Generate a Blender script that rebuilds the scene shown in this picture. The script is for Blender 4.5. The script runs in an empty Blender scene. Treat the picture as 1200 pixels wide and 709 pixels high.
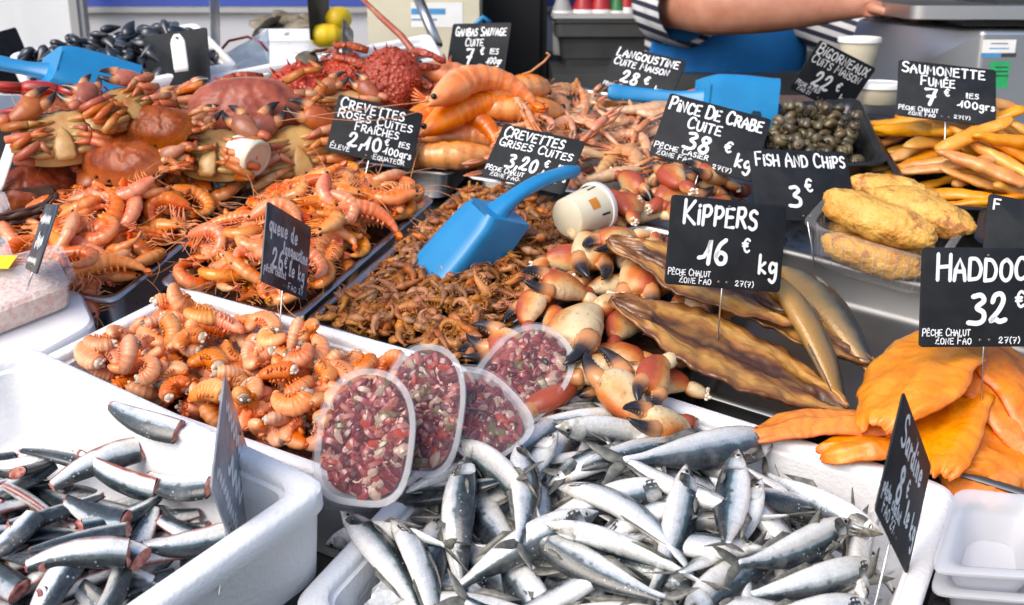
import bpy, math, random
import numpy as np
from mathutils import Matrix, Vector, noise as mnoise

# ------------------------------------------------------------------ camera, world, sun, exposure
SC = bpy.context.scene
COL = SC.collection
rnd = random.Random(7)
R_ = math.radians
CAM_Z = 1.55
THETA = R_(16.0)                 # the display slopes up, away from the customer
F_PX = 1290.0
cam_d = bpy.data.cameras.new('camera')
cam = bpy.data.objects.new('camera', cam_d); COL.objects.link(cam)
cam.location = (0, 0, CAM_Z)
cam.rotation_euler = (R_(90 - 17.0), 0, 0)
cam_d.sensor_width = 22.3
cam_d.lens = 22.3 * F_PX / 1200.0
cam_d.clip_start = 0.05; cam_d.clip_end = 500
cam_d.dof.use_dof = True; cam_d.dof.focus_distance = 1.30; cam_d.dof.aperture_fstop = 4.5
SC.camera = cam
world = bpy.data.worlds.new('World'); SC.world = world; world.use_nodes = True
wn = world.node_tree; wn.nodes.clear()
wo = wn.nodes.new('ShaderNodeOutputWorld'); wb = wn.nodes.new('ShaderNodeBackground'); sk = wn.nodes.new('ShaderNodeTexSky')
SUN_EL, SUN_AZ = R_(43), R_(-138)     # light falls from the front left, over the customer's shoulder
sk.sky_type = 'NISHITA'; sk.sun_disc = False; sk.sun_elevation = SUN_EL; sk.sun_rotation = SUN_AZ
sk.air_density = 1.0; sk.dust_density = 2.5; sk.ozone_density = 1.0
wb.inputs[1].default_value = 0.13
wn.links.new(sk.outputs[0], wb.inputs[0]); wn.links.new(wb.outputs[0], wo.inputs[0])
sun_d = bpy.data.lights.new('sun', 'SUN'); sun_d.energy = 1.2; sun_d.angle = R_(42); sun_d.color = (1, .93, .84)
sun = bpy.data.objects.new('sun', sun_d); COL.objects.link(sun)
sd = Vector((math.sin(SUN_AZ) * math.cos(SUN_EL), math.cos(SUN_AZ) * math.cos(SUN_EL), math.sin(SUN_EL)))
sun.rotation_euler = sd.to_track_quat('Z', 'Y').to_euler(); sun.location = sd * 6
SC.view_settings.view_transform = 'Standard'; SC.view_settings.look = 'None'
SC.view_settings.exposure = 0.98; SC.view_settings.gamma = 1
SC.cycles.use_denoising = True
SC.cycles.max_bounces = 8; SC.cycles.transparent_max_bounces = 12
SC.cycles.caustics_reflective = False; SC.cycles.caustics_refractive = False

# ------------------------------------------------------------------ the display's own frame (x right, y up the slope, z off the slope)
H0 = 0.82
P0 = R_(33.0)
MT = Matrix.Translation((0, 0, CAM_Z)) @ Matrix.Rotation(THETA, 4, 'X') @ Matrix.Translation((0, 0, -H0))
cp, sp = math.cos(P0), math.sin(P0)
def ray(px, py):
    x = (px - 600) / F_PX; y = -(py - 354.5) / F_PX
    return np.array([x, cp + y * sp, -sp + y * cp])
def at(px, py, z=0.0):
    r = ray(px, py); t = (z - H0) / r[2]
    return np.array([r[0] * t, r[1] * t, z])
def atd(px, py, d):                       # at a distance d along the view axis, display frame
    return np.array([0, 0, H0]) + ray(px, py) * d
def wpt(px, py, d):                       # the same, world frame
    return np.array(MT @ Vector(atd(px, py, d)))

# ------------------------------------------------------------------ materials
MATS = {}
def nmat(name):
    m = bpy.data.materials.new(name); m.use_nodes = True
    nt = m.node_tree; bs = nt.nodes['Principled BSDF']
    MATS[name] = m
    return m, nt, bs
def N(nt, t, **kw):
    n = nt.nodes.new(t)
    for k, v in kw.items(): setattr(n, k, v)
    return n
def L(nt, a, b): nt.links.new(a, b)
def col4(c): return (c[0], c[1], c[2], 1)
def mixc(nt, fac, a, b, mode='MIX'):
    n = N(nt, 'ShaderNodeMix', data_type='RGBA', blend_type=mode)
    for sock, v in ((n.inputs[0], fac), (n.inputs[6], a), (n.inputs[7], b)):
        if isinstance(v, (int, float)): sock.default_value = v
        elif isinstance(v, (tuple, list)): sock.default_value = col4(v)
        else: L(nt, v, sock)
    return n.outputs[2]
def ramp(nt, fac, stops, interp='LINEAR'):
    n = N(nt, 'ShaderNodeValToRGB'); cr = n.color_ramp; cr.interpolation = interp
    while len(cr.elements) < len(stops): cr.elements.new(0.5)
    for e, (p, c) in zip(cr.elements, stops):
        e.position = p; e.color = col4(c) if isinstance(c, (tuple, list)) else (c, c, c, 1)
    L(nt, fac, n.inputs[0]); return n.outputs[0]
def mth(nt, op, a, b=0.0):
    n = N(nt, 'ShaderNodeMath', operation=op)
    for s, v in ((n.inputs[0], a), (n.inputs[1], b)):
        if isinstance(v, (int, float)): s.default_value = v
        else: L(nt, v, s)
    return n.outputs[0]
def noise(nt, scale, detail=3, rough=.5, coord='Object', rand=True, dist=0):
    tc = N(nt, 'ShaderNodeTexCoord'); n = N(nt, 'ShaderNodeTexNoise')
    v = tc.outputs[coord]
    if rand:
        oi = N(nt, 'ShaderNodeObjectInfo'); va = N(nt, 'ShaderNodeVectorMath', operation='ADD')
        sc = mth(nt, 'MULTIPLY', oi.outputs['Random'], 37.0)
        L(nt, v, va.inputs[0]); L(nt, sc, va.inputs[1]); v = va.outputs[0]
    L(nt, v, n.inputs['Vector'])
    n.inputs['Scale'].default_value = scale; n.inputs['Detail'].default_value = detail
    n.inputs['Roughness'].default_value = rough; n.inputs['Distortion'].default_value = dist
    return n.outputs['Fac']
def voro(nt, scale, feature='F1', out='Distance', coord='Object'):
    tc = N(nt, 'ShaderNodeTexCoord'); n = N(nt, 'ShaderNodeTexVoronoi', feature=feature)
    L(nt, tc.outputs[coord], n.inputs['Vector']); n.inputs['Scale'].default_value = scale
    return n.outputs[out]
def bump(nt, bs, h, strength=.3, dist=.002):
    b = N(nt, 'ShaderNodeBump'); b.inputs['Strength'].default_value = strength; b.inputs['Distance'].default_value = dist
    L(nt, h, b.inputs['Height']); L(nt, b.outputs[0], bs.inputs['Normal'])
def pat(nt):
    a = N(nt, 'ShaderNodeAttribute', attribute_name='pat'); s = N(nt, 'ShaderNodeSeparateColor')
    L(nt, a.outputs['Color'], s.inputs[0]); return s.outputs[0], s.outputs[1], s.outputs[2]
def hsv_random(nt, c, hue=.02, val=.25, sat=.1):
    oi = N(nt, 'ShaderNodeObjectInfo'); h = N(nt, 'ShaderNodeHueSaturation')
    def rng(v, a, mid):
        m = mth(nt, 'SUBTRACT', v, .5); m = mth(nt, 'MULTIPLY', m, 2 * a); return mth(nt, 'ADD', m, mid)
    r = oi.outputs['Random']
    r2 = mth(nt, 'FRACT', mth(nt, 'MULTIPLY', r, 17.3)); r3 = mth(nt, 'FRACT', mth(nt, 'MULTIPLY', r, 91.7))
    L(nt, rng(r, hue, .5), h.inputs['Hue']); L(nt, rng(r2, sat, 1.0), h.inputs['Saturation']); L(nt, rng(r3, val, 1.0), h.inputs['Value'])
    L(nt, c, h.inputs['Color']); return h.outputs[0]
def setp(bs, rough=.5, metal=0, coat=0, sss=0, spec=.5):
    bs.inputs['Roughness'].default_value = rough; bs.inputs['Metallic'].default_value = metal
    bs.inputs['Coat Weight'].default_value = coat; bs.inputs['Coat Roughness'].default_value = .12
    bs.inputs['Specular IOR Level'].default_value = spec
    if sss:
        bs.inputs['Subsurface Weight'].default_value = sss; bs.inputs['Subsurface Radius'].default_value = (1, .45, .25); bs.inputs['Subsurface Scale'].default_value = .004
def simple(name, c, c2=None, ns=30, rough=.5, metal=0, bs_=None, coat=0, rv=0, sss=0, lo=.35, hi=.65):
    m, nt, b = nmat(name); setp(b, rough, metal, coat, sss)
    if c2 is None: c2 = tuple(x * .85 for x in c)
    out = mixc(nt, ramp(nt, noise(nt, ns), [(lo, 0.0), (hi, 1.0)]), c, c2)
    if rv: out = hsv_random(nt, out, .01, rv, .1)
    L(nt, out, b.inputs['Base Color'])
    if bs_: bump(nt, b, noise(nt, bs_[0], 4), bs_[1], bs_[2] if len(bs_) > 2 else .002)
    return m

simple('asphalt', (.06, .06, .062), (.04, .04, .042), 60, .9, bs_=(200, .3))
simple('dark_floor', (.05, .028, .026), (.03, .018, .017), 8, .6, bs_=(90, .2))
simple('sheet_white', (.88, .88, .88), (.86, .86, .86), 2, .5, bs_=(3, .3, .02))
simple('slate_black', (.010, .012, .015), (.017, .019, .022), 40, .6, bs_=(300, .08, .0005))
MATS['slate_black'].node_tree.nodes['Principled BSDF'].inputs['Specular IOR Level'].default_value = .22
simple('slate_worn', (.018, .024, .036), (.10, .12, .15), 26, .42, lo=.45, hi=.8)
simple('slate_haze', (.14, .16, .19), (.32, .34, .37), 22, .3)
simple('paint_white', (.82, .83, .83), (.74, .75, .76), 400, .6)
simple('rivet_metal', (.22, .17, .13), None, 30, .4, 1)
simple('wire', (.7, .7, .7), None, 30, .25, 1)
simple('black_plastic', (.012, .012, .013), (.02, .02, .021), 20, .25, bs_=(80, .05))
simple('grey_plastic', (.045, .047, .045), (.03, .03, .03), 12, .45, bs_=(150, .15))
simple('interior_black', (.004, .004, .005), None, 3, .9)
simple('dark_wall', (.035, .035, .037), None, 5, .6)
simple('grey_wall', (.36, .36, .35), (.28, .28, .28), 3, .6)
simple('red_plastic', (.42, .02, .03), (.3, .015, .02), 12, .3)
simple('green_plastic', (.03, .16, .05), None, 12, .3)
simple('white_plastic', (.78, .78, .76), (.7, .7, .68), 12, .35)
simple('print_orange', (.62, .24, .02), None, 60, .5)
simple('cream_plastic', (.62, .57, .43), (.54, .49, .36), 10, .4)
simple('blue_scoop', (.014, .22, .47), (.011, .19, .43), 18, .32, bs_=(60, .04))
simple('blue_apron', (.03, .32, .82), (.022, .27, .72), 9, .7, bs_=(14, .5, .01))
simple('sticker_green', (.02, .38, .12), (.02, .3, .1), 60, .5)
simple('sticker_blue', (.06, .28, .55), None, 60, .5)
simple('yellow_label', (.85, .72, .02), None, 60, .5)
simple('ink', (.02, .02, .025), None, 60, .6)
simple('skin', (.50, .23, .145), (.42, .165, .10), 25, .45, sss=.1, bs_=(300, .15, .0006))
simple('hair', (.03, .02, .015), None, 60, .6)
simple('eye_black', (.006, .005, .005), None, 60, .12)
simple('lemon_skin', (.80, .56, .012), (.72, .46, .01), 25, .38, bs_=(160, .3, .001))
simple('flesh_white', (.80, .72, .60), (.76, .56, .40), 90, .5, sss=.15)
simple('cut_fish', (.50, .22, .17), (.26, .055, .05), 110, .32, bs_=(200, .4, .001))
simple('flesh_red', (.24, .045, .045), (.10, .018, .02), 120, .3, bs_=(200, .5, .001))
simple('pale_salad', (.76, .64, .54), (.72, .42, .36), 120, .5, bs_=(140, .9, .004), lo=.42, hi=.62)
simple('orange_bits', (.38, .13, .02), (.12, .05, .015), 120, .5, bs_=(160, 1, .004))
simple('mussel_shell', (.012, .014, .02), (.03, .034, .045), 60, .28, coat=.3, rv=.5, bs_=(120, .3, .001))
simple('oyster_shell', (.26, .21, .14), (.12, .10, .075), 45, .6, rv=.4, bs_=(90, .9, .004))
simple('white_board', (.82, .82, .83), (.76, .76, .78), 6, .35)
simple('wicker', (.07, .03, .018), (.035, .015, .01), 60, .6)
simple('lobster_red', (.50, .03, .02), (.30, .015, .012), 50, .3, coat=.3, bs_=(160, .3, .001))

# styrofoam with its bead texture
m, nt, b = nmat('styrofoam'); setp(b, .55)
c = mixc(nt, ramp(nt, noise(nt, 5), [(.35, 0.), (.7, 1.)]), (.84, .84, .85), (.79, .79, .80))
c = mixc(nt, ramp(nt, noise(nt, 4.5, 5, .6, dist=.6), [(.57, 0.), (.72, .55)]), c, (.74, .62, .52))
c = mixc(nt, ramp(nt, noise(nt, 55, 4, .7), [(.66, 0.), (.72, .35)]), c, (.50, .46, .42))
L(nt, c, b.inputs['Base Color'])
bump(nt, b, voro(nt, 210), .32, .0016)
# brushed stainless steel
m, nt, b = nmat('steel'); setp(b, .3, 1)
L(nt, mixc(nt, noise(nt, 8), (.50, .50, .50), (.44, .44, .44)), b.inputs['Base Color'])
L(nt, ramp(nt, noise(nt, 60, 4), [(.3, .27), (.7, .36)]), b.inputs['Roughness'])
simple('steel_shaded', (.20, .20, .20), (.15, .15, .15), 8, .42, .9)  # steel darkened in its colour to stand for shade on the kipper tray
m, nt, b = nmat('steel_scale'); setp(b, .38, 1)
L(nt, mixc(nt, noise(nt, 9), (.52, .52, .53), (.42, .42, .43)), b.inputs['Base Color'])
# tiled van wall: white panels with fine seams
m, nt, b = nmat('panel_white'); setp(b, .4)
tc = N(nt, 'ShaderNodeTexCoord'); br = N(nt, 'ShaderNodeTexBrick'); br.offset = 0
L(nt, tc.outputs['Generated'], br.inputs['Vector'])
br.inputs['Scale'].default_value = 1; br.inputs['Brick Width'].default_value = .155; br.inputs['Row Height'].default_value = .24
br.inputs['Mortar Size'].default_value = .003
br.inputs['Color1'].default_value = (.72, .72, .74, 1); br.inputs['Color2'].default_value = (.75, .74, .76, 1); br.inputs['Mortar'].default_value = (.5, .5, .52, 1)
L(nt, br.outputs[0], b.inputs['Base Color'])
simple('band_blue', (.03, .06, .30), (.035, .07, .34), 4, .35)
# crushed ice
m, nt, b = nmat('ice'); setp(b, .15); 
L(nt, mixc(nt, noise(nt, 60), (.78, .81, .84), (.6, .65, .7)), b.inputs['Base Color'])
bump(nt, b, voro(nt, 110), .8, .006)
# the dark bed below the shellfish
simple('wet_bed', (.20, .07, .03), (.10, .03, .012), 70, .3, bs_=(90, .8, .005))
simple('brown_bed', (.06, .028, .014), (.03, .014, .008), 90, .45, bs_=(120, .9, .005))
# thin clear plastic
def clear(name, tint, fac, rough):
    m = bpy.data.materials.new(name); m.use_nodes = True; nt = m.node_tree; nt.nodes.clear()
    o = N(nt, 'ShaderNodeOutputMaterial'); mx = N(nt, 'ShaderNodeMixShader'); t = N(nt, 'ShaderNodeBsdfTransparent'); p = N(nt, 'ShaderNodeBsdfPrincipled')
    t.inputs[0].default_value = col4(tint); p.inputs['Base Color'].default_value = (.8, .8, .82, 1); p.inputs['Roughness'].default_value = rough
    lw = N(nt, 'ShaderNodeLayerWeight'); lw.inputs[0].default_value = .35
    f = mth(nt, 'ADD', mth(nt, 'MULTIPLY', lw.outputs['Facing'], .25), fac)
    L(nt, f, mx.inputs[0]); L(nt, t.outputs[0], mx.inputs[1]); L(nt, p.outputs[0], mx.inputs[2]); L(nt, mx.outputs[0], o.inputs[0])
    MATS[name] = m
clear('clear_plastic', (.98, .98, .985), .03, .10)
clear('frosted_plastic', (.93, .93, .95), .46, .25)
clear('cloudy_plastic', (.94, .94, .96), .34, .25)
clear('lid_plastic', (.96, .96, .97), .14, .16)
clear('bag_blue', (.75, .85, .95), .35, .2)

def shell_mat(name, base, band, belly, dark, rough=.28, hue=.012, val=.22, nb=7.0, ulo=.33, coat=.25, bandw=.35, sss=.08):
    m, nt, b = nmat(name); setp(b, rough, 0, coat, sss)
    u, v, w = pat(nt)
    seg = mth(nt, 'FRACT', mth(nt, 'MULTIPLY', mth(nt, 'SUBTRACT', u, ulo), nb / .6))
    onb = mth(nt, 'MULTIPLY', ramp(nt, seg, [(0, 1.0), (bandw, 0.0), (.92, .0), (1, .6)]), ramp(nt, u, [(ulo - .02, 0.0), (ulo + .02, 1.0)]))
    c = mixc(nt, mth(nt, 'MULTIPLY', onb, .75), base, band)
    c = mixc(nt, ramp(nt, v, [(.0, .8), (.42, 0.0)]), c, belly)
    c = mixc(nt, mth(nt, 'MULTIPLY', ramp(nt, noise(nt, 90, 4), [(.5, 0.0), (.72, 1.0)]), .55), c, dark)
    c = mixc(nt, ramp(nt, noise(nt, 35, 2), [(.45, 0.0), (.75, .6)]), c, band)
    L(nt, hsv_random(nt, c, hue, val, .12), b.inputs['Base Color'])
    bump(nt, b, noise(nt, 260, 3), .25, .001)
shell_mat('pink_shell', (.74, .155, .016), (.80, .36, .12), (.72, .34, .13), (.56, .065, .008), bandw=.42, val=.14)
shell_mat('gamba_shell', (.76, .165, .014), (.82, .38, .14), (.74, .40, .2), (.55, .08, .01), hue=.006, val=.12, bandw=.18)
shell_mat('grey_shell', (.31, .105, .030), (.45, .20, .075), (.37, .135, .04), (.11, .034, .013), .5, .010, .40, coat=0)
shell_mat('tail_shell', (.73, .19, .040), (.78, .34, .14), (.78, .42, .21), (.50, .09, .012), .38, .010, .2, 6, .02, .06, .30, .05)
shell_mat('langoustine_shell', (.58, .24, .10), (.72, .48, .28), (.74, .5, .32), (.32, .12, .05), .4, .012, .2, bandw=.3)
simple('shrimp_leg', (.74, .30, .11), (.68, .18, .04), 60, .4, rv=.15)
simple('shrimp_antenna', (.74, .30, .12), None, 60, .4)
simple('langoustine_claw', (.66, .36, .22), (.62, .19, .07), 22, .35, rv=.15)

# silver fish skin
def fish_mat(name, dark=1.0, redbelly=False):
    m, nt, b = nmat(name); setp(b, .25, .0, .55, 0, .3)
    u, v, w = pat(nt)
    vv = mth(nt, 'ADD', v, mth(nt, 'MULTIPLY', mth(nt, 'SUBTRACT', noise(nt, 60, 3), .5), .16))
    c = ramp(nt, vv, [(0, (.80, .78, .74)), (.36, (.82, .82, .80)), (.40, (.70, .72, .72)), (.49, (.36, .42, .45)), (.56, (.055, .085, .10)), (.68, (.012, .017, .021)), (1, (.02, .026, .03))])
    if redbelly: c = mixc(nt, ramp(nt, vv, [(.02, 1.0), (.10, 0.0)]), c, (.30, .09, .08))
    spots = mth(nt, 'MULTIPLY', ramp(nt, voro(nt, 75), [(.18, 1.0), (.30, 0.0)]), ramp(nt, v, [(.40, 0.0), (.48, 1.0), (.78, 1.0), (.85, 0.0)]))
    c = mixc(nt, mth(nt, 'MULTIPLY', spots, .7), c, (.03, .038, .045))
    c = mixc(nt, mth(nt, 'MULTIPLY', ramp(nt, u, [(.0, 1.0), (.17, .7), (.21, 0.0)]), ramp(nt, noise(nt, 110, 3), [(.45, .0), (.7, .8)])), c, (.30, .24, .14))
    c = mixc(nt, ramp(nt, noise(nt, 38, 4), [(.58, 0.0), (.8, .55)]), c, (.22, .22, .21))
    sl = voro(nt, 330, out='Color'); sl2 = N(nt, 'ShaderNodeSeparateColor'); L(nt, sl, sl2.inputs[0])
    c = mixc(nt, mth(nt, 'MULTIPLY', ramp(nt, sl2.outputs[0], [(.25, 1.0), (.6, 0.0)]), .22), c, mixc(nt, .5, c, (.10, .11, .12)))
    c = mixc(nt, mth(nt, 'MULTIPLY', ramp(nt, noise(nt, 17, 5, .65), [(.48, 0.0), (.72, 1.0)]), .22), c, (.27, .28, .28))
    fk = mth(nt, 'MULTIPLY', ramp(nt, voro(nt, 170), [(.10, 1.0), (.20, 0.0)]), ramp(nt, noise(nt, 28, 2), [(.48, 0.0), (.6, .8)]))
    c = mixc(nt, fk, c, (.55, .60, .62))
    c = mixc(nt, mth(nt, 'MULTIPLY', w, .75), c, (.09, .09, .08))
    c = hsv_random(nt, c, .01, .16, .2)
    L(nt, c, b.inputs['Base Color'])
    L(nt, ramp(nt, v, [(.15, .1), (.42, .45), (.58, .0)]), b.inputs['Metallic'])
    L(nt, ramp(nt, noise(nt, 70, 3), [(.3, .16), (.7, .38)]), b.inputs['Roughness'])
    sc = voro(nt, 330)
    bump(nt, b, mth(nt, 'ADD', mth(nt, 'MULTIPLY', sc, .5), noise(nt, 34, 3)), .3, .0014)
fish_mat('fish_skin'); fish_mat('herring_skin', redbelly=True)
simple('fish_fin', (.20, .19, .16), (.09, .09, .08), 120, .4)
simple('fish_eye', (.50, .47, .38), None, 60, .2, .4)
simple('gill_plate', (.70, .70, .66), (.52, .48, .38), 45, .22, .3, rv=.15, bs_=(120, .3, .0008))

# crab shell, claws
m, nt, b = nmat('crab_shell'); setp(b, .36, 0, .06, 0, .3)
u, v, w = pat(nt)
c = mixc(nt, ramp(nt, noise(nt, 40, 4), [(.35, 0.), (.7, 1.)]), (.34, .075, .016), (.17, .032, .014))
c = mixc(nt, ramp(nt, u, [(.75, 0.), (1, .7)]), c, (.46, .14, .04))
c = mixc(nt, ramp(nt, noise(nt, 130, 5, .7), [(.55, 0.), (.72, .6)]), c, (.40, .12, .04))
L(nt, hsv_random(nt, c, .012, .3, .15), b.inputs['Base Color']); bump(nt, b, noise(nt, 180, 4), .5, .0015)
m, nt, b = nmat('spider_crab_shell'); setp(b, .4, 0, .1)
L(nt, hsv_random(nt, mixc(nt, noise(nt, 60, 4), (.46, .085, .03), (.28, .04, .018)), .01, .2, .1), b.inputs['Base Color']); bump(nt, b, voro(nt, 140), .9, .004)
simple('crab_pincer', (.46, .15, .05), (.30, .07, .03), 30, .34, rv=.25, bs_=(110, .4, .001))
simple('crab_belly', (.50, .30, .12), (.36, .10, .028), 26, .38, rv=.15, bs_=(90, .4, .002), lo=.45, hi=.75)
simple('crab_leg', (.44, .10, .026), (.54, .29, .11), 36, .38, rv=.25, bs_=(120, .4, .001), lo=.48, hi=.72)
m, nt, b = nmat('claw_shell'); setp(b, .42, 0, .05)
u, v, w = pat(nt)
f = mth(nt, 'ADD', mth(nt, 'MULTIPLY', mth(nt, 'SUBTRACT', noise(nt, 24, 3), .5), .9), v)
oi = N(nt, 'ShaderNodeObjectInfo')
f = mth(nt, 'ADD', f, mth(nt, 'MULTIPLY', mth(nt, 'SUBTRACT', oi.outputs['Random'], .42), .9))
c = ramp(nt, f, [(.15, (.70, .53, .31)), (.45, (.64, .36, .14)), (.66, (.56, .17, .03)), (.95, (.36, .06, .025))])
c = mixc(nt, ramp(nt, noise(nt, 60, 5, .65), [(.54, 0.), (.72, .75)]), c, (.24, .09, .035))
c = mixc(nt, ramp(nt, noise(nt, 190, 3), [(.62, 0.), (.72, .7)]), c, (.12, .05, .025))
L(nt, c, b.inputs['Base Color']); bump(nt, b, noise(nt, 150, 4), .35, .0015)
m, nt, b = nmat('claw_tip'); setp(b, .25, 0, .2)
u, v, w = pat(nt)
c = ramp(nt, mth(nt, 'ADD', u, mth(nt, 'MULTIPLY', noise(nt, 60), .1)), [(.30, (.56, .24, .09)), (.55, (.05, .03, .028)), (.7, (.014, .012, .013))])
L(nt, c, b.inputs['Base Color'])
# kippers, haddock, batter, smoked strips
m, nt, b = nmat('kipper_flesh'); setp(b, .30, 0, .22)
u, v, w = pat(nt)
c = ramp(nt, mth(nt, 'ADD', w, mth(nt, 'MULTIPLY', mth(nt, 'SUBTRACT', noise(nt, 45, 4), .5), .5)), [(.05, (.06, .022, .010)), (.32, (.16, .055, .015)), (.60, (.40, .17, .035)), (.9, (.52, .28, .07))])
c = mixc(nt, ramp(nt, noise(nt, 22, 3), [(.5, 0.), (.72, .7)]), c, (.15, .055, .018))
tc = N(nt, 'ShaderNodeTexCoord'); mp = N(nt, 'ShaderNodeMapping'); mp.inputs['Scale'].default_value = (26, 62, 40); L(nt, tc.outputs['Object'], mp.inputs[0]); st = N(nt, 'ShaderNodeTexNoise'); st.inputs['Scale'].default_value = 1; st.inputs['Detail'].default_value = 5; L(nt, mp.outputs[0], st.inputs['Vector'])
c = mixc(nt, ramp(nt, st.outputs['Fac'], [(.5, 0.), (.70, .3)]), c, (.56, .27, .055))
c = mixc(nt, ramp(nt, st.outputs['Fac'], [(.30, .3), (.44, 0.)]), c, (.09, .03, .012))
L(nt, c, b.inputs['Base Color']); bump(nt, b, mth(nt, 'ADD', noise(nt, 30, 4), st.outputs['Fac']), .55, .005)
m, nt, b = nmat('kipper_skin'); setp(b, .36, .08, .15)
u, v, w = pat(nt)
c = ramp(nt, mth(nt, 'ADD', v, mth(nt, 'MULTIPLY', mth(nt, 'SUBTRACT', noise(nt, 40, 4), .5), .35)), [(.1, (.36, .20, .055)), (.35, (.26, .17, .07)), (.52, (.13, .11, .07)), (.72, (.03, .032, .03))])
L(nt, c, b.inputs['Base Color']); bump(nt, b, voro(nt, 220), .35, .001)
m, nt, b = nmat('haddock_flesh'); setp(b, .32, 0, .25, .05)
u, v, w = pat(nt)
c = mixc(nt, ramp(nt, noise(nt, 18, 3), [(.35, 0.), (.7, 1.)]), (.76, .185, .004), (.82, .28, .010))
c = mixc(nt, ramp(nt, w, [(.0, .8), (.4, 0.)]), c, (.66, .12, .008))
fl = mth(nt, 'SINE', mth(nt, 'ADD', mth(nt, 'MULTIPLY', u, 70.0), mth(nt, 'MULTIPLY', noise(nt, 20, 3), 16.0)))
c = mixc(nt, mth(nt, 'MULTIPLY', ramp(nt, fl, [(.4, 0.), (1., 1.)]), .35), c, (.60, .12, .005))
c = mixc(nt, ramp(nt, noise(nt, 32, 5, .65), [(.52, 0.), (.72, .6)]), c, (.84, .38, .03))
L(nt, hsv_random(nt, c, .006, .08, .05), b.inputs['Base Color']); bump(nt, b, mth(nt, 'ADD', noise(nt, 45, 7, .7), mth(nt, 'MULTIPLY', fl, .07)), .6, .004)
m, nt, b = nmat('batter'); setp(b, .42, 0, .1)
c = mixc(nt, ramp(nt, noise(nt, 26, 4), [(.35, 0.), (.68, 1.)]), (.74, .43, .09), (.66, .29, .04))
c = mixc(nt, ramp(nt, noise(nt, 34, 5, .65), [(.53, 0.), (.63, .9)]), c, (.36, .11, .02))
c = mixc(nt, ramp(nt, noise(nt, 120, 4), [(.56, 0.), (.72, .45)]), c, (.76, .50, .18))
L(nt, c, b.inputs['Base Color']); bump(nt, b, noise(nt, 80, 5, .6), .9, .008)
m, nt, b = nmat('smoked_strip'); setp(b, .35, 0, .2, .08)
c = mixc(nt, ramp(nt, noise(nt, 26, 4), [(.35, 0.), (.7, 1.)]), (.66, .24, .018), (.70, .36, .06))
c = mixc(nt, ramp(nt, noise(nt, 60, 3), [(.58, 0.), (.74, .7)]), c, (.55, .17, .012))
L(nt, hsv_random(nt, c, .009, .18, .12), b.inputs['Base Color']); bump(nt, b, noise(nt, 120, 4), .5, .002)
m, nt, b = nmat('winkle_shell'); setp(b, .35, 0, .2)
u, v, w = pat(nt)
c = mixc(nt, ramp(nt, mth(nt, 'SINE', mth(nt, 'MULTIPLY', v, 30.)), [(.2, 0.), (.8, 1.)]), (.10, .075, .035), (.045, .032, .018))
c = mixc(nt, ramp(nt, noise(nt, 70, 3), [(.5, 0.), (.75, .7)]), c, (.18, .13, .065))
L(nt, hsv_random(nt, c, .02, .5, .2), b.inputs['Base Color'])
# octopus salad: mottled pieces
m, nt, b = nmat('salad'); setp(b, .25, 0, .3, .05)
u, v, w = pat(nt)
c = ramp(nt, w, [(0, (.24, .022, .036)), (.25, (.42, .075, .085)), (.45, (.15, .012, .024)), (.60, (.55, .20, .17)), (.74, (.66, .54, .42)), (.90, (.22, .20, .08)), (.95, (.55, .06, .03))], 'CONSTANT')
c = mixc(nt, noise(nt, 160, 3), c, (.62, .42, .36), 'MULTIPLY')
c = mixc(nt, ramp(nt, noise(nt, 200, 3), [(.58, 0.), (.78, .5)]), c, (.60, .48, .42))
L(nt, mixc(nt, .75, c, (.72, .62, .62), 'MULTIPLY'), b.inputs['Base Color'])
# striped jersey
m, nt, b = nmat('striped_cloth'); setp(b, .8)
tc = N(nt, 'ShaderNodeTexCoord'); sx = N(nt, 'ShaderNodeSeparateXYZ'); L(nt, tc.outputs['Object'], sx.inputs[0])
st = mth(nt, 'FRACT', mth(nt, 'MULTIPLY', mth(nt, 'ADD', sx.outputs[2], mth(nt, 'MULTIPLY', sx.outputs[0], .35)), 38.0))
L(nt, mixc(nt, ramp(nt, st, [(.5, 0.), (.54, 1.)]), (.66, .66, .66), (.02, .022, .05)), b.inputs['Base Color'])
bump(nt, b, noise(nt, 18, 3), .4, .01)

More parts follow.
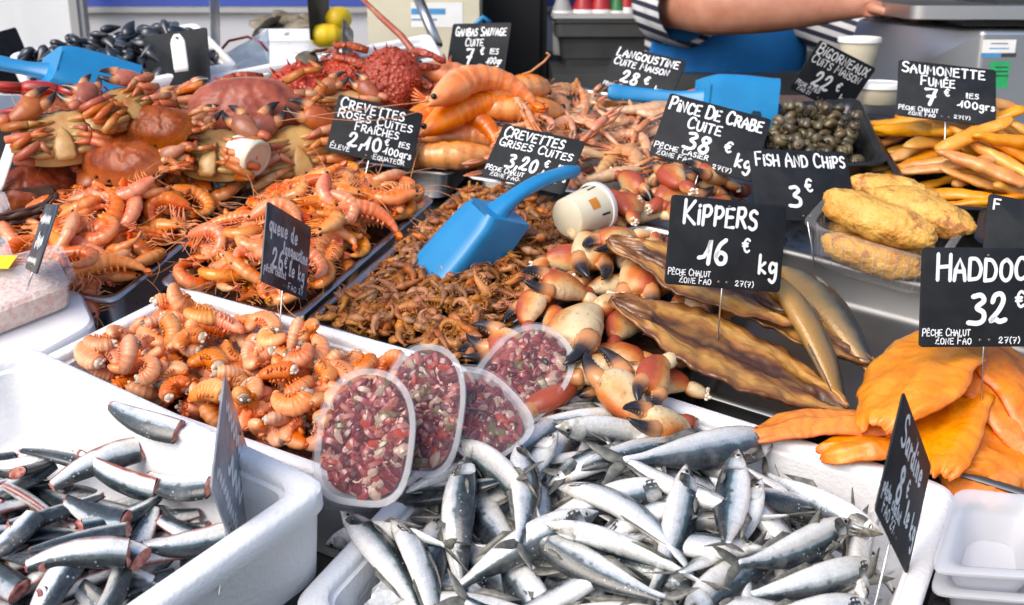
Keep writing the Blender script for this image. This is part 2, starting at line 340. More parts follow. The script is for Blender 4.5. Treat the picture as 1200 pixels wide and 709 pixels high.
# ------------------------------------------------------------------ mesh builder
class MB:
    def __init__(s): s.v = []; s.f = []; s.m = []; s.a = []
    def add(s, vs, fs, mi=0, at=None):
        o = len(s.v); s.v.extend([tuple(p) for p in vs]); s.f.extend([tuple(i + o for i in f) for f in fs]); s.m.extend([mi] * len(fs))
        s.a.extend(at if at is not None else [(0, 0, 0)] * len(vs))
    def loft(s, P, rx, rz, seg=10, up=(0, 0, 1), mi=0, w=0.0, axis='up', cap=True, sq=1.0):
        P = np.asarray(P, float); n = len(P); rx = np.broadcast_to(np.asarray(rx, float), (n,)); rz = np.broadcast_to(np.asarray(rz, float), (n,))
        T = np.gradient(P, axis=0); T /= np.linalg.norm(T, axis=1)[:, None] + 1e-12
        up = np.broadcast_to(np.asarray(up, float), (n, 3))
        S = np.cross(up, T); S /= np.linalg.norm(S, axis=1)[:, None] + 1e-12; U = np.cross(T, S)
        ph = np.arange(seg) * 2 * math.pi / seg
        cc, ss = np.cos(ph), np.sin(ph)
        if sq != 1.0: cc = np.sign(cc) * abs(cc) ** sq; ss = np.sign(ss) * abs(ss) ** sq
        V = P[:, None] + S[:, None] * (rx[:, None] * cc)[..., None] + U[:, None] * (rz[:, None] * ss)[..., None]
        vs = V.reshape(-1, 3); at = []
        for i in range(n):
            for k in range(seg): at.append((i / (n - 1), .5 + .5 * (ss[k] if axis == 'up' else cc[k]), w))
        fs = []
        for i in range(n - 1):
            for k in range(seg):
                k2 = (k + 1) % seg; fs.append((i * seg + k, i * seg + k2, (i + 1) * seg + k2, (i + 1) * seg + k))
        vs = [tuple(p) for p in vs]
        if cap:
            a = len(vs); vs.append(tuple(P[0])); at.append((0, .5, w)); fs += [(a, (k + 1) % seg, k) for k in range(seg)]
            a = len(vs); vs.append(tuple(P[-1])); at.append((1, .5, w)); b0 = (n - 1) * seg; fs += [(a, b0 + k, b0 + (k + 1) % seg) for k in range(seg)]
        s.add(vs, fs, mi, at)
    def tube(s, P, r, seg=6, mi=0, w=0.0):
        P = np.asarray(P, float); d = P[-1] - P[0]; d = d / (np.linalg.norm(d) + 1e-9)
        up = (0, 0, 1) if abs(d[2]) < .9 else (0, 1, 0)
        s.loft(P, r, r, seg, up, mi, w)
    def ell(s, c, r, seg=10, rings=7, mi=0, w=0.0, R=None):
        t = np.linspace(-1, 1, rings + 2); k = np.sqrt(np.maximum(1 - t ** 2, 0)); k[0] = k[-1] = .02
        P = np.zeros((len(t), 3)); P[:, 0] = t * r[0]
        o = len(s.v); s.loft(P, k * r[1], k * r[2], seg, (0, 0, 1), mi, w)
        for i in range(o, len(s.v)):
            p = np.array(s.v[i])
            if R is not None: p = R @ p
            s.v[i] = tuple(p + np.asarray(c))
    def box(s, lo, hi, mi=0):
        x0, y0, z0 = lo; x1, y1, z1 = hi
        s.add([(x0, y0, z0), (x1, y0, z0), (x1, y1, z0), (x0, y1, z0), (x0, y0, z1), (x1, y0, z1), (x1, y1, z1), (x0, y1, z1)],
              [(0, 3, 2, 1), (4, 5, 6, 7), (0, 1, 5, 4), (1, 2, 6, 5), (2, 3, 7, 6), (3, 0, 4, 7)], mi)
    def loops(s, Ls, mi=0, capa=False, capb=False):
        n = len(Ls[0]); vs = [tuple(p) for l in Ls for p in l]; fs = []; at = []
        for i in range(len(Ls)): at += [(i / max(1, len(Ls) - 1), 0, 0)] * n
        for i in range(len(Ls) - 1):
            for k in range(n):
                k2 = (k + 1) % n; fs.append((i * n + k, i * n + k2, (i + 1) * n + k2, (i + 1) * n + k))
        if capa: fs.append(tuple(range(n - 1, -1, -1)))
        if capb: o = (len(Ls) - 1) * n; fs.append(tuple(range(o, o + n)))
        s.add(vs, fs, mi, at)
    def grid(s, G, mi=0, at=None, closed=None, thick=None):
        """G[i][j] points; with thick a bottom sheet is added and the rim closed."""
        G = np.asarray(G, float); ni, nj = G.shape[:2]
        vs = [tuple(p) for p in G.reshape(-1, 3)]; fs = [(i * nj + j, (i + 1) * nj + j, (i + 1) * nj + j + 1, i * nj + j + 1) for i in range(ni - 1) for j in range(nj - 1)]
        A = list(at) if at is not None else [(i / (ni - 1), j / (nj - 1), 0) for i in range(ni) for j in range(nj)]
        if thick is not None:
            o = len(vs); tk = np.broadcast_to(np.asarray(thick, float), (ni, nj))
            vs += [(p[0], p[1], p[2] - t) for p, t in zip(G.reshape(-1, 3), tk.reshape(-1))]; A = A + A
            fs += [(o + i * nj + j, o + i * nj + j + 1, o + (i + 1) * nj + j + 1, o + (i + 1) * nj + j) for i in range(ni - 1) for j in range(nj - 1)]
            rim = [(i, 0) for i in range(ni)] + [(ni - 1, j) for j in range(1, nj)] + [(i, nj - 1) for i in range(ni - 2, -1, -1)] + [(0, j) for j in range(nj - 2, 0, -1)]
            rim = [i * nj + j for i, j in rim]
            fs += [(rim[k], o + rim[k], o + rim[(k + 1) % len(rim)], rim[(k + 1) % len(rim)]) for k in range(len(rim))]
        s.add(vs, fs, mi, A)
    def mesh(s, name, mats, smooth=True, sharp=None):
        me = bpy.data.meshes.new(name); me.from_pydata(s.v, [], s.f)
        for mn in (mats if isinstance(mats, (list, tuple)) else [mats]): me.materials.append(MATS[mn])
        me.polygons.foreach_set('material_index', s.m)
        if smooth: me.polygons.foreach_set('use_smooth', [True] * len(s.f))
        ca = me.attributes.new('pat', 'FLOAT_COLOR', 'POINT')
        ca.data.foreach_set('color', [x for a in s.a for x in (a[0], a[1], a[2], 1.0)])
        if sharp: me.set_sharp_from_angle(angle=R_(sharp))
        me.update(); return me

def obj(name, me, parent=None):
    o = bpy.data.objects.new(name, me); COL.objects.link(o)
    if parent is not None: o.parent = parent
    return o
def tag(o, label, cat, group=None, kind=None):
    o['label'] = label
    if cat: o['category'] = cat
    if group: o['group'] = group
    if kind: o['kind'] = kind
    return o
def copy_thing(r):
    c = r.copy(); COL.objects.link(c)
    for k in ('label', 'category', 'group'):
        if k in c: del c[k]
    for ch in list(r.children):
        d = ch.copy(); COL.objects.link(d); d.parent = c; d.matrix_parent_inverse = Matrix()
        for g in list(ch.children):
            e = g.copy(); COL.objects.link(e); e.parent = d
    return c
def mat4(R, p, s=1.0):
    M = Matrix.Identity(4)
    sv = s if isinstance(s, (tuple, list)) else (s, s, s)
    for i in range(3):
        for j in range(3): M[i][j] = float(R[i][j]) * sv[j]
        M[i][3] = float(p[i])
    return M
def put(o, p, R=np.eye(3), s=1.0):
    o.matrix_world = MT @ mat4(R, p, s); return o
def putw(o, p, rz=0.0, s=1.0):
    o.matrix_world = Matrix.Translation(Vector(p)) @ Matrix.Rotation(rz, 4, 'Z') @ Matrix.Scale(s, 4); return o
def frame(yaw, n=(0, 0, 1), roll=0.0):
    n = np.asarray(n, float); n = n / np.linalg.norm(n)
    h = np.array([math.cos(yaw), math.sin(yaw), 0]); x = h - n * (h @ n); x /= np.linalg.norm(x); y = np.cross(n, x)
    R = np.stack([x, y, n], 1)
    if roll:
        c, s = math.cos(roll), math.sin(roll); R = R @ np.array([[1, 0, 0], [0, c, -s], [0, s, c]])
    return R
def stone(name, mats, mb, **kw):  # structure
    o = obj(name, mb.mesh(name, mats, **kw)); o['kind'] = 'structure'; return o

# rounded quads for boxes and trays
def quad_inset(Q, d):
    Q = np.asarray(Q, float)[:, :2]; n = len(Q); out = []
    ar = sum(Q[i][0] * Q[(i + 1) % n][1] - Q[(i + 1) % n][0] * Q[i][1] for i in range(n)); sg = 1 if ar > 0 else -1
    for i in range(n):
        a, b, c = Q[i - 1], Q[i], Q[(i + 1) % n]
        e1 = (b - a) / np.linalg.norm(b - a); e2 = (c - b) / np.linalg.norm(c - b)
        n1 = np.array([-e1[1], e1[0]]) * sg; n2 = np.array([-e2[1], e2[0]]) * sg
        k = 1 + n1 @ n2; out.append(b + (n1 + n2) * d / max(k, .2))
    return np.array(out)
def rq(Q, d, r, z, n=6):
    q = quad_inset(Q, d); pts = []
    for i in range(len(q)):
        a, b, c = q[i - 1], q[i], q[(i + 1) % len(q)]
        p1 = b + (a - b) / np.linalg.norm(a - b) * r; p2 = b + (c - b) / np.linalg.norm(c - b) * r
        for k in range(n + 1):
            t = k / n; p = (1 - t) ** 2 * p1 + 2 * t * (1 - t) * b + t * t * p2; pts.append((p[0], p[1], z))
    return pts
def ccw(Q):
    Q = [np.asarray(q, float)[:2] for q in Q]; n = len(Q)
    ar = sum(Q[i][0] * Q[(i + 1) % n][1] - Q[(i + 1) % n][0] * Q[i][1] for i in range(n))
    return Q if ar > 0 else Q[::-1]
def foam_box(Q, zt, zb, wall=.022, r=.03, name='polystyrene_box', floor=.02):
    Q = ccw(Q); c = np.mean(Q, axis=0); q = [p - c for p in Q]; h = zt - zb
    mb = MB(); mb.loops([rq(q, .012, r, 0), rq(q, .010, r, .004), rq(q, .004, r, h - .03), rq(q, 0, r, h - .026), rq(q, 0, r, h - .004), rq(q, .004, r, h), rq(q, wall - .004, r * .8, h), rq(q, wall, r * .8, h - .004),
                         rq(q, wall, r * .8, h - .012), rq(q, wall + .004, r * .8, h - .014), rq(q, wall + .012, r * .7, floor + .008), rq(q, wall + .02, r * .7, floor)], 0, True, True)
    o = obj(name, mb.mesh(name, 'styrofoam', sharp=50)); put(o, (c[0], c[1], zb)); return o
def steel_tray(Q, zt=0.0, depth=.06, r=.03, name='steel_tray', mat='steel', lip=.012, th=.0):
    Q = ccw(Q); c = np.mean(Q, axis=0); q = [p - c for p in Q]
    mb = MB(); e = .0015
    mb.loops([rq(q, lip + .010, r, -depth - e), rq(q, lip + .002, r, -.006), rq(q, .001, r * .7, -.004), rq(q, 0, r * .7, -.001), rq(q, .002, r * .7, .0008), rq(q, lip * .6, r * .8, .0012), rq(q, lip, r, -.001), rq(q, lip + .002, r, -.006), rq(q, lip + .009, r, -depth + .008), rq(q, lip + .018, r, -depth)], 0, True, True)
    o = obj(name, mb.mesh(name, mat, sharp=60)); put(o, (c[0], c[1], zt)); return o

# ------------------------------------------------------------------ heap: things settle on a height map of the display
GX0, GY0, GC = -1.1, .45, .004
GW, GH = 560, 520
HM = np.full((GH, GW), -.10)
gx = GX0 + (np.arange(GW) + .5) * GC; gy = GY0 + (np.arange(GH) + .5) * GC
GXX, GYY = np.meshgrid(gx, gy)
def inpoly(Q, X=GXX, Y=GYY):
    Q = [np.asarray(q)[:2] for q in Q]; ins = np.zeros(np.shape(X), bool)
    for i in range(len(Q)):
        x1, y1 = Q[i - 1]; x2, y2 = Q[i]
        if y1 == y2: continue
        c = ((y1 > Y) != (y2 > Y)) & (X < (x2 - x1) * (Y - y1) / (y2 - y1) + x1); ins ^= c
    return ins
def edist(Q, X=GXX, Y=GYY):
    Q = [np.asarray(q)[:2] for q in Q]; D = np.full(np.shape(X), 9.)
    for i in range(len(Q)):
        a, b = Q[i - 1], Q[i]; d = b - a; t = np.clip(((X - a[0]) * d[0] + (Y - a[1]) * d[1]) / (d @ d), 0, 1)
        D = np.minimum(D, np.hypot(X - a[0] - t * d[0], Y - a[1] - t * d[1]))
    return D
def mound(Q, zlo, zhi, w=.06):
    m = inpoly(Q); t = np.clip(edist(Q) / w, 0, 1); t = t * t * (3 - 2 * t)
    HM[m] = (zlo + (zhi - zlo) * t)[m]
def mound_mesh(Q, name, mat, dz=-.002, rough=.006, step=2):
    """the bed a heap lies on, as a lumpy sheet over the height map"""
    Qa = np.array([np.asarray(q)[:2] for q in Q]); lo = Qa.min(0); hi = Qa.max(0)
    i0, i1 = int((lo[1] - GY0) / GC), int((hi[1] - GY0) / GC) + 1; j0, j1 = int((lo[0] - GX0) / GC), int((hi[0] - GX0) / GC) + 1
    ii = list(range(max(i0, 0), min(i1, GH - 1), step)); jj = list(range(max(j0, 0), min(j1, GW - 1), step))
    M = inpoly(Q); idx = {}; vs = []; fs = []
    for i in ii:
        for j in jj:
            if M[i, j]:
                idx[(i, j)] = len(vs); z = HM[i, j] + dz + rough * mnoise.noise(Vector((gx[j] * 60, gy[i] * 60, 3)))
                vs.append((gx[j], gy[i], z))
    for i in ii[:-1]:
        for j in jj[:-1]:
            k = [(i, j), (i, j + step), (i + step, j + step), (i + step, j)]
            if all(q in idx for q in k): fs.append([idx[q] for q in k])
    mb = MB(); mb.add(vs, fs); o = obj(name, mb.mesh(name, mat)); o.matrix_world = MT; return o
def hsample(x, y):
    j = np.clip(((x - GX0) / GC).astype(int), 0, GW - 1); i = np.clip(((y - GY0) / GC).astype(int), 0, GH - 1); return HM[i, j]
def settle(S, x, y, yaw, sink=.25, maxs=.45, k=.35, s=1.0, stamp=True, flat=1.0):
    """S rows: local x, y, radius. Returns position and plane normal."""
    S = np.asarray(S, float) * s; c, sn = math.cos(yaw), math.sin(yaw)
    X = x + S[:, 0] * c - S[:, 1] * sn; Y = y + S[:, 0] * sn + S[:, 1] * c; r = S[:, 2]
    h = hsample(X, Y)
    for a in range(4):
        h = np.maximum(h, hsample(X + .55 * r * math.cos(a * 1.571), Y + .55 * r * math.sin(a * 1.571)))
    zt = h + r * (1 - sink)
    A = np.stack([np.ones(len(S)), X - x, Y - y], 1); A2 = np.vstack([A, np.diag([0, .015, .015])]); sol = np.linalg.lstsq(A2, np.concatenate([zt, [0, 0, 0]]), rcond=None)[0]
    g = sol[1:]; gl = np.hypot(*g)
    if gl > maxs: g = g * maxs / gl
    res = zt - (A[:, 1:] @ g); z = res.mean() + k * (res.max() - res.mean())
    if stamp:
        zc = z + A[:, 1:] @ g
        for q in range(len(S)):
            rr = r[q]; n = int(rr / GC) + 1; j = int((X[q] - GX0) / GC); i = int((Y[q] - GY0) / GC)
            a0, a1, b0, b1 = max(i - n, 0), min(i + n + 1, GH), max(j - n, 0), min(j + n + 1, GW)
            if a0 >= a1 or b0 >= b1: continue
            d2 = (GXX[a0:a1, b0:b1] - X[q]) ** 2 + (GYY[a0:a1, b0:b1] - Y[q]) ** 2
            HM[a0:a1, b0:b1] = np.where(d2 < rr * rr, np.maximum(HM[a0:a1, b0:b1], zc[q] + flat * np.sqrt(np.maximum(rr * rr - d2, 0))), HM[a0:a1, b0:b1])
    n = np.array([-g[0], -g[1], 1.0]); return np.array([x, y, z]), n / np.linalg.norm(n)
def scatter(Q, n, dmin, rr, pts=None, tries=60):
    """dart throwing in a polygon, best candidate"""
    Qa = np.array([np.asarray(q)[:2] for q in Q]); lo = Qa.min(0); hi = Qa.max(0); pts = [] if pts is None else pts; out = []
    for _ in range(n):
        best = None; bd = -1
        for t in range(tries):
            p = np.array([rr.uniform(lo[0], hi[0]), rr.uniform(lo[1], hi[1])])
            if not inpoly(Q, p[0], p[1]): continue
            d = min((np.hypot(*(p - q)) for q in pts), default=9)
            if d > bd: bd = d; best = p
            if d > dmin: break
        if best is not None: pts.append(best); out.append(best)
    return out

# ------------------------------------------------------------------ food models (local frame: lying flat, z up)
def prof(us, ks, n):
    """smooth profile"""
    u = np.linspace(0, 1, n); us = np.array(us); ks = np.array(ks); return np.interp(u, us, ks)
def curve_spine(Ln, curl, n, start=.3, z=0.0):
    """spine in the xy plane bending to the right (ventral side = -side); returns points, headings"""
    s = np.linspace(0, 1, n); t = np.clip((s - start) / (1 - start), 0, 1)
    hd = math.pi - curl * (t * t * (3 - 2 * t) * .35 + t * .65)          # starts heading -x (head at +x)
    dx = np.cos(hd) * Ln / (n - 1); dy = np.sin(hd) * Ln / (n - 1)
    P = np.zeros((n, 3)); P[1:, 0] = np.cumsum(dx[:-1]); P[1:, 1] = np.cumsum(dy[:-1]); P[:, 2] = z
    P[:, :2] -= (P[:, :2].min(0) + P[:, :2].max(0)) / 2
    return P, hd

def shrimp_parts(Ln, curl, th, seed, name, shell, fat=1.0, nseg=6, leg_mat='shrimp_leg', ant=1.0, legs=True, small=False, headless=False, rngs=44, seg=12):
    r = random.Random(seed); n = rngs
    P, hd = curve_spine(Ln, curl, n, .02 if headless else .30)
    u = np.linspace(0, 1, n)
    if headless: k = prof([0, .04, .15, .4, .7, .9, 1], [.62, .86, 1, .98, .85, .66, .40], n)
    else: k = prof([0, .03, .08, .16, .28, .36, .5, .7, .85, .94, 1], [.03, .18, .42, .72, .98, 1, .93, .76, .55, .38, .22], n)
    ulo = .02 if headless else .33
    segf = ((u - ulo) / .6 * nseg); fr = segf - np.floor(segf); inseg = (u > ulo) & (u < ulo + .62)
    if small: k = k * np.where(u > .36, .80, 1.08)
    k = k * (1 + np.where(inseg, (.13 if headless else .12) * (1 - fr) ** 1.5 - .04, 0))
    mb = MB(); rad = th * k
    mb.loft(P, rad * 1.0, rad * .86 * fat, seg, (0, 0, 1), 0, 0, 'side')
    # dorsal side: bend is clockwise/anticlockwise so the outside of the curve must be v=1
    vsign = np.array([a[1] for a in mb.a]); mb.a = [(a[0], 1 - a[1], a[2]) for a in mb.a] if curl > 0 else mb.a
    # segment side lobes
    if headless:                                  # side plates and little legs below each ring
        T_ = np.stack([np.cos(hd), np.sin(hd), 0 * hd], 1); S_ = np.stack([-T_[:, 1], T_[:, 0], 0 * hd], 1); V_ = -S_ if curl > 0 else S_
        for q in range(5):
            j = int(n * (.10 + .145 * q))
            for sd in (-1, 1):
                b = P[j] + V_[j] * rad[j] * .55 + np.array([0, 0, sd * rad[j] * .72]); e = b + V_[j] * th * r.uniform(.3, .5) + T_[j] * th * r.uniform(.0, .4) + np.array([0, 0, -sd * th * .12]); o_ = len(mb.v)
                mb.loft(np.array([b, b * .5 + e * .5, e]), [th * .30, th * .26, th * .05], [th * .09, th * .08, th * .02], 6, np.cross(V_[j], (0, 0, 1.)) + 1e-4)
                for z_ in range(o_, len(mb.a)): mb.a[z_] = (j / n, .85, 0)
    body = mb.mesh(name, shell)
    T = np.stack([np.cos(hd), np.sin(hd), 0 * hd], 1); S = np.stack([-T[:, 1], T[:, 0], 0 * hd], 1)   # left of travel
    ven = -S if curl > 0 else S
    parts = {}
    # tail fan
    f = MB(); e = P[-1]; t = T[-1]; sv = S[-1]
    for a in (-.75, -.38, 0, .38, .75):
        d = t * math.cos(a * .55) + np.array([0, 0, 1]) * math.sin(a * .8) * .75 + sv * r.uniform(-.15, .15); d /= np.linalg.norm(d)
        ln = Ln * (.13 if not small else .12) * r.uniform(.85, 1.1); q = np.linspace(0, 1, 6)
        f.loft(e - t * th * .2 + d[None] * (q * ln)[:, None], th * np.array([.16, .3, .38, .38, .3, .08]), th * .07 * np.ones(6), 6, np.cross(d, sv) + 1e-4, 0, 0)
    f.a = [(.9, .7, 0)] * len(f.v)
    parts['tail_fan'] = f.mesh('tail_fan', shell)
    if legs and not headless:
        g = MB()
        for i in range(5):
            for sd in (-1, 1):
                j = int(n * (.14 + .045 * i)); b = P[j] + ven[j] * rad[j] * .8 + np.array([0, 0, sd * rad[j] * .4])
                d1 = ven[j] + T[j] * r.uniform(-.7, .5); q1 = b + d1 * th * r.uniform(.8, 1.2) + np.array([0, 0, sd * th * .2]); q2 = q1 + (ven[j] * .5 - T[j] * r.uniform(.1, 1.0)) * th * r.uniform(1.0, 1.6)
                g.tube([b, q1, q2], [th * .10, th * .08, th * .03], 5)
        for i in range(5):
            j = int(n * (.40 + .09 * i)); b = P[j] + ven[j] * rad[j] * .85
            for sd in (-1, 1):
                q = b + ven[j] * th * .55 + T[j] * th * .25 + np.array([0, 0, sd * th * .25])
                g.loft(np.array([b, (b + q) / 2, q]), [th * .12, th * .16, th * .04], [th * .05] * 3, 5)
        parts['legs'] = g.mesh('legs', leg_mat)
    if ant and not headless:
        g = MB(); j = int(n * .06)
        for sd in (-1, 1):
            p = P[j] + np.array([0, 0, sd * th * .15]); d = -T[j] * 1.0 + ven[j] * r.uniform(-.5, .8) + np.array([0, 0, r.uniform(.1, .35)]); pts = [p]; d /= np.linalg.norm(d)
            ln = Ln * ant * (1.0 if abs(sd) == 1 else .35); c = r.uniform(-.25, .25)
            for q in range(7):
                d = d + S[j] * c + np.array([0, 0, -.09]); d /= np.linalg.norm(d); pts.append(pts[-1] + d * ln / 7)
            g.tube(pts, np.linspace(.00055, .0003, 8) * (1.0 if not small else .6) * (th / .009) ** .5, 4)
        # rostrum and head spikes
        b = P[int(n * .10)] - ven[int(n * .10)] * rad[int(n * .1)] * .7
        g.tube([b, b - T[2] * Ln * .07, b - T[2] * Ln * .14 - ven[2] * th * .25], [th * .12, th * .09, th * .02], 5)
        parts['antennae'] = g.mesh('antennae', 'shrimp_antenna')
    if not headless and not small:
        g = MB(); g.ell((0, 0, 0), (th * .2, th * .2, th * .2), 8, 5); em = g.mesh('eye', 'eye_black'); j = int(n * .085)
        parts['eye'] = [(em, P[j] - ven[j] * rad[j] * .35 + np.array([0, 0, sd * rad[j] * .95])) for sd in (-1, 1)]
    foot = [(P[i][0], P[i][1], rad[i] * .8) for i in range(3, n, max(2, n // 12))]
    return body, parts, foot
def make_thing(name, body, parts):
    o = obj(name, body)
    for k, me in parts.items():
        if isinstance(me, list):
            for m2, loc in me: e = obj(k, m2, o); e.location = Vector(loc)
        else: obj(k, me, o)
    return o
def variants(fn, n): return [fn(i) for i in range(n)]

# -------- sardine
def sardine_parts(Ln, bx, bz, seed, skin='fish_skin'):
    r = random.Random(seed); n = 30; u = np.linspace(0, 1, n)
    x = Ln * (.5 - u)
    hh = Ln * prof([0, .02, .05, .1, .16, .24, .35, .5, .65, .8, .9, 1], [.005, .018, .036, .060, .080, .096, .105, .10, .082, .052, .032, .026], n)
    hh = hh * 1.10; ht = Ln * prof([0, .02, .05, .1, .2, .35, .5, .65, .8, .9, 1], [.004, .013, .027, .042, .057, .062, .058, .046, .028, .015, .007], n)
    P = np.stack([x, bx * Ln * (4 * (u - .5) ** 2 - .4) - hh * .06, bz * Ln * (u - .45) ** 2 * -2.2], 1)
    mb = MB(); mb.loft(P, hh, ht, 18, (0, 0, 1), 0, 0, 'side')
    body = mb.mesh('sardine', skin)
    parts = {}
    e = P[-1]; d = (P[-1] - P[-3]); d /= np.linalg.norm(d); sv = np.array([-d[1], d[0], 0]) * -1
    f = MB(); hw = hh[-1]
    for sd in (-1, 1):
        a = e - d * .002; tip = e + d * Ln * .17 + sv * sd * Ln * .13; mid = e + d * Ln * .07
        q = np.linspace(0, 1, 6); out = np.array([a + sv * sd * hw + (tip - a - sv * sd * hw) * t + sv * sd * .003 * math.sin(t * 3.1) for t in q]); inn = np.array([a + (mid - a) * min(1, t * 2) + (tip - mid) * max(0, t * 2 - 1) for t in q])
        up = np.array([0, 0, .0007]); zc = np.array([0, 0, r.uniform(-.004, .004)])
        f.grid(np.stack([out + up + zc * q[:, None] ** 2, (out + inn) / 2 + up * 1.3 + zc * q[:, None], inn + up + zc * q[:, None]], 1), thick=.0012)
    parts['tail_fin'] = f.mesh('tail_fin', 'fish_fin')
    f = MB(); j = int(n * .52); q = np.linspace(0, 1, 5)
    b0 = np.array([P[j + int(6 * t)] + np.array([0, hh[j + int(6 * t)] * .96, 0]) for t in q]); t0 = b0 + np.array([[-.012 - .002 * k, Ln * .035 * (1 - .75 * t), 0] for k, t in enumerate(q)])
    f.grid(np.stack([b0 + [0, 0, .0004], t0 + [0, 0, .0004]], 1), thick=.0008)
    parts['dorsal_fin'] = f.mesh('dorsal_fin', 'fish_fin')
    f = MB()
    for sd in (-1, 1):
        j = int(n * .24); b = P[j] + np.array([0, -hh[j] * .55, sd * ht[j] * .86]); q = np.linspace(0, 1, 5)
        f.loft(np.array([b + np.array([-Ln * .11 * t, -Ln * .015 * t, sd * .0015]) for t in q]), Ln * np.array([.006, .014, .016, .012, .003]), [.0005] * 5, 6)
    parts['pectoral_fin'] = f.mesh('pectoral_fin', 'fish_fin')
    f = MB()
    for sd in (-1, 1):
        js = range(int(n * .10), int(n * .215) + 1)
        G = []
        for j in js:
            row = []
            for ph in np.linspace(-.95, .72, 7):
                kk = (j - js[0]) / (len(js) - 1)
                ph2 = ph * (1 - .55 * max(0, kk - .55) / .45) - .1; row.append(P[j] + np.array([0, hh[j] * 1.03 * math.sin(ph2 * 1.45), sd * (ht[j] * math.cos(ph2 * 1.45) + .0007)]))
            G.append(row)
        G = np.array(G); phs = np.linspace(-.95, .72, 7); A = [(.17 + .03 * (i_ / (len(G) - 1)), .5 + .5 * math.sin(p_ * 1.45) * .8, 1.0 if i_ == len(G) - 1 else (.35 if i_ == 0 else .0)) for i_ in range(len(G)) for p_ in (phs if sd < 0 else phs[::-1])]
        if sd < 0: G = G[:, ::-1]; A = [A[i_ * 7 + 6 - k_] for i_ in range(len(G)) for k_ in range(7)]
        G = G[:, ::-1]; A = [A[i_ * 7 + k_] for i_ in range(len(G)) for k_ in range(7)]
        f.grid(G, 0, A)
    parts['gill_cover'] = f.mesh('gill_cover', skin)
    f = MB(); rr = Ln * .024; f.ell((0, 0, 0), (rr, rr, rr * .34), 12, 7, 0); f.ell((0, 0, rr * .16), (rr * .62, rr * .62, rr * .3), 10, 5, 1); f.ell((0, 0, -rr * .16), (rr * .62, rr * .62, rr * .3), 10, 5, 1)
    em = f.mesh('eye', ['fish_eye', 'eye_black']); j = int(n * .075)
    parts['eye'] = [(em, P[j] + np.array([-.002, hh[j] * .22, sd * ht[j] * .93])) for sd in (-1, 1)]
    foot = [(P[i][0], P[i][1] + oy * hh[i], ht[i]) for i in range(2, n, 3) for oy in (-.5, .5)]
    return body, parts, foot

# -------- gutted herring piece: head and tail cut away
def herring_parts(Ln, bx, seed):
    n = 20; u = np.linspace(0, 1, n); x = Ln * (.5 - u)
    hh = Ln * prof([0, .2, .5, .8, 1], [.155, .17, .155, .11, .07], n); ht = Ln * prof([0, .2, .5, .8, 1], [.078, .082, .07, .05, .03], n)
    P = np.stack([x, bx * Ln * (4 * (u - .5) ** 2 - .4), -.12 * Ln * (u - .5) ** 2], 1)
    mb = MB(); mb.loft(P, hh, ht, 16, (0, 0, 1), 0, 0, 'side', cap=False); mb.a = [(.25 + .6 * a[0], a[1], a[2]) for a in mb.a]
    body = mb.mesh('herring_piece', 'herring_skin')
    cfs = []; r = random.Random(seed)
    for i, dx in ((0, .004), (n - 1, -.002)):
        c = MB()
        ph = np.linspace(0, 2 * math.pi, 17)[:-1]; k = 1 if i == 0 else -1
        ring = [P[i] + np.array([0, hh[i] * math.cos(a), ht[i] * math.sin(a)]) for a in ph]; ring2 = [P[i] + np.array([(.0022 if i == 0 else -.0022) + .0016 * r.uniform(-1, 1), hh[i] * .78 * math.cos(a), ht[i] * .74 * math.sin(a)]) for a in ph]; ring3 = [P[i] + np.array([(.0008 if i == 0 else -.0008), hh[i] * .35 * math.cos(a) - hh[i] * .15, ht[i] * .4 * math.sin(a)]) for a in ph]
        L3 = [ring, ring2, ring3]
        c.loops(L3 if k < 0 else [l[::-1] for l in L3], 0, False, True); cfs.append((c.mesh('cut_face', 'cut_fish'), (0, 0, 0)))
    parts = {'cut_face': cfs}
    foot = [(P[i][0], P[i][1] + oy * hh[i], ht[i]) for i in range(1, n, 3) for oy in (-.5, .5)]
    return body, parts, foot

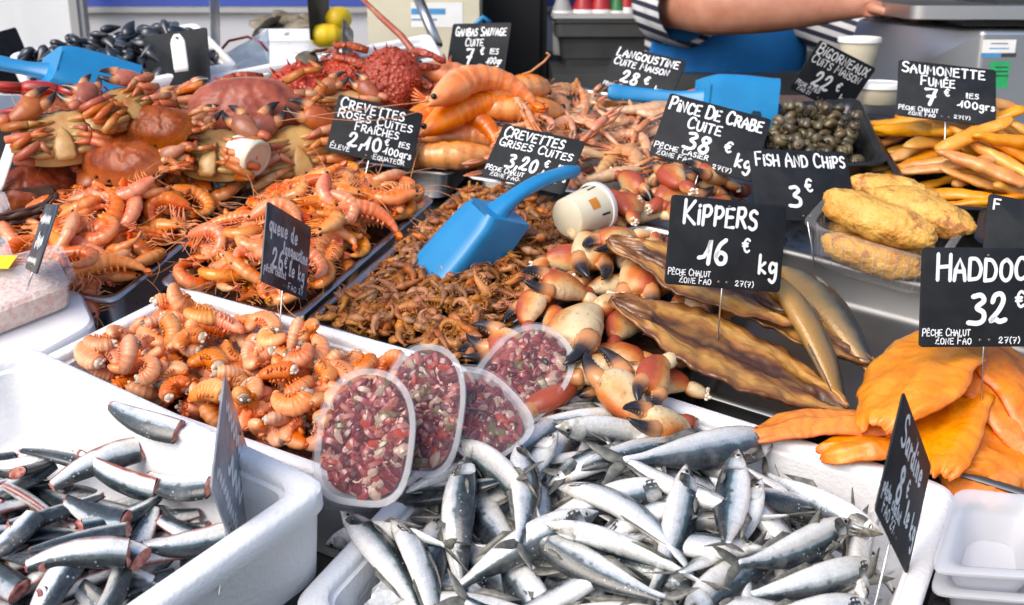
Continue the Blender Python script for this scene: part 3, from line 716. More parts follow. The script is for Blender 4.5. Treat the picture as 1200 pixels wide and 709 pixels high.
# -------- crab claw (one severed pincer)
def bent(P0, d, n, ln, ax, tot):
    pts = [np.array(P0, float)]; d = np.array(d, float)
    for i in range(n - 1):
        pts.append(pts[-1] + d * ln / (n - 1)); c, s = math.cos(tot / (n - 1)), math.sin(tot / (n - 1)); k = np.array(ax, float)
        d = d * c + np.cross(k, d) * s + k * (k @ d) * (1 - c)
    return np.array(pts)
def claw_geo(s=1.0):
    """palm towards +x; fingers in the xy plane; returns (palm, fixed finger, moving finger, wrist) builders"""
    a = MB(); u = np.linspace(0, 1, 16)
    P = np.stack([s * (-.045 + .082 * u), s * .006 * np.sin(u * 3.1), 0 * u], 1)
    a.loft(P, s * np.interp(u, [0, .06, .2, .45, .7, .9, 1], [.006, .013, .019, .027, .029, .025, .014]), s * np.interp(u, [0, .06, .2, .45, .7, .9, 1], [.005, .010, .014, .019, .0195, .016, .009]), 16, (0, 0, 1), 0, 0, 'side')
    f1 = MB(); p = bent((s * .024, -s * .013, 0), (.97, -.22, 0), 10, s * .055, (0, 0, 1), .75); f1.loft(p, s * np.array([.014, .0135, .0125, .011, .0098, .0085, .007, .0055, .0035, .001]), s * np.array([.013, .0125, .0115, .0102, .009, .0075, .006, .005, .003, .001]), 10)
    f2 = MB(); p = bent((s * .026, s * .016, 0), (.93, .36, 0), 10, s * .056, (0, 0, -1), 1.15); f2.loft(p, s * np.array([.0125, .0135, .0125, .011, .0098, .0085, .007, .0055, .0035, .001]), s * np.array([.0125, .0125, .0115, .0102, .009, .0075, .006, .005, .003, .001]), 10)
    for f in (f1, f2):
        Pf = np.array([np.mean(np.array(f.v)[i_ * 10:(i_ + 1) * 10], axis=0) for i_ in range(10)]); sgn = 1 if f is f1 else -1
        for i_ in range(2, 8):
            tn = Pf[i_ + 1] - Pf[i_ - 1]; tn /= np.linalg.norm(tn); nv_ = np.array([-tn[1], tn[0], 0]) * sgn; rr_ = s * np.interp(i_, [2, 8], [.0040, .0022]); f.ell(Pf[i_] + nv_ * s * np.interp(i_, [0, 4, 9], [.0125, .0092, .002]), (rr_, rr_, rr_), 7, 4); f.a[-43:] = [(i_ / 9., .5, 0)] * 43 if len(f.a) >= 43 else f.a[-43:]
    w = MB(); q = np.linspace(0, 1, 8); w.loft(np.stack([s * (-.040 - .03 * q), s * (-.004 - .010 * q), 0 * q], 1), s * np.array([.010, .0125, .0135, .0135, .013, .012, .0105, .008]), s * np.array([.009, .011, .012, .012, .0115, .0105, .009, .007]), 10)
    return a, f1, f2, w
def crab_claw_parts(s, seed):
    a, f1, f2, w = claw_geo(s)
    r = random.Random(seed)
    e = MB()
    for i in range(14): e.ell((s * (-.069 - r.uniform(0, .006)), s * (-.014 + r.uniform(-.008, .008)), s * r.uniform(-.006, .006)), (s * .004, s * .0035, s * .003), 6, 3)
    parts = {'finger': [(f1.mesh('finger', 'claw_tip'), (0, 0, 0)), (f2.mesh('finger', 'claw_tip'), (0, 0, 0))], 'arm_segment': w.mesh('arm_segment', 'claw_shell'), 'torn_flesh': e.mesh('torn_flesh', 'flesh_white')}
    foot = [(s * x, 0, s * q) for x, q in ((-.06, .011), (-.04, .013), (-.02, .018), (0, .019), (.02, .019), (.04, .012), (.06, .009))] + [(s * x, s * y, s * .012) for x, y in ((.0, .018), (.0, -.018), (.05, .018), (.05, -.02))]
    return a.mesh('crab_claw', 'claw_shell'), parts, foot

# -------- whole crab
def crab_thing(name, flip, shell, s=1.0, seed=0, spiny=False, legs_up=False):
    r = random.Random(seed); root = bpy.data.objects.new(name, None); COL.objects.link(root); root.empty_display_size = .05
    W, D, Hh = (.082, .055, .034) if not spiny else (.055, .068, .040)
    nr, na = 18, 72; ph = np.arange(na) * 2 * math.pi / na
    def shape(a):
        e = 2.3; c, q = math.cos(a), math.sin(a); k = (abs(c) ** e + abs(q) ** e) ** (-1 / e)
        sc = 1 + (.045 * abs(math.sin(a * 9)) ** .6 if q > -.35 and not spiny else 0)
        if spiny: k = 1.0 + .18 * max(0, q) ** 6; k *= (1 - .10 * max(0, -q)); sc = 1 + .05 * abs(math.sin(a * 8))
        return c * k * sc * W, q * k * sc * D * (1.0 if q > 0 else .85)
    mb = MB(); vs = [(0, 0, Hh)]; at = [(0, 1, 0)]; fs = []
    for i in range(1, nr + 1):
        t = i / nr
        for a in ph:
            x, y = shape(a); z = Hh * (1 - t ** 2.6) ** .62
            if spiny and t < .95: z += .006 * max(0, mnoise.noise(Vector((x * t * 95, y * t * 95, seed)))) * 1.6
            else: z += .0022 * mnoise.noise(Vector((x * t * 34, y * t * 34, seed))) + .0014 * mnoise.noise(Vector((x * t * 130, y * t * 130, seed))) - .004 * math.exp(-((abs(x * t) - W * .30 - .008 * math.sin(y * t * 60)) / .0045) ** 2) * (1 - t) - (.003 if .82 < t < .97 else 0)
            vs.append((x * t, y * t, z)); at.append((t, 1, 0))
    for k in range(na): fs.append((0, 1 + k, 1 + (k + 1) % na))
    for i in range(nr - 1):
        for k in range(na):
            a0 = 1 + i * na; b0 = a0 + na; fs.append((a0 + k, b0 + k, b0 + (k + 1) % na, a0 + (k + 1) % na))
    mb.add(vs, fs, 0, at)
    if spiny:
        for i in range(46):
            a = r.uniform(0, 6.28); t = math.sqrt(r.random()) * .97 if i > 16 else 1.0; x, y = shape(a); z = Hh * (1 - min(t, .98) ** 2.6) ** .62
            d = np.array([x * .35, y * .35, .03 * (1.1 - t) + .004]); d /= np.linalg.norm(d); mb.tube([np.array([x * t, y * t, z]) - d * .003, np.array([x * t, y * t, z]) + d * .009], [.0028, .0004], 5)
    obj('carapace', mb.mesh('carapace', shell), root)
    # underside: plates, flap and leg sockets
    b = MB(); vs = [(0, 0, -.022)]; fs = []
    for i in range(1, 7):
        t = i / 6
        for a in ph:
            x, y = shape(a); vs.append((x * t * .97, y * t * .97, -.022 * (1 - t ** 2.4) ** .6))
    for k in range(na): fs.append((0, 1 + (k + 1) % na, 1 + k))
    for i in range(5):
        for k in range(na):
            a0 = 1 + i * na; b0 = a0 + na; fs.append((a0 + k, a0 + (k + 1) % na, b0 + (k + 1) % na, b0 + k))
    b.add(vs, fs)
    for i in range(5):
        for sd in (-1, 1):
            b.ell((sd * W * .38, D * (.48 - .26 * i), -.018), (W * .30, D * .105, .009), 10, 6)
    q = np.linspace(0, 1, 9); b.loft(np.stack([0 * q, D * (-.85 + 1.05 * q), -.024 - .006 * np.sin(q * 3.1)], 1), W * np.array([.16, .2, .21, .2, .19, .16, .13, .09, .03]) * (1 + .12 * (np.arange(9) % 2)), [.004] * 9, 8)
    obj('underside', b.mesh('underside', 'crab_belly'), root)
    # legs
    for sd in (-1, 1):
        for i in range(4):
            a = (.55 - .42 * i); bx, by = sd * W * .75, D * a; lift = r.uniform(-.012, .012) - .006
            if legs_up: lift = -.018 - r.uniform(0, .02)
            j1 = np.array([sd * (W * .75 + r.uniform(.03, .042)), by + r.uniform(-.012, .012), lift]); fold = r.uniform(-.7, .9)
            j2 = j1 + np.array([sd * .026 * math.cos(fold), .028 * math.sin(fold) - .008, lift * .6 - .008 * (0 if legs_up else 1)]); j3 = j2 + np.array([-sd * r.uniform(-.012, .022), r.uniform(-.03, -.008), -.012 if not legs_up else -.016])
            if legs_up:
                bx = sd * W * .62; dy = r.uniform(-.006, .006); j1 = np.array([sd * W * r.uniform(.95, 1.15), by + dy - .004, -.024 - r.uniform(0, .008)]); j2 = np.array([sd * W * r.uniform(.42, .60), by + dy * 2 - .008 + .006 * i, -.038 - r.uniform(0, .008)]); j3 = np.array([sd * W * r.uniform(.12, .3), by * .8 + r.uniform(-.012, .012), -.034])
                g = MB(); g.loft(np.array([[bx, by, -.016], (np.array([bx, by, -.016]) + j1) / 2, j1]), [.008, .0095, .007], [.006, .007, .006], 8); g.loft(np.array([j1, (j1 + j2) / 2, j2]), [.0068, .0085, .0062], [.0055, .0065, .005], 8); g.loft(np.array([j2, (j2 + j3) / 2, j3]), [.0058, .0048, .0007], [.005, .004, .0006], 8)
                obj('leg', g.mesh('leg', 'crab_leg'), root); continue
            g = MB(); g.loft(np.array([[bx, by, -.006], (np.array([bx, by, -.004]) + j1) / 2, j1]), [.0065, .0078, .0058], [.005, .0055, .0045], 8); g.loft(np.array([j1 * 1.0, (j1 + j2) / 2, j2]), [.0054, .0062, .0048], [.0045, .005, .004], 8); g.loft(np.array([j2, (j2 + j3) / 2, j3]), [.0048, .0042, .0006], [.004, .0034, .0005], 8)
            obj('leg', g.mesh('leg', 'crab_leg' if not spiny else 'spider_crab_shell'), root)
        # claws folded in front
        ps, f1, f2, w = claw_geo(.72 if not spiny else .5); yaw = math.pi / 2 - sd * -.55 if False else (2.55 if sd > 0 else .6)
        pos = np.array([sd * W * .62, D * 1.02, -.010 if not legs_up else -.02])
        Rr = frame(yaw, (0, 0, 1)); M = mat4(Rr, pos)
        if sd < 0: M = mat4(frame(.6, (0, 0, 1), math.pi), pos)
        pm = obj('claw', ps.mesh('claw', 'crab_pincer' if not spiny else 'spider_crab_shell'), root); pm.matrix_local = M
        obj('finger', f1.mesh('finger', 'claw_tip'), pm); obj('finger', f2.mesh('finger', 'claw_tip'), pm); obj('arm_segment', w.mesh('arm_segment', 'crab_pincer'), pm)
        e = MB(); e.ell((sd * .014, D * .98, .008), (.003, .003, .003), 8, 5); obj('eye', e.mesh('eye', 'eye_black'), root)
    return root

# -------- langoustine / lobster
def langoustine_thing(name, seed, shell, clawmat, Ln=.15, th=.013, curl=1.6, clawr=.004, clawl=.11):
    body, parts, foot = shrimp_parts(Ln, curl, th, seed, name, shell, 1.0, 6, clawmat, .9)
    o = make_thing(name, body, parts); r = random.Random(seed); n = 44; P, hd = curve_spine(Ln, curl, n, .3)
    for sd in (-1, 1):
        g = MB(); b = P[6] + np.array([0, 0, sd * th * .4]); yaw = r.uniform(-.25, .7) * 1.0; d = np.array([math.cos(yaw), -math.sin(yaw) * 1.0, sd * .12 + .08])
        p1 = b + d * clawl * .35; p2 = p1 + np.array([math.cos(yaw * .4), -math.sin(yaw * .4), .02]) * clawl * .42; p3 = p2 + np.array([math.cos(yaw * .2), math.sin(.15), -.05]) * clawl * .42
        g.loft(np.array([b, (b + p1) / 2, p1]), clawr * np.array([.8, 1.0, .9]), clawr * np.array([.7, .9, .8]), 8)
        g.loft(np.array([p1, p1 + (p2 - p1) * .3, p1 + (p2 - p1) * .8, p2]), clawr * np.array([1.0, 1.7, 1.7, 1.2]), clawr * np.array([.9, 1.3, 1.3, 1.0]), 8)
        ax = np.array([0, 1, 0])
        for k in (-1, 1): g.loft(np.array([p2 + ax * k * clawr * .6, (p2 + p3) / 2 + ax * k * clawr * 1.1, p3 + ax * k * clawr * .25]), clawr * np.array([.8, .65, .12]), clawr * np.array([.8, .6, .1]), 6)
        obj('claw', g.mesh('claw', clawmat), o)
    return o, foot

# -------- flat pieces
def kipper_mesh(Ln, W, seed, fold=.0):
    """a split smoked fish opened flat: head at +x"""
    nu, nv = 70, 41; G = np.zeros((nu, nv, 3)); at = []
    for i in range(nu):
        u = i / (nu - 1); w = W * np.interp(u, [0, .04, .12, .2, .32, .5, .7, .85, .95, 1], [.12, .30, .44, .58, .92, 1, .86, .60, .34, .10])
        for j in range(nv):
            v = j / (nv - 1) * 2 - 1
            lobe = max(0, math.sin(min(1, abs(v)) * math.pi * .95 + .05)) ** .6
            wob = 1 + .13 * mnoise.noise(Vector((u * 6, np.sign(v) * 3, seed))) + .07 * mnoise.noise(Vector((u * 26, np.sign(v) * 3, seed)))
            y = v * w * wob; z = .002 + .009 * lobe * np.interp(u, [0, .15, .4, .8, 1], [.6, .8, 1, .7, .3]) + .006 * mnoise.noise(Vector((u * 7, v * 2.2, seed))) + .003 * mnoise.noise(Vector((u * 24, v * 8, seed))) + .007 * abs(v) ** 5 + abs(v) ** 2 * fold * W
            x = Ln * (.5 - u) + .006 * mnoise.noise(Vector((u * 9, v * 4, seed + 5)))
            if u < .18 and abs(v) < .25: z += .004
            G[i, j] = (x, y, z); at.append((u, j / (nv - 1), max(0, 1 - abs(abs(v) - .62) * 2.2) if u > .16 else .15 + .35 * abs(v)))
    mb = MB(); mb.grid(G, 0, at, thick=.004); return mb.mesh('kipper', 'kipper_flesh')
def fillet_mesh(Ln, W, seed, sag=.02, th=.016):
    nu, nv = 64, 34; G = np.zeros((nu, nv, 3)); at = []; T = np.zeros((nu, nv))
    for i in range(nu):
        u = i / (nu - 1); w = W * np.interp(u, [0, .03, .1, .25, .45, .7, .9, .97, 1], [.25, .42, .62, .92, 1, .88, .60, .42, .25])
        cy = .012 * math.sin(u * 4 + seed)
        for j in range(nv):
            v = j / (nv - 1) * 2 - 1
            y = v * w * (1 + .10 * mnoise.noise(Vector((u * 7, np.sign(v) * 2, seed))) + .02 * mnoise.noise(Vector((u * 30, np.sign(v) * 2, seed)))) + cy
            x = Ln * (.5 - u) + .012 * mnoise.noise(Vector((v * 3, u * 4, seed + 9))) + .003 * mnoise.noise(Vector((v * 11, u * 4, seed + 9)))
            edge = (1 - v ** 4) ** .5 * min(1, (u * (1 - u) * 12)) ** .5
            z = th * edge * (1 - .25 * math.exp(-(v * 3.5) ** 2)) + .007 * mnoise.noise(Vector((u * 5, v * 2.2, seed + 4))) + .0011 * mnoise.noise(Vector((u * 22, v * 6, seed + 4))) - sag * (2 * u - 1) ** 2 - .010 * v * v
            G[i, j] = (x, y, z); at.append((u, j / (nv - 1), edge)); T[i, j] = .002 + th * edge * .9
    mb = MB(); mb.grid(G, 0, at, thick=T); return mb.mesh('haddock_fillet', 'haddock_flesh')
def batter_mesh(Ln, r1, r2, seed, name='battered_fish', mat='batter', bend=.0, amp=.17):
    n = 60; u = np.linspace(0, 1, n); k = np.sqrt(np.maximum(0, 1 - np.abs(2 * u - 1) ** 4.2)) * np.interp(u, [0, .3, .6, 1], [.62, .95, 1, .80])
    P = np.stack([Ln * (.5 - u), bend * Ln * (2 * u - 1) ** 2, 0 * u], 1); mb = MB(); mb.loft(P, r1 * k + .0005, r2 * k + .0005, 36)
    mb.v = [tuple(np.array(p) * (1 + amp * mnoise.noise(Vector(p) * (1.6 / r1) * .5 + Vector((seed, 0, 0))) + amp * .45 * mnoise.noise(Vector(p) * (3.4 / r1) * .7 + Vector((seed, 7, 0))) + amp * .25 * mnoise.noise(Vector(p) * (9 / r1) * .7 + Vector((seed, 3, 0))))) for p in mb.v]
    return mb.mesh(name, mat)
def strip_mesh(Ln, r1, seed, bend):
    n = 24; u = np.linspace(0, 1, n); k = np.interp(u, [0, .04, .15, .5, .85, .96, 1], [.45, .75, .95, 1, .72, .5, .2])
    P = np.stack([Ln * (.5 - u), bend * Ln * (2 * u - 1) ** 2, 0 * u], 1); mb = MB(); mb.loft(P, r1 * k, r1 * .62 * k, 12)
    mb.v = [tuple(np.array(p) + r1 * .28 * np.array([mnoise.noise(Vector(p) * 55 + Vector((seed, 0, 0))), mnoise.noise(Vector(p) * 55 + Vector((0, seed, 0))), mnoise.noise(Vector(p) * 55 + Vector((0, 3, seed)))])) for p in mb.v]
    return mb.mesh('smoked_strip', 'smoked_strip')
def winkle_mesh(s=.011):
    mb = MB(); n = 46; t = np.linspace(0, 1, n); ang = t * 2 * math.pi * 2.6; k = (1 - t) ** 1.15
    P = np.stack([np.cos(ang) * s * .52 * k, np.sin(ang) * s * .52 * k, s * (1.55 * t ** .9) - s * .5], 1); mb.loft(P, s * (.60 * k + .03), s * (.62 * k + .03), 10)
    return mb.mesh('winkle', 'winkle_shell')
def mussel_mesh(s=.032):
    mb = MB(); n = 16; u = np.linspace(0, 1, n); k = np.sin(np.clip(u, .02, .985) ** .62 * math.pi) ** .8
    P = np.stack([s * (u - .5) * 2 * .95, .12 * s * np.sin(u * 3), 0 * u], 1); mb.loft(P, s * .5 * k + .0003, s * .36 * k + .0003, 14, sq=.9)
    return mb.mesh('mussel', 'mussel_shell')
def oyster_mesh(s, seed):
    mb = MB(); nr, na = 6, 18; vs = [(0, 0, s * .28)]; fs = []
    for i in range(1, nr + 1):
        for k in range(na):
            a = k * 2 * math.pi / na; t = i / nr; rr = s * t * (1 + .22 * mnoise.noise(Vector((math.cos(a) * 1.5, math.sin(a) * 1.5, seed))))
            vs.append((rr * math.cos(a) * 1.25, rr * math.sin(a), s * .28 * (1 - t * t) + s * .09 * mnoise.noise(Vector((rr * 60, a * 2, seed)))))
    vs.append((0, 0, -s * .1)); B = len(vs) - 1
    for k in range(na): fs.append((0, 1 + k, 1 + (k + 1) % na)); fs.append((1 + (nr - 1) * na + k, B, 1 + (nr - 1) * na + (k + 1) % na))
    for i in range(nr - 1):
        for k in range(na): a0 = 1 + i * na; b0 = a0 + na; fs.append((a0 + k, b0 + k, b0 + (k + 1) % na, a0 + (k + 1) % na))
    mb.add(vs, fs); return mb.mesh('oyster', 'oyster_shell')

# -------- scoop: a blue plastic hand scoop, bowl opening towards +x, handle towards -x
def scoop_thing(Lb=.12, W=.095, D=.055, Lh=.12, name='plastic_scoop', hz=(.62, .028, .006), rr=.018, hend=None):
    root = bpy.data.objects.new(name, None); COL.objects.link(root)
    mb = MB(); nu = 14; nv = 21; th = .0025
    def cs(u, off):
        # U section: floor and two walls; walls fall away towards the open front
        x = -Lb / 2 + Lb * u; hw = (W / 2) * np.interp(u, [0, .12, .5, 1], [.72, .88, .97, 1.0]) - off; d = D * np.interp(u, [0, .1, .45, .8, 1], [1, 1, .95, .62, .30]) ; row = []
        for j in range(nv):
            t = j / (nv - 1)
            per = [(-hw, d), (-hw, rr), (-hw + rr, off), (hw - rr, off), (hw, rr), (hw, d)]
            if t < .3: k = t / .3; p = (-hw, d + (min(rr, d) - d) * k)
            elif t < .4: a = (t - .3) / .1 * math.pi / 2; q = min(rr, d); p = (-hw + q * (1 - math.cos(a)), off + (q - off) * (1 - math.sin(a)))
            elif t <= .6: k = (t - .4) / .2; p = (-hw + rr + (2 * hw - 2 * rr) * k, off)
            elif t < .7: a = (t - .6) / .1 * math.pi / 2; q = min(rr, d); p = (hw - q * (1 - math.sin(a)), off + (q - off) * (1 - math.cos(a)))
            else: k = (t - .7) / .3; p = (hw, min(rr, d) + (d - min(rr, d)) * k)
            row.append((x + .35 * p[1] * (-1 if u < .12 else 0) * (1 - u / .12), p[0], p[1]))
        return row
    outer = np.array([cs(i / (nu - 1), 0) for i in range(nu)]); inner = np.array([cs(i / (nu - 1), th) for i in range(nu)])
    mb.grid(outer); o2 = len(mb.v); mb.grid(inner[:, ::-1])
    for a, b in ((outer[-1], inner[-1]),): mb.grid(np.stack([b, a], 1))
    mb.grid(np.stack([outer[:, 0], inner[:, 0]], 1)); mb.grid(np.stack([inner[:, -1], outer[:, -1]], 1))
    # back wall, a slab with the outline of the first section
    ring = [tuple(p) for p in outer[0]]; ring2 = [(p[0] + .004, p[1], p[2]) for p in ring]
    mb.loops([ring, ring2], 0, True, True)
    obj('bowl', mb.mesh('bowl', 'blue_scoop', sharp=45), root)
    h = MB(); n = 16; u = np.linspace(0, 1, n); P = np.stack([-Lb / 2 + .002 - Lh * u, 0 * u, D * hz[0] + hz[1] * np.sin(u * 1.5) + hz[2] * u], 1)
    if hend is not None:
        p0_ = np.array([-Lb / 2 + .002, 0, D * .45]); p1_ = p0_ + np.array([-.07, 0, 0]); p2_ = np.asarray(hend, float); P = ((1 - u) ** 2)[:, None] * p0_ + (2 * u * (1 - u))[:, None] * p1_ + (u ** 2)[:, None] * p2_
    h.loft(P, np.interp(u, [0, .1, .3, .85, .95, 1], [.024, .017, .0125, .0145, .0165, .012]), np.interp(u, [0, .1, .3, .85, .95, 1], [.016, .012, .0085, .0085, .0105, .008]), 14, sq=.7)
    obj('handle', h.mesh('handle', 'blue_scoop', sharp=60), root)
    return root
# -------- round pot lying or standing
def pot_thing(name, r1, r2, h, mat, lid=True, label=True, lidmat='white_plastic'):
    root = bpy.data.objects.new(name, None); COL.objects.link(root); n = 32; ph = np.arange(n) * 2 * math.pi / n
    ring = lambda r, z: [(r * math.cos(a), r * math.sin(a), z) for a in ph]
    mb = MB(); mb.loops([ring(r1 * .92, 0), ring(r1, .003), ring(r2, h - .006), ring(r2, h)], 0, True, not lid)
    obj('body', mb.mesh('body', mat, sharp=50), root)
    if lid:
        l = MB(); l.loops([ring(r2 + .001, h - .008), ring(r2 + .0035, h - .008), ring(r2 + .0035, h + .001), ring(r2 + .0015, h + .003), ring(r2 - .003, h + .003), ring(r2 - .004, h + .0012)], 0, True, True)
        obj('lid', l.mesh('lid', lidmat, sharp=50), root)
    return root

# ------------------------------------------------------------------ the setting
CW, SW = math.cos(R_(17)), math.sin(R_(17))
def wy(px, py, Y):                      # point of the world plane y = Y seen at a pixel of the photo
    x = (px - 600) / F_PX; v = -(py - 354.5) / F_PX; t = Y / (CW + v * SW)
    return np.array([x * t, Y, CAM_Z + t * (-SW + v * CW)])
def tpoly(Q, z0, z1, name, mat, parent=None):
    Q = ccw(Q); mb = MB(); mb.loops([[(p[0], p[1], z0) for p in Q], [(p[0], p[1], z1) for p in Q]], 0, True, True)
    o = obj(name, mb.mesh(name, mat, smooth=False), parent)
    if parent is None: o.matrix_world = MT
    return o
g = MB(); g.add([(-60, -60, 0), (60, -60, 0), (60, 60, 0), (-60, 60, 0)], [(0, 1, 2, 3)]); stone('ground', 'asphalt', g, smooth=False)

# market counter: sloping deck, front step, legs
ctr = bpy.data.objects.new('market_counter', None); COL.objects.link(ctr); ctr.matrix_world = MT
tag(ctr, 'sloping steel counter carrying all the trays and polystyrene boxes', 'counter')
DECK = [(-1.15, 1.30), (-.30, 1.19), (.02, 1.155), (.487, .90), (1.25, .48), (1.35, 2.17), (-1.15, 2.17)]
STEP = [(-1.15, 1.28), (-.30, 1.17), (.02, 1.150), (.489, .892), (.25, .465), (-1.0, .465)]
tpoly(DECK, -.095, -.0715, 'deck', 'steel', ctr); tpoly(STEP, -.150, -.122, 'step', 'grey_plastic', ctr)
b = MB()
Minv = MT.inverted()
for x, y in ((-1.0, 1.4), (1.1, .8), (-1.0, 2.1), (1.2, 2.1), (-.9, .6), (.24, .60)):
    top = MT @ Vector((x, y, -.10 if y > 1.3 or x > 1 else -.152)); lo = Minv @ Vector((top.x, top.y, 0)); tp = Minv @ top
    l = MB(); l.tube([tuple(lo), tuple(tp)], .02, 10); obj('leg', l.mesh('leg', 'steel'), ctr)
o = MB(); o.add([(-.75, .35, .004), (2.6, .35, .004), (2.6, 2.3, .004), (-.75, 2.3, .004)], [(0, 1, 2, 3)]); stone('floor_mat', 'dark_floor', o, smooth=False)

# the trader's van behind the counter
van = bpy.data.objects.new('market_van', None); COL.objects.link(van)
tag(van, 'open sales van behind the counter, white panels with a blue band', 'van')
def wbox(lo, hi, name, mat, parent=None, **kw):
    m_ = MB(); m_.box(lo, hi); return obj(name, m_.mesh(name, mat, smooth=False), parent)
a0 = wy(93, 60, 3.6); a1 = wy(345, 60, 3.6); zb = wy(200, 7.5, 3.6)[2]
wbox((a0[0], 3.6, .3), (a1[0] + 1.0, 3.66, zb), 'wall_panel', 'panel_white', van)
wbox((a0[0], 3.597, zb), (a1[0] + 1.0, 3.66, zb + .22), 'blue_band', 'band_blue', van)
wbox((a0[0], 3.6, zb + .22), (a1[0] + 1.0, 3.66, 2.35), 'upper_wall', 'white_plastic', van)
wbox((a0[0], 3.575, zb - .018), (a1[0] + 1.0, 3.5965, zb - .004), 'trim_strip', 'grey_wall', van)
wbox((a0[0], 2.42, .0), (3.4, 5.0, .30), 'floor', 'dark_floor', van)
wbox((a0[0] + .35, 3.0, 2.36), (3.4, 5.0, 2.42), 'roof', 'white_plastic', van)
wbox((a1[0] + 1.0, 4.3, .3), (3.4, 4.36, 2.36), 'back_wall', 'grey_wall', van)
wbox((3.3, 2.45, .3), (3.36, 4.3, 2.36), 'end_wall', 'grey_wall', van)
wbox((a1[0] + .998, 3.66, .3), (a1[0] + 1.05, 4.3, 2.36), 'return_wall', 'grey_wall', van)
p0 = wy(84, 40, 3.45)[0]; p1 = wy(96, 40, 3.45)[0]
m_ = MB(); m_.box((p0, 3.45, .0), (p0 + .025, 3.5, 2.6)); m_.box((p1 - .02, 3.46, .0), (p1 + .008, 3.5, 2.6)); obj('door_post', m_.mesh('door_post', 'grey_wall', smooth=False), van)
# white sheet added at the left for the bright outdoors, turned to the sun
m_ = MB(); n = 60; G = []
for i in range(n):
    t = i / (n - 1); x = -4.6 + (p0 - .04 + 4.6) * t; G.append([(x, 3.62 + .05 * math.sin(t * 34) + 2.9 * (1 - t), z) for z in (0.0, 1.0, 2.0, 2.9)])
m_.grid(G, thick=.004)
for i, p in enumerate(m_.v): pass
tag(obj('bright_sheet', m_.mesh('bright_sheet', 'sheet_white')), 'white sheet added for the bright outdoors beyond the blue mussel scoop', 'backdrop')

# dark fittings inside the van
c0 = wy(553, 40, 3.1); c1 = wy(641, 40, 3.1)  # black column put in to stand for the unlit van interior
dark_col = bpy.data.objects.new('dark_column', None); COL.objects.link(dark_col); tag(dark_col, 'tall matt black column added for the dark van interior behind the gambas price slate', 'column')
wbox((c0[0], 3.1, .3), (c1[0], 3.55, 2.2), 'body', 'interior_black', dark_col)
wbox((c0[0] + .02, 3.085, .4), (c1[0] - .02, 3.0985, 2.1), 'front_slab', 'interior_black', dark_col)
zt = wy(700, 78, 2.95)[2]
bench = bpy.data.objects.new('work_bench', None); COL.objects.link(bench); tag(bench, 'dark work bench holding the grey crate', 'bench')
x0, x1 = wy(641, 80, 2.9)[0] + .01, wy(1260, 80, 2.9)[0]
wbox((x0, 2.72, zt - .05), (x1, 3.5, zt), 'worktop', 'grey_plastic', bench); wbox((x0 + .02, 2.76, .3), (x1 - .02, 3.46, zt - .05), 'cabinet_base', 'dark_wall', bench)
# grey crate
cl = wy(652, 78, 2.95)[0]; crx = wy(768, 78, 2.95)[0]; ch = wy(700, 22, 2.95)[2] - zt
q = [(cl, 2.95), (crx + .03, 2.95), (crx + .03, 3.25), (cl, 3.25)]; c = np.mean(q, axis=0); q = [np.array(p) - c for p in q]; Q = ccw(q)
m_ = MB(); m_.loops([rq(Q, .02, .02, 0), rq(Q, .008, .02, ch - .05), rq(Q, -.004, .02, ch - .045), rq(Q, -.004, .02, ch - .012), rq(Q, -.008, .02, ch - .01), rq(Q, -.008, .02, ch), rq(Q, .004, .02, ch), rq(Q, .014, .02, .02)], 0, True, True)
cr = obj('plastic_crate', m_.mesh('plastic_crate', 'grey_plastic', sharp=50)); putw(cr, (c[0], c[1], zt)); tag(cr, 'dark grey plastic crate of red bottles on the bench', 'crate')
m_ = MB(); m_.loops([rq(Q, -.006, .02, ch + .0005), rq(Q, -.011, .02, ch + .001), rq(Q, -.011, .02, ch + .008), rq(Q, -.004, .02, ch + .009)], 0, True, True); obj('rim', m_.mesh('rim', 'grey_wall', sharp=50), cr)
def bottle(px, col, h, r, label, w=None):
    root = bpy.data.objects.new('bottle', None); COL.objects.link(root); x = wy(px, 20, 3.1)[0]
    n = 20; ph = np.arange(n) * 2 * math.pi / n; ring = lambda r_, z: [(r_ * math.cos(a), r_ * math.sin(a), z) for a in ph]
    k = MB(); k.loops([ring(r * .9, 0), ring(r, .006), ring(r, h * .62), ring(r * .4, h * .82), ring(r * .36, h * .88)], 0, True, True); obj('body', k.mesh('body', col, sharp=60), root)
    k = MB(); k.loops([ring(r * .46, h * .88), ring(r * .42, h), ring(r * .2, h * 1.02)], 0, True, True); obj('cap', k.mesh('cap', 'red_plastic', sharp=60), root)
    k = MB(); k.loops([ring(r + .0008, h * .42), ring(r + .0012, h * .425), ring(r + .0012, h * .58), ring(r + .0008, h * .585)], 0, False, False); obj('label_band', k.mesh('label_band', 'white_plastic', sharp=60), root)
    putw(root, (x, 3.1, zt + .02 if px > 655 else zt + .0), 0); tag(root, label, 'bottle', 'bottles in the grey crate'); return root
for px, cc, h, r, lab in ((659, 'grey_wall', .20, .026, 'pale bottle with a red cap at the near end of the grey crate'), (684, 'red_plastic', .205, .030, 'red bottle with white label, first of the two side by side'),
                          (704, 'red_plastic', .205, .030, 'red bottle with white label, second of the two side by side'), (723, 'green_plastic', .20, .022, 'slim green bottle beside the red ones in the crate'), (734, 'red_plastic', .215, .018, 'slim red bottle nearest the striped sleeve')):
    bottle(px, cc, h, r, lab)

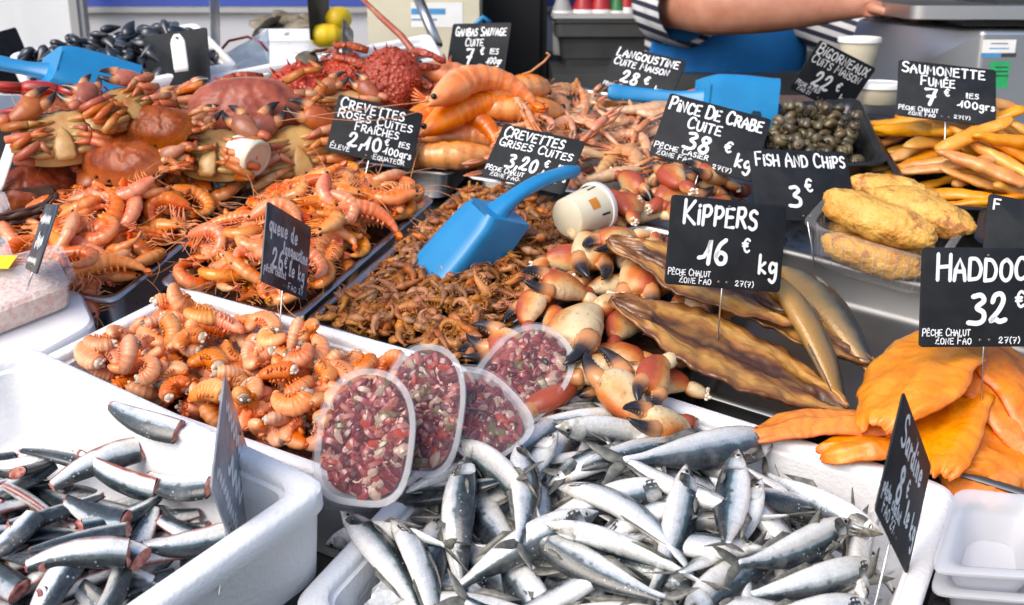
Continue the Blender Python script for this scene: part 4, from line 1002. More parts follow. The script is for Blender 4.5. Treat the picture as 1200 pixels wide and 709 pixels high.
# ------------------------------------------------------------------ weighing scale
sc_ = bpy.data.objects.new('weighing_scale', None); COL.objects.link(sc_); tag(sc_, 'stainless steel shop scale with label stickers behind the smoked strips', 'scale')
def corner(px, py, d): return wpt(px, py, d)
fl = wy(1139, 138, 2.28); fr_ = wy(1230, 138, 2.28); zb_ = fl[2] - .04; ztp = wy(1139, 36, 2.28)[2]
dx = fr_[0] - fl[0]
B0 = [(fl[0], 2.28), (fl[0] + .36, 2.30), (fl[0] + .33, 2.72), (fl[0] - .20, 2.62), ]
m_ = MB()
Ql = [(fl[0], 2.28, zb_), (fl[0] + .36, 2.28, zb_), (fl[0] + .36, 2.62, zb_), (fl[0] - .21, 2.62, zb_)]
Qh = [(fl[0], 2.28, ztp), (fl[0] + .36, 2.28, ztp), (fl[0] + .36, 2.62, ztp + .01), (fl[0] - .15, 2.62, ztp + .01)]
m_.loops([Ql, Qh], 0, True, True); bo = obj('body', m_.mesh('body', 'steel_scale', smooth=False), sc_)
bv = bo.modifiers.new('bevel', 'BEVEL'); bv.width = .008; bv.segments = 3
wbox((fl[0] - .02, 2.33, ztp + .006), (fl[0] + .34, 2.60, ztp + .02), 'platter_support', 'black_plastic', sc_)
m_ = MB(); pz = ztp + .02; Qp = ccw([(fl[0] - .14, 2.30), (fl[0] + .40, 2.25), (fl[0] + .42, 2.64), (fl[0] - .12, 2.68)])
m_.loops([rq(Qp, .004, .03, pz), rq(Qp, 0, .03, pz + .002), rq(Qp, 0, .03, pz + .028), rq(Qp, .004, .03, pz + .030)], 0, True, True); obj('platter', m_.mesh('platter', 'steel_scale', sharp=40), sc_)
wbox((fl[0] + .06, 2.36, pz + .0305), (fl[0] + .5, 2.6, pz + .10), 'display_head', 'grey_plastic', sc_)
wbox((fl[0] - .01, 2.275, zb_ - .03), (fl[0] + .37, 2.61, zb_ - .0005), 'base_plate', 'black_plastic', sc_)
def sticker(px0, py0, px1, py1, mat, dy, nm='sticker'):
    a = wy(px0, py1, 2.28); b_ = wy(px1, py0, 2.28); return wbox((a[0], 2.28 - dy, a[2]), (b_[0], 2.2795, b_[2]), nm, mat, sc_)
sticker(1150, 46.5, 1191, 62, 'white_plastic', .0010); sticker(1150, 62.3, 1173, 67, 'sticker_blue', .0010); sticker(1173.3, 62.3, 1191, 67, 'grey_plastic', .0010); sticker(1157, 72, 1184, 103, 'sticker_green', .0010)
for i in range(3): sticker(1166 - 0, 78 + i * 5, 1181, 79.4 + i * 5, 'ink', .0014, 'print_line')
sticker(1161, 50.5, 1181, 51.5, 'ink', .0014, 'print_line'); sticker(1159, 56, 1182, 57.3, 'sticker_blue', .0014, 'print_line')

# ------------------------------------------------------------------ the seller
def seller():
    Y = 2.80; W_ = lambda px, py, y=Y: wy(px, py, y)
    pel = np.array([.55, 2.98, 1.02]); vs = []; es = []; rs = []
    def V(p, r, par=None):
        vs.append(tuple(p)); rs.append(r); i = len(vs) - 1
        if par is not None: es.append((par, i))
        return i
    a = V(pel, (.15, .12)); s1 = V(pel + [0, -.01, .16], (.155, .125), a); s2 = V(pel + [0, -.04, .33], (.17, .13), s1); s3 = V(pel + [0, -.06, .47], (.15, .11), s2)
    nk = V(pel + [.0, -.08, .58], (.055, .055), s3); h1 = V(pel + [0, -.11, .66], (.075, .085), nk); h2 = V(pel + [0, -.12, .75], (.085, .10), h1); V(pel + [0, -.11, .83], (.055, .06), h2)
    for sd in (-1, 1):
        hp = V(pel + [sd * .09, 0, -.06], (.10, .10), a); kn = V(pel + [sd * .11, -.03, -.42], (.065, .065), hp); an = V(pel + [sd * .11, .02, -.70 + .02], (.04, .045), kn); V(pel + [sd * .12, -.14, -.695], (.035, .022), an)
    hands = []
    el = W_(835, 8, 2.60); wr = W_(1003, 8, 2.56); sh = np.array([pel[0] - .17, 2.86, pel[2] + .44])
    for side, (sh_, el_, wr_, hd) in enumerate([(sh, el, wr, np.array([.09, -.01, -.005])), (np.array([pel[0] + .20, 2.86, pel[2] + .44]), np.array([pel[0] + .34, 2.72, 1.36]), np.array([pel[0] + .42, 2.50, 1.44]), np.array([.05, -.07, 0]))]):
        s_ = V(sh_, (.075, .075), s3); um = V((sh_ + el_) / 2 , (.062, .062), s_); e_ = V(el_, (.066, .072), um); fm = V(el_ * .6 + wr_ * .4, (.062, .066), e_); w_ = V(wr_, (.034, .030), fm)
        hd = hd / np.linalg.norm(hd); sv = np.cross(hd, (0, 0, 1)); pm = V(wr_ + hd * .05, (.036, .018), w_)
        for k in range(4):
            b0 = wr_ + hd * .085 + sv * (.028 - .019 * k) ; ln = (.068, .078, .073, .058)[k]
            f0 = V(b0, (.0095, .0095), pm); f1 = V(b0 + hd * ln * .5 + np.array([0, 0, -.012]), (.0088, .0088), f0); V(b0 + hd * ln * .8 + np.array([0, 0, -.035]), (.007, .007), f1)
        t0 = V(wr_ + hd * .03 + sv * .036 * (1 if side == 0 else -1), (.012, .012), pm); V(wr_ + hd * .075 + sv * .058 * (1 if side == 0 else -1) + np.array([0, 0, -.01]), (.009, .009), t0)
    me = bpy.data.meshes.new('person'); me.from_pydata(vs, es, []); tmp = bpy.data.objects.new('tmp', me); COL.objects.link(tmp)
    md = tmp.modifiers.new('skin', 'SKIN'); md.branch_smoothing = .6
    for i, r in enumerate(rs): me.skin_vertices[0].data[i].radius = r
    me.skin_vertices[0].data[0].use_root = True
    sb = tmp.modifiers.new('sub', 'SUBSURF'); sb.levels = 2; sb.render_levels = 2
    dg = bpy.context.evaluated_depsgraph_get(); ev = tmp.evaluated_get(dg); m2 = bpy.data.meshes.new_from_object(ev); bpy.data.objects.remove(tmp)
    m2.materials.clear(); m2.materials.append(MATS['skin'])
    for p in m2.polygons: p.use_smooth = True
    P_ = obj('person', m2); tag(P_, 'seller in striped jersey and blue apron, forearm resting towards the scale', 'person')
    # clothes
    k = MB(); k.loft(np.array([pel + [0, 0, -.16], pel + [0, -.0, 0], pel + [0, -.01, .16], pel + [0, -.04, .33], pel + [0, -.06, .45], pel + [0, -.07, .54]]), [.19, .18, .185, .205, .20, .09], [.15, .145, .15, .155, .135, .08], 28, (0, 1, 0), cap=False)
    obj('jersey', k.mesh('jersey', 'striped_cloth'), P_)
    k = MB(); q = np.linspace(0, 1, 9); mid = sh + (el - sh) * .62
    k.loft(sh[None] + (mid - sh)[None] * q[:, None], .088 + .012 * np.sin(q * 9) ** 2, .086 + .01 * np.sin(q * 7) ** 2, 20, (0, 1, 0), cap=False); obj('sleeve', k.mesh('sleeve', 'striped_cloth'), P_)
    sh2 = np.array([pel[0] + .20, 2.86, pel[2] + .44]); el2 = np.array([pel[0] + .34, 2.72, 1.36]); k = MB(); k.loft(sh2[None] + (el2 - sh2)[None] * q[:, None] * .9, .09, .088, 20, (0, 1, 0), cap=False); obj('sleeve', k.mesh('sleeve', 'striped_cloth'), P_)
    k = MB(); G = []
    for i in range(20):
        t = i / 19; row = []
        z = pel[2] - .50 + 1.0 * t
        for j in range(25):
            a_ = -1.0 + 2.0 * j / 24; a_ *= 1.35 if t < .72 else 1.35 - (t - .72) * 2.2
            rr = np.interp(z - pel[2], [-.5, -.1, .1, .33, .5], [.23, .20, .205, .225, .20]); ry = np.interp(z - pel[2], [-.5, -.1, .1, .33, .5], [.20, .165, .17, .175, .14])
            y0 = np.interp(z - pel[2], [-.5, 0, .16, .33, .5], [2.98, 2.98, 2.97, 2.94, 2.92])
            row.append((pel[0] + rr * math.sin(a_), y0 - ry * math.cos(a_) + .006 * math.sin(j * .9 + t * 3) * (1 - t), z + .01 * math.sin(j * .5)))
        G.append(row)
    k.grid(G, thick=0.0); obj('apron', k.mesh('apron', 'blue_apron'), P_)
    k = MB(); hc = pel + np.array([0, -.10, .79])
    k.ell(hc + np.array([0, .02, .025]), (.092, .10, .085), 20, 12); obj('hair', k.mesh('hair', 'hair'), P_)
    for sd in (-1, 1):
        k = MB(); k.ell(pel + np.array([sd * .033, -.215, .755]), (.012, .008, .008), 8, 5); obj('eye', k.mesh('eye', 'eye_black'), P_)
        k = MB(); k.ell(pel + np.array([sd * .088, -.10, .745]), (.012, .02, .032), 8, 5); obj('ear', k.mesh('ear', 'skin'), P_)
    k = MB(); k.ell(pel + np.array([0, -.225, .72]), (.013, .018, .022), 8, 5); obj('nose', k.mesh('nose', 'skin'), P_)
    k = MB(); k.ell(pel + np.array([0, -.205, .685]), (.025, .008, .006), 8, 5); obj('mouth', k.mesh('mouth', 'flesh_red'), P_)
seller()

# ------------------------------------------------------------------ containers on the counter
T_LEFT = [(-.545, 1.259), (-.389, 1.685), (-.634, 1.774), (-.790, 1.348)]
T_ROSE = [(-.289, 1.214), (-.120, 1.570), (-.332, 1.671), (-.501, 1.315)]
T_GREY = [(-.280, 1.215), (-.043, 1.096), (.164, 1.507), (-.073, 1.626)]
T_LANG = [(-.083, 1.650), (.193, 1.560), (.335, 1.978), (.067, 2.055)]
T_GAMB = [(-.350, 1.725), (-.100, 1.655), (.050, 2.062), (-.190, 2.125)]
T_CLAW = [(.002, 1.166), (.182, 1.076), (.352, 1.415), (.173, 1.505)]
T_KIP = [(.197, 1.075), (.66, .823), (.840, 1.18), (.377, 1.432)]
for q, lab in ((T_LEFT, 'steel tray of cooked shrimps beside the wicker basket'), (T_ROSE, 'steel tray of pink shrimps between the grey shrimps and the left shrimp tray'), (T_GREY, 'steel tray filled with small brown shrimps under the blue scoop'),
               (T_LANG, 'steel tray holding whole langoustines'), (T_GAMB, 'steel tray holding the giant gambas'), (T_CLAW, 'steel tray under the heap of crab claws'), (T_KIP, 'wide steel tray holding kippers and orange haddock fillets')):
    tag(steel_tray(q, mat='steel_shaded' if q is T_KIP else 'steel'), lab, 'tray', 'steel trays')
BOX_A = [(-.56, 1.03), (-.172, .792), (-.37, .555), (-.79, .80)]
BOX_B = [(-.449, 1.274), (-.045, 1.090), (-.163, .872), (-.605, 1.085)]
BOX_C = [(.487, .895), (.02, 1.150), (-.217, .727), (.25, .472)]
tag(foam_box(BOX_A, .10, -.02, .024, .03), 'white polystyrene box of gutted herring pieces, nearest the camera', 'box', 'white polystyrene boxes')
tag(foam_box(BOX_B, .02, -.12, .018, .03), 'white polystyrene box filled with orange langoustine tails', 'box', 'white polystyrene boxes')
tag(foam_box(BOX_C, .0, -.122, .022, .03), 'white polystyrene box heaped with whole sardines', 'box', 'white polystyrene boxes')
# a low crate carries the herring box
tpoly([(-.66, .80), (-.36, .62), (-.30, .70), (-.55, .90)], -.121, -.021, 'crate_block', 'grey_plastic'); tag(bpy.data.objects['crate_block'], 'grey block under the herring box', 'block')

RS = random.Random(11)
for q in (T_LEFT, T_ROSE, T_GREY, T_LANG, T_GAMB, T_CLAW, T_KIP): HM[inpoly(q)] = .002      # rims hold what lies across them
HM[inpoly(BOX_A)] = .1; HM[inpoly(BOX_B)] = .02; HM[inpoly(BOX_C)] = .0
def region(px, z=0.0): return [at(x, y, z)[:2] for x, y in px]

# ================= grey shrimps
PG = quad_inset(ccw(T_GREY), .022)
mound(PG, -.022, -.002, .05)
bed = mound_mesh(PG, 'shrimp_bed', 'brown_bed', -.006); tag(bed, 'dark mass of brown shrimps filling the steel tray', 'shrimps', kind='stuff')
gv = []
for i in range(5):
    body, parts, foot = shrimp_parts(.040, (1.4, 2.4, .8, 1.9, .4)[i], .0066, 40 + i, 'brown_shrimp', 'grey_shell', 1.0, 6, 'grey_shell', .4, small=True, rngs=20, seg=8)
    # legs, fan and feelers are too small to part: one mesh
    vs = []; 
    src = MB()
    for me in [body] + [parts[k] for k in ('tail_fan', 'legs')]:
        o_ = len(src.v); src.v += [tuple(v.co) for v in me.vertices]; src.f += [tuple(x + o_ for x in p.vertices) for p in me.polygons]; src.m += [0] * len(me.polygons)
        src.a += [tuple(d.color)[:3] for d in me.attributes['pat'].data]
    gv.append((src.mesh('brown_shrimp', 'grey_shell'), foot, src))
pts = scatter(PG, 420, .0075, RS, tries=12)
under = MB()
for i, p in enumerate(pts):            # lower layer, too many to count: one object
    me, foot, src = gv[i % 5]; yaw = RS.uniform(0, 6.28); pos, nn = settle(foot, p[0], p[1], yaw, .35)
    R = frame(yaw, nn, RS.uniform(-.5, .5)); V = np.array(src.v) @ R.T + pos; under.add(V, src.f, 0, src.a)
o = obj('shrimp_mass', under.mesh('shrimp_mass', 'grey_shell')); o.matrix_world = MT; tag(o, 'lower layers of small brown shrimps seen between the upper ones', 'shrimps', kind='stuff')
pts = scatter(PG, 296, .011, RS, tries=14)
for i, p in enumerate(pts):
    me, foot, _ = gv[RS.randrange(5)]; yaw = RS.uniform(0, 6.28); s = RS.uniform(.8, 1.12); pos, nn = settle(foot, p[0], p[1], yaw, .3, s=s)
    o = obj('brown_shrimp', me); put(o, pos, frame(yaw, nn, RS.uniform(-.6, .6) + (math.pi if RS.random() < .5 else 0)), s)
    tag(o, 'small brown shrimp in the steel tray around the blue scoop', 'shrimp', 'small brown shrimps in the middle tray')

# ================= pink shrimps, two trays
def shrimp_set(Ln, th, n, name, shell, seed, curls, ant=1.0):
    out = []
    for i in range(n):
        body, parts, foot = shrimp_parts(Ln, curls[i % len(curls)], th, seed + i, name, shell, 1.0, 6, 'shrimp_leg', ant); out.append((make_thing(name, body, parts), foot))
    return out
protos = shrimp_set(.098, .0105, 6, 'pink_shrimp', 'pink_shell', 100, (2.6, 3.3, 1.9, 2.9, 1.2, 3.6), .55)
used = [False] * 6
def drop_shrimp(p, lab, grp, yaw, s, sink=.3, roll=None):
    i = RS.randrange(6); o, foot = protos[i]
    if used[i]: o = copy_thing(o)
    used[i] = True
    fl = RS.random() < .5; pos, nn = settle(foot, p[0], p[1], yaw, sink, s=s)
    put(o, pos, frame(yaw, nn, (RS.uniform(-.45, .45) if roll is None else roll) + (math.pi if fl else 0)), s); tag(o, lab, 'shrimp', grp); return o
PR = quad_inset(ccw(T_ROSE), .03); PL = quad_inset(ccw(T_LEFT), .03)
mound(PR, -.03, .012, .09); mound(PL, -.03, .02, .12)
for q, nm, lab in ((PR, 'shrimp_bed', 'wet orange bed below the pink shrimps of the middle left tray'), (PL, 'shrimp_bed', 'wet orange bed below the shrimps beside the basket')):
    tag(mound_mesh(q, nm, 'wet_bed', -.004), lab, 'shrimp bed', kind='stuff')
for p in scatter(PR, 62, .030, RS) + scatter(PR, 58, .033, RS):
    drop_shrimp(p, 'cooked pink shrimp in the steel tray behind the langoustine tail slate', 'pink shrimps in the middle left tray', RS.uniform(0, 6.28), RS.uniform(.95, 1.2))
for p in scatter(PL, 56, .034, RS) + scatter(PL, 50, .036, RS):
    drop_shrimp(p, 'cooked orange shrimp in the tray beside the wicker basket', 'orange shrimps in the left tray', RS.gauss(.2, 1.1) + (math.pi if RS.random() < .4 else 0), RS.uniform(1.0, 1.3))

# ================= giant gambas
gp = []
PQ = quad_inset(ccw(T_GAMB), .03); mound(PQ, -.03, .02, .06); tag(mound_mesh(PQ, 'shrimp_bed', 'wet_bed', -.004), 'wet orange bed below the giant gambas', 'shrimp bed', kind='stuff')
GB = [(548, 170, .0, 200, 2.2, 'at the front of the gambas tray beside the grey shrimp slate'), (520, 165, .0, 215, 2.0, 'half hidden behind the pink shrimp slate'), (600, 130, .01, 40, 1.5, 'small one by the right wall of the gambas tray'), (560, 150, .02, 230, 1.2, 'lying straight across the middle of the gambas tray'),
      (500, 120, .02, 160, 2.9, 'curled with red head at the back left of the gambas tray'), (590, 110, .03, 60, 2.2, 'at the far right under the gambas slate'), (530, 103, .05, 185, 1.9, 'on top, under the gambas price slate'), (565, 125, .06, 235, 1.7, 'thick one on top curling to the right'), (520, 142, .05, 10, 1.2, 'pale tail band, straight, at the left of the pile')]
for i, (px, py, z, yaw, curl, lab) in enumerate(GB):
    body, parts, foot = shrimp_parts(.24, curl, .027, 300 + i, 'gamba', 'gamba_shell', 1.05, 6, 'shrimp_leg', 1.1, rngs=56, seg=16)
    parts.pop('legs'); o = make_thing('gamba', body, parts); p = at(px, py, z + .02); pos, nn = settle(foot, p[0], p[1], R_(yaw), .35, maxs=.35); put(o, pos, frame(R_(yaw), nn, RS.uniform(-.3, .3))); tag(o, 'giant orange gamba, ' + lab, 'prawn', 'giant gambas')
    if i == 5:
        bpy.context.view_layer.update(); im = np.array((MT.inverted() @ o.matrix_world).inverted()); f = MB(); f.tube([(im @ np.append(atd(x_, y_, d_), 1))[:3] for x_, y_, d_ in ((585, 96, 2.1), (605, 90, 2.1), (622, 84, 2.1), (638, 72, 2.12), (645, 64, 2.12), (640, 62, 2.12))], .0022, 5); obj('feeler', f.mesh('feeler', 'shrimp_antenna'), o)

# ================= langoustines
PLn = quad_inset(ccw(T_LANG), .03); mound(PLn, -.04, .0, .06)
lps = [langoustine_thing('langoustine', 400 + i, 'langoustine_shell', 'langoustine_claw', .145, .0125, (1.5, 2.4, .6, 1.9, 3.0)[i]) for i in range(5)]
c = np.mean(PLn, axis=0); lu = [False] * 5
PLs = [c + (np.array(q) - c) * .8 for q in PLn]
for k, p in enumerate(scatter(PLs, 14, .06, RS) + scatter(PLs, 13, .06, RS)):
    i = k % 5; o, foot = lps[i]
    if lu[i]: o = copy_thing(o)
    lu[i] = True
    yaw = RS.uniform(0, 6.28); pos, nn = settle(foot, p[0], p[1], yaw, .35, maxs=.35); put(o, pos, frame(yaw, nn, RS.uniform(-.5, .5) + (math.pi if RS.random() < .5 else 0)), RS.uniform(.9, 1.1)); tag(o, 'cooked langoustine with thin pink claws in the steel tray under its slate', 'langoustine', 'langoustines in the tray')

# ================= langoustine tails, box B
PB = quad_inset(ccw(BOX_B), .046); mound(PB, -.075, -.026, .06); tag(mound_mesh(PB, 'tail_bed', 'wet_bed', -.006), 'wet orange bed below the langoustine tails', 'tail bed', kind='stuff')
tv = []
for i in range(6):
    body, parts, foot = shrimp_parts(.045, (2.6, 1.9, 3.1, .8, 2.8, 1.3)[i], .0118, 500 + i, 'langoustine_tail', 'tail_shell', .92, 6, headless=True, rngs=34, seg=14)
    o = obj('langoustine_tail', body); obj('tail_fan', parts['tail_fan'], o)
    P, hd = curve_spine(.045, (2.6, 1.9, 3.3, .8, 2.9, 1.3)[i], 34, .02); f = MB(); f.ell(P[0] + [.001, 0, 0], (.0045, .0070, .0066), 10, 6); rz_ = random.Random(i)
    for _ in range(7): f.ell(P[0] + np.array([rz_.uniform(.001, .005), rz_.uniform(-.006, .006), rz_.uniform(-.005, .005)]), (.003, .0028, .002), 7, 4); obj('cut_flesh', f.mesh('cut_flesh', 'flesh_white'), o)
    tv.append((o, foot))
tu = [False] * 6
for k, p in enumerate(scatter(PB, 95, .019, RS) + scatter(PB, 105, .019, RS)):
    i = k % 6; o, foot = tv[i]
    if tu[i]: o = copy_thing(o)
    tu[i] = True
    yaw = RS.uniform(0, 6.28); s = RS.uniform(.85, 1.15); pos, nn = settle(foot, p[0], p[1], yaw, .35, s=s); put(o, pos, frame(yaw, nn, RS.gauss(0, .5) + (math.pi if RS.random() < .5 else 0)), s); tag(o, 'orange peeled-off langoustine tail in the white polystyrene box', 'langoustine tail', 'langoustine tails in the white box')

# ================= sardines, box C
PC = quad_inset(ccw(BOX_C), .036)
HM[inpoly(PC)] = -.1
heap_px = [(395, 600), (500, 520), (600, 470), (800, 475), (900, 510), (1010, 600), (1075, 720), (760, 830), (480, 790), (350, 690)]
SH = [p for p in region(heap_px, .0)]
m_in = inpoly(PC) & inpoly(SH); tt = np.clip(edist(SH) / .09, 0, 1); tt = tt * tt * (3 - 2 * tt)
HM[m_in] = (-.088 + .076 * tt)[m_in]
bedq = PC
tag(mound_mesh(bedq, 'crushed_ice', 'ice', -.002, .008), 'crushed ice under the sardines in the polystyrene box', 'ice', kind='stuff')
sv = []
for i, (bx, bz) in enumerate(((.03, .1), (-.025, .16), (.05, .0), (.0, .22), (-.04, .12), (.02, .18))):
    body, parts, foot = sardine_parts(.195, bx, bz, 600 + i); sv.append((make_thing('sardine', body, parts), foot))
su = [False] * 6; scount = 0
def sardine(hx, hy, tx, ty, lab, z=-.005, roll=0.0, sink=.35, grp='sardines heaped in the polystyrene box', v=None, smin=.82, smax=1.12, maxs=.5):
    global scount
    i = scount % 6 if v is None else v; scount += 1; o, foot = sv[i]
    if su[i]: o = copy_thing(o)
    su[i] = True
    a = at(hx, hy, z)[:2]; b = at(tx, ty, z)[:2]; d = a - b; ln = np.hypot(*d); s = min(max(ln / .225, smin), smax); m = (a + b) / 2; yaw = math.atan2(d[1], d[0])
    m = m + d / ln * .012
    pos, nn = settle(foot, m[0], m[1], yaw, sink, s=s, k=.5, maxs=maxs); put(o, pos, frame(yaw, nn, roll), s); tag(o, lab, 'sardine', grp)
UP, DN = 0.0, math.pi
low = 'silver sardine low in the heap, mostly covered by other sardines'
for q, p in enumerate(scatter([p for p in SH], 84, .038, RS)):
    if not inpoly(quad_inset(PC, .03), p[0], p[1]): continue
    a = RS.uniform(0, 6.28); c_ = np.array([math.cos(a), math.sin(a)]) * .1
    i = scount % 6; scount += 1; o, foot = sv[i]
    if su[i]: o = copy_thing(o)
    su[i] = True
    for tr in range(8):
        e1, e2 = p + c_, p - c_
        if inpoly(PC, *e1) and inpoly(PC, *e2): break
        a = RS.uniform(0, 6.28); c_ = np.array([math.cos(a), math.sin(a)]) * .1
    pos, nn = settle(foot, p[0], p[1], a, .5, s=.88, k=.35); put(o, pos, frame(a, nn, RS.choice([0.2, .7, math.pi - .2, math.pi - .7, 1.0])), .88); tag(o, low, 'sardine', 'sardines heaped in the polystyrene box')
for h, t, r, lab in [
    ((990, 700), (870, 730), UP, 'silver sardine at the front right corner of the heap'), ((650, 470), (800, 470), UP, 'sardine at the back of the heap near the crab claws, below the top one'),
    ((700, 760), (560, 720), DN, 'sardine at the bottom edge of the picture below the dark one'), ((800, 740), (660, 715), UP, 'white bellied sardine at the bottom edge under the dark backed one'),
    ((640, 525), (850, 497), .9, 'dark backed sardine lying across the back of the heap under the white one'),
    ((700, 690), (560, 745), DN, 'sardine at the very bottom beside the upright pair'),
    ((405, 598), (530, 650), .8, 'dark backed sardine at the left rim pointing up to the octopus tubs'), ((420, 615), (495, 712), UP, 'big white bellied sardine at the lower left rim'),
    ((485, 640), (520, 740), .5, 'sardine standing head up at the bottom left of the heap'), ((490, 568), (590, 590), DN, 'sardine with its face turned to the octopus tubs'),
    ((485, 562), (640, 528), UP, 'long white sardine lying just in front of the octopus tubs'), ((650, 660), (760, 720), DN, 'white sardine whose blunt head shows at the bottom centre'),
    ((740, 595), (640, 610), .6, 'grey sardine facing right in the middle of the heap'), ((800, 600), (765, 705), UP, 'upright pale sardine left of the broad white one'),
    ((655, 572), (845, 690), .4, 'slim sardine running diagonally down to the right through the middle'), ((672, 640), (530, 690), UP, 'white sardine lying low behind the upright tails'),
    ((985, 600), (910, 540), 1.0, 'sardine at the right with its tail sticking up by the rim'), ((640, 652), (850, 692), 1.2, 'dark backed sardine lying across the front centre'),
    ((1030, 650), (860, 715), 1.2, 'black backed sardine at the right front of the heap'), ((995, 618), (845, 695), UP, 'bright silver sardine with head at the right front'),
    ((860, 575), (845, 690), DN, 'broad white sardine lying head up right of centre'), ((565, 558), (640, 625), 1.0, 'dark sardine head down between the two upright ones'),
    ((815, 525), (645, 570), UP, 'white sardine below the top row with its tail to the left'), ((940, 490), (690, 582), UP, 'largest sardine, head raised at the right over the rim'),
    ((541, 552), (532, 712), -.45, 'upright sardine with speckled back at the left front'), ((615, 540), (607, 695), -.3, 'upright sardine right of the speckled one'),
    ((800, 483), (595, 492), UP, 'topmost white sardine at the back, eye clearly showing')]:
    sardine(h[0], h[1], t[0], t[1], lab, roll=r + RS.uniform(-.1, .55) * (1 if r < 2 else -1), z=.012, sink=.40)

# ================= herring pieces, box A
PA = quad_inset(ccw(BOX_A), .034); HM[inpoly(PA)] = -.004
hv = []
for i in range(5):
    body, parts, foot = herring_parts(.085, (.05, -.06, .10, 0, -.03)[i], 700 + i); hv.append((make_thing('herring_piece', body, parts), foot))
hu = [False] * 5
HP = region([(-60, 540), (120, 540), (240, 610), (285, 625), (210, 700), (120, 760), (-160, 760)], .03)
def herring(p, yaw, s, roll, lab, sink=.35):
    i = RS.randrange(5); o, foot = hv[i]
    if hu[i]: o = copy_thing(o)
    hu[i] = True
    pos, nn = settle(foot, p[0], p[1], yaw, sink, s=s, k=.45); put(o, pos, frame(yaw, nn, roll), s); tag(o, lab, 'herring piece', 'herring pieces in the front white box')
HPi = [p for p in HP]
for p in scatter(HPi, 60, .022, RS) + scatter(HPi, 56, .024, RS):
    if not inpoly(quad_inset(ccw(BOX_A), .07), p[0], p[1]): continue
    herring(p, RS.gauss(.5, .7) + (math.pi if RS.random() < .5 else 0), RS.uniform(.85, 1.1), RS.choice([0, .5, -.4, math.pi, math.pi + .5, 1.1]), 'headless herring piece with red cut end, piled in the front white box')
for px, py, yaw, roll, lab in ((180, 552, -20, 0, 'silver herring piece farthest back, lying alone on the white box floor'), (207, 584, -15, 0, 'short silver herring piece with red cut end by the box slate'), (75, 548, -5, 0, 'pale herring piece at the back left with a dark red belly'),
                               (140, 575, -15, .9, 'dark backed herring piece behind the bare floor of the box'), (100, 660, 15, 0, 'long pale herring piece at the front of the pile'), (100, 685, 18, .4, 'largest herring piece, silver, at the bottom of the picture'), (225, 640, 28, .9, 'dark herring piece leaning on the right wall of the box')):
    p = at(px, py, .03); herring(p[:2], R_(yaw) - R_(8), 1.05, roll, lab)

# ================= crab claws
PCl = quad_inset(ccw(T_CLAW), .012)
CLP = region([(572, 405), (640, 300), (690, 235), (760, 195), (860, 180), (900, 230), (880, 330), (800, 400), (800, 470), (700, 465)], .02)
mm = inpoly(CLP); tt = np.clip(edist(CLP) / .07, 0, 1); HM[mm] = np.maximum(HM[mm], (-.045 + .05 * tt)[mm]); 
tag(mound_mesh(PCl, 'claw_bed', 'brown_bed', -.012), 'dark wet bed below the crab claws', 'claw bed', kind='stuff')
cv = []
for i in range(4):
    body, parts, foot = crab_claw_parts((1.0, 1.1, .92, 1.05)[i], 800 + i); cv.append((make_thing('crab_claw', body, parts), foot))
cu = [False] * 4; cn = 0
def claw(p, yaw, s, roll, lab, sink=.3):
    global cn
    i = cn % 4; cn += 1; o, foot = cv[i]
    if cu[i]: o = copy_thing(o)
    cu[i] = True
    pos, nn = settle(foot, p[0], p[1], yaw, sink, s=s, maxs=.7); put(o, pos, frame(yaw, nn, roll), s); tag(o, lab, 'crab claw', 'severed crab claws')
for p in scatter(CLP, 40, .045, RS): claw(p, RS.uniform(0, 6.28), RS.uniform(.62, .82), RS.choice([0, math.pi, .6]), 'crab claw deep in the heap, partly covered by other claws')
for px, py, yaw, s, roll, lab in ((790, 215, 100, .9, 0, 'pale crab claw with black tips just under the crab claw slate'), (740, 235, 80, .85, .4, 'white and brown crab claw at the back of the heap beside the steel rim'), (835, 205, 200, .9, math.pi, 'orange crab claw at the back right beside the fish and chips slate'), (710, 225, 140, .8, 0, 'brown crab claw behind the fallen tub'),
                                   (600, 390, 150, .9, 0, 'yellowish crab claw at the front left touching the brown shrimps'), (625, 352, 70, .7, 0, 'small torn white crab claw lying on the brown shrimps'), (660, 335, 185, 1.0, math.pi, 'red crab claw with black fingers, farthest left of the red ones'),
                                   (688, 285, 275, 1.1, 0, 'tall cream crab claw standing below the fallen tub'), (724, 282, 230, 1.0, math.pi, 'cream crab claw split open right of the tall cream one'), (745, 320, 265, 1.05, 0, 'large cream crab claw left of the kipper slate'), (765, 290, 240, .9, 0, 'crab claw half hidden by the left edge of the kipper slate'),
                                   (640, 440, 205, .95, 0, 'dark crab claw behind the octopus tub'), (705, 425, 170, 1.0, math.pi, 'cream crab claw lying crosswise in front of the big red one'), (735, 455, 120, 1.0, 0, 'orange crab claw by the steel rim next to the sardines'), (770, 440, 250, .95, math.pi, 'reddish crab claw under the kipper tail'), (780, 480, 200, .9, 0, 'dark red crab claw lowest, beside the sardine box'),
                                   (682, 380, 250, 1.35, math.pi, 'largest red orange crab claw with black fingers, on top of the heap')):
    p = at(px, py, .045); claw(p[:2], R_(yaw), s * (.88 if s < 1.3 else .95), roll, lab)

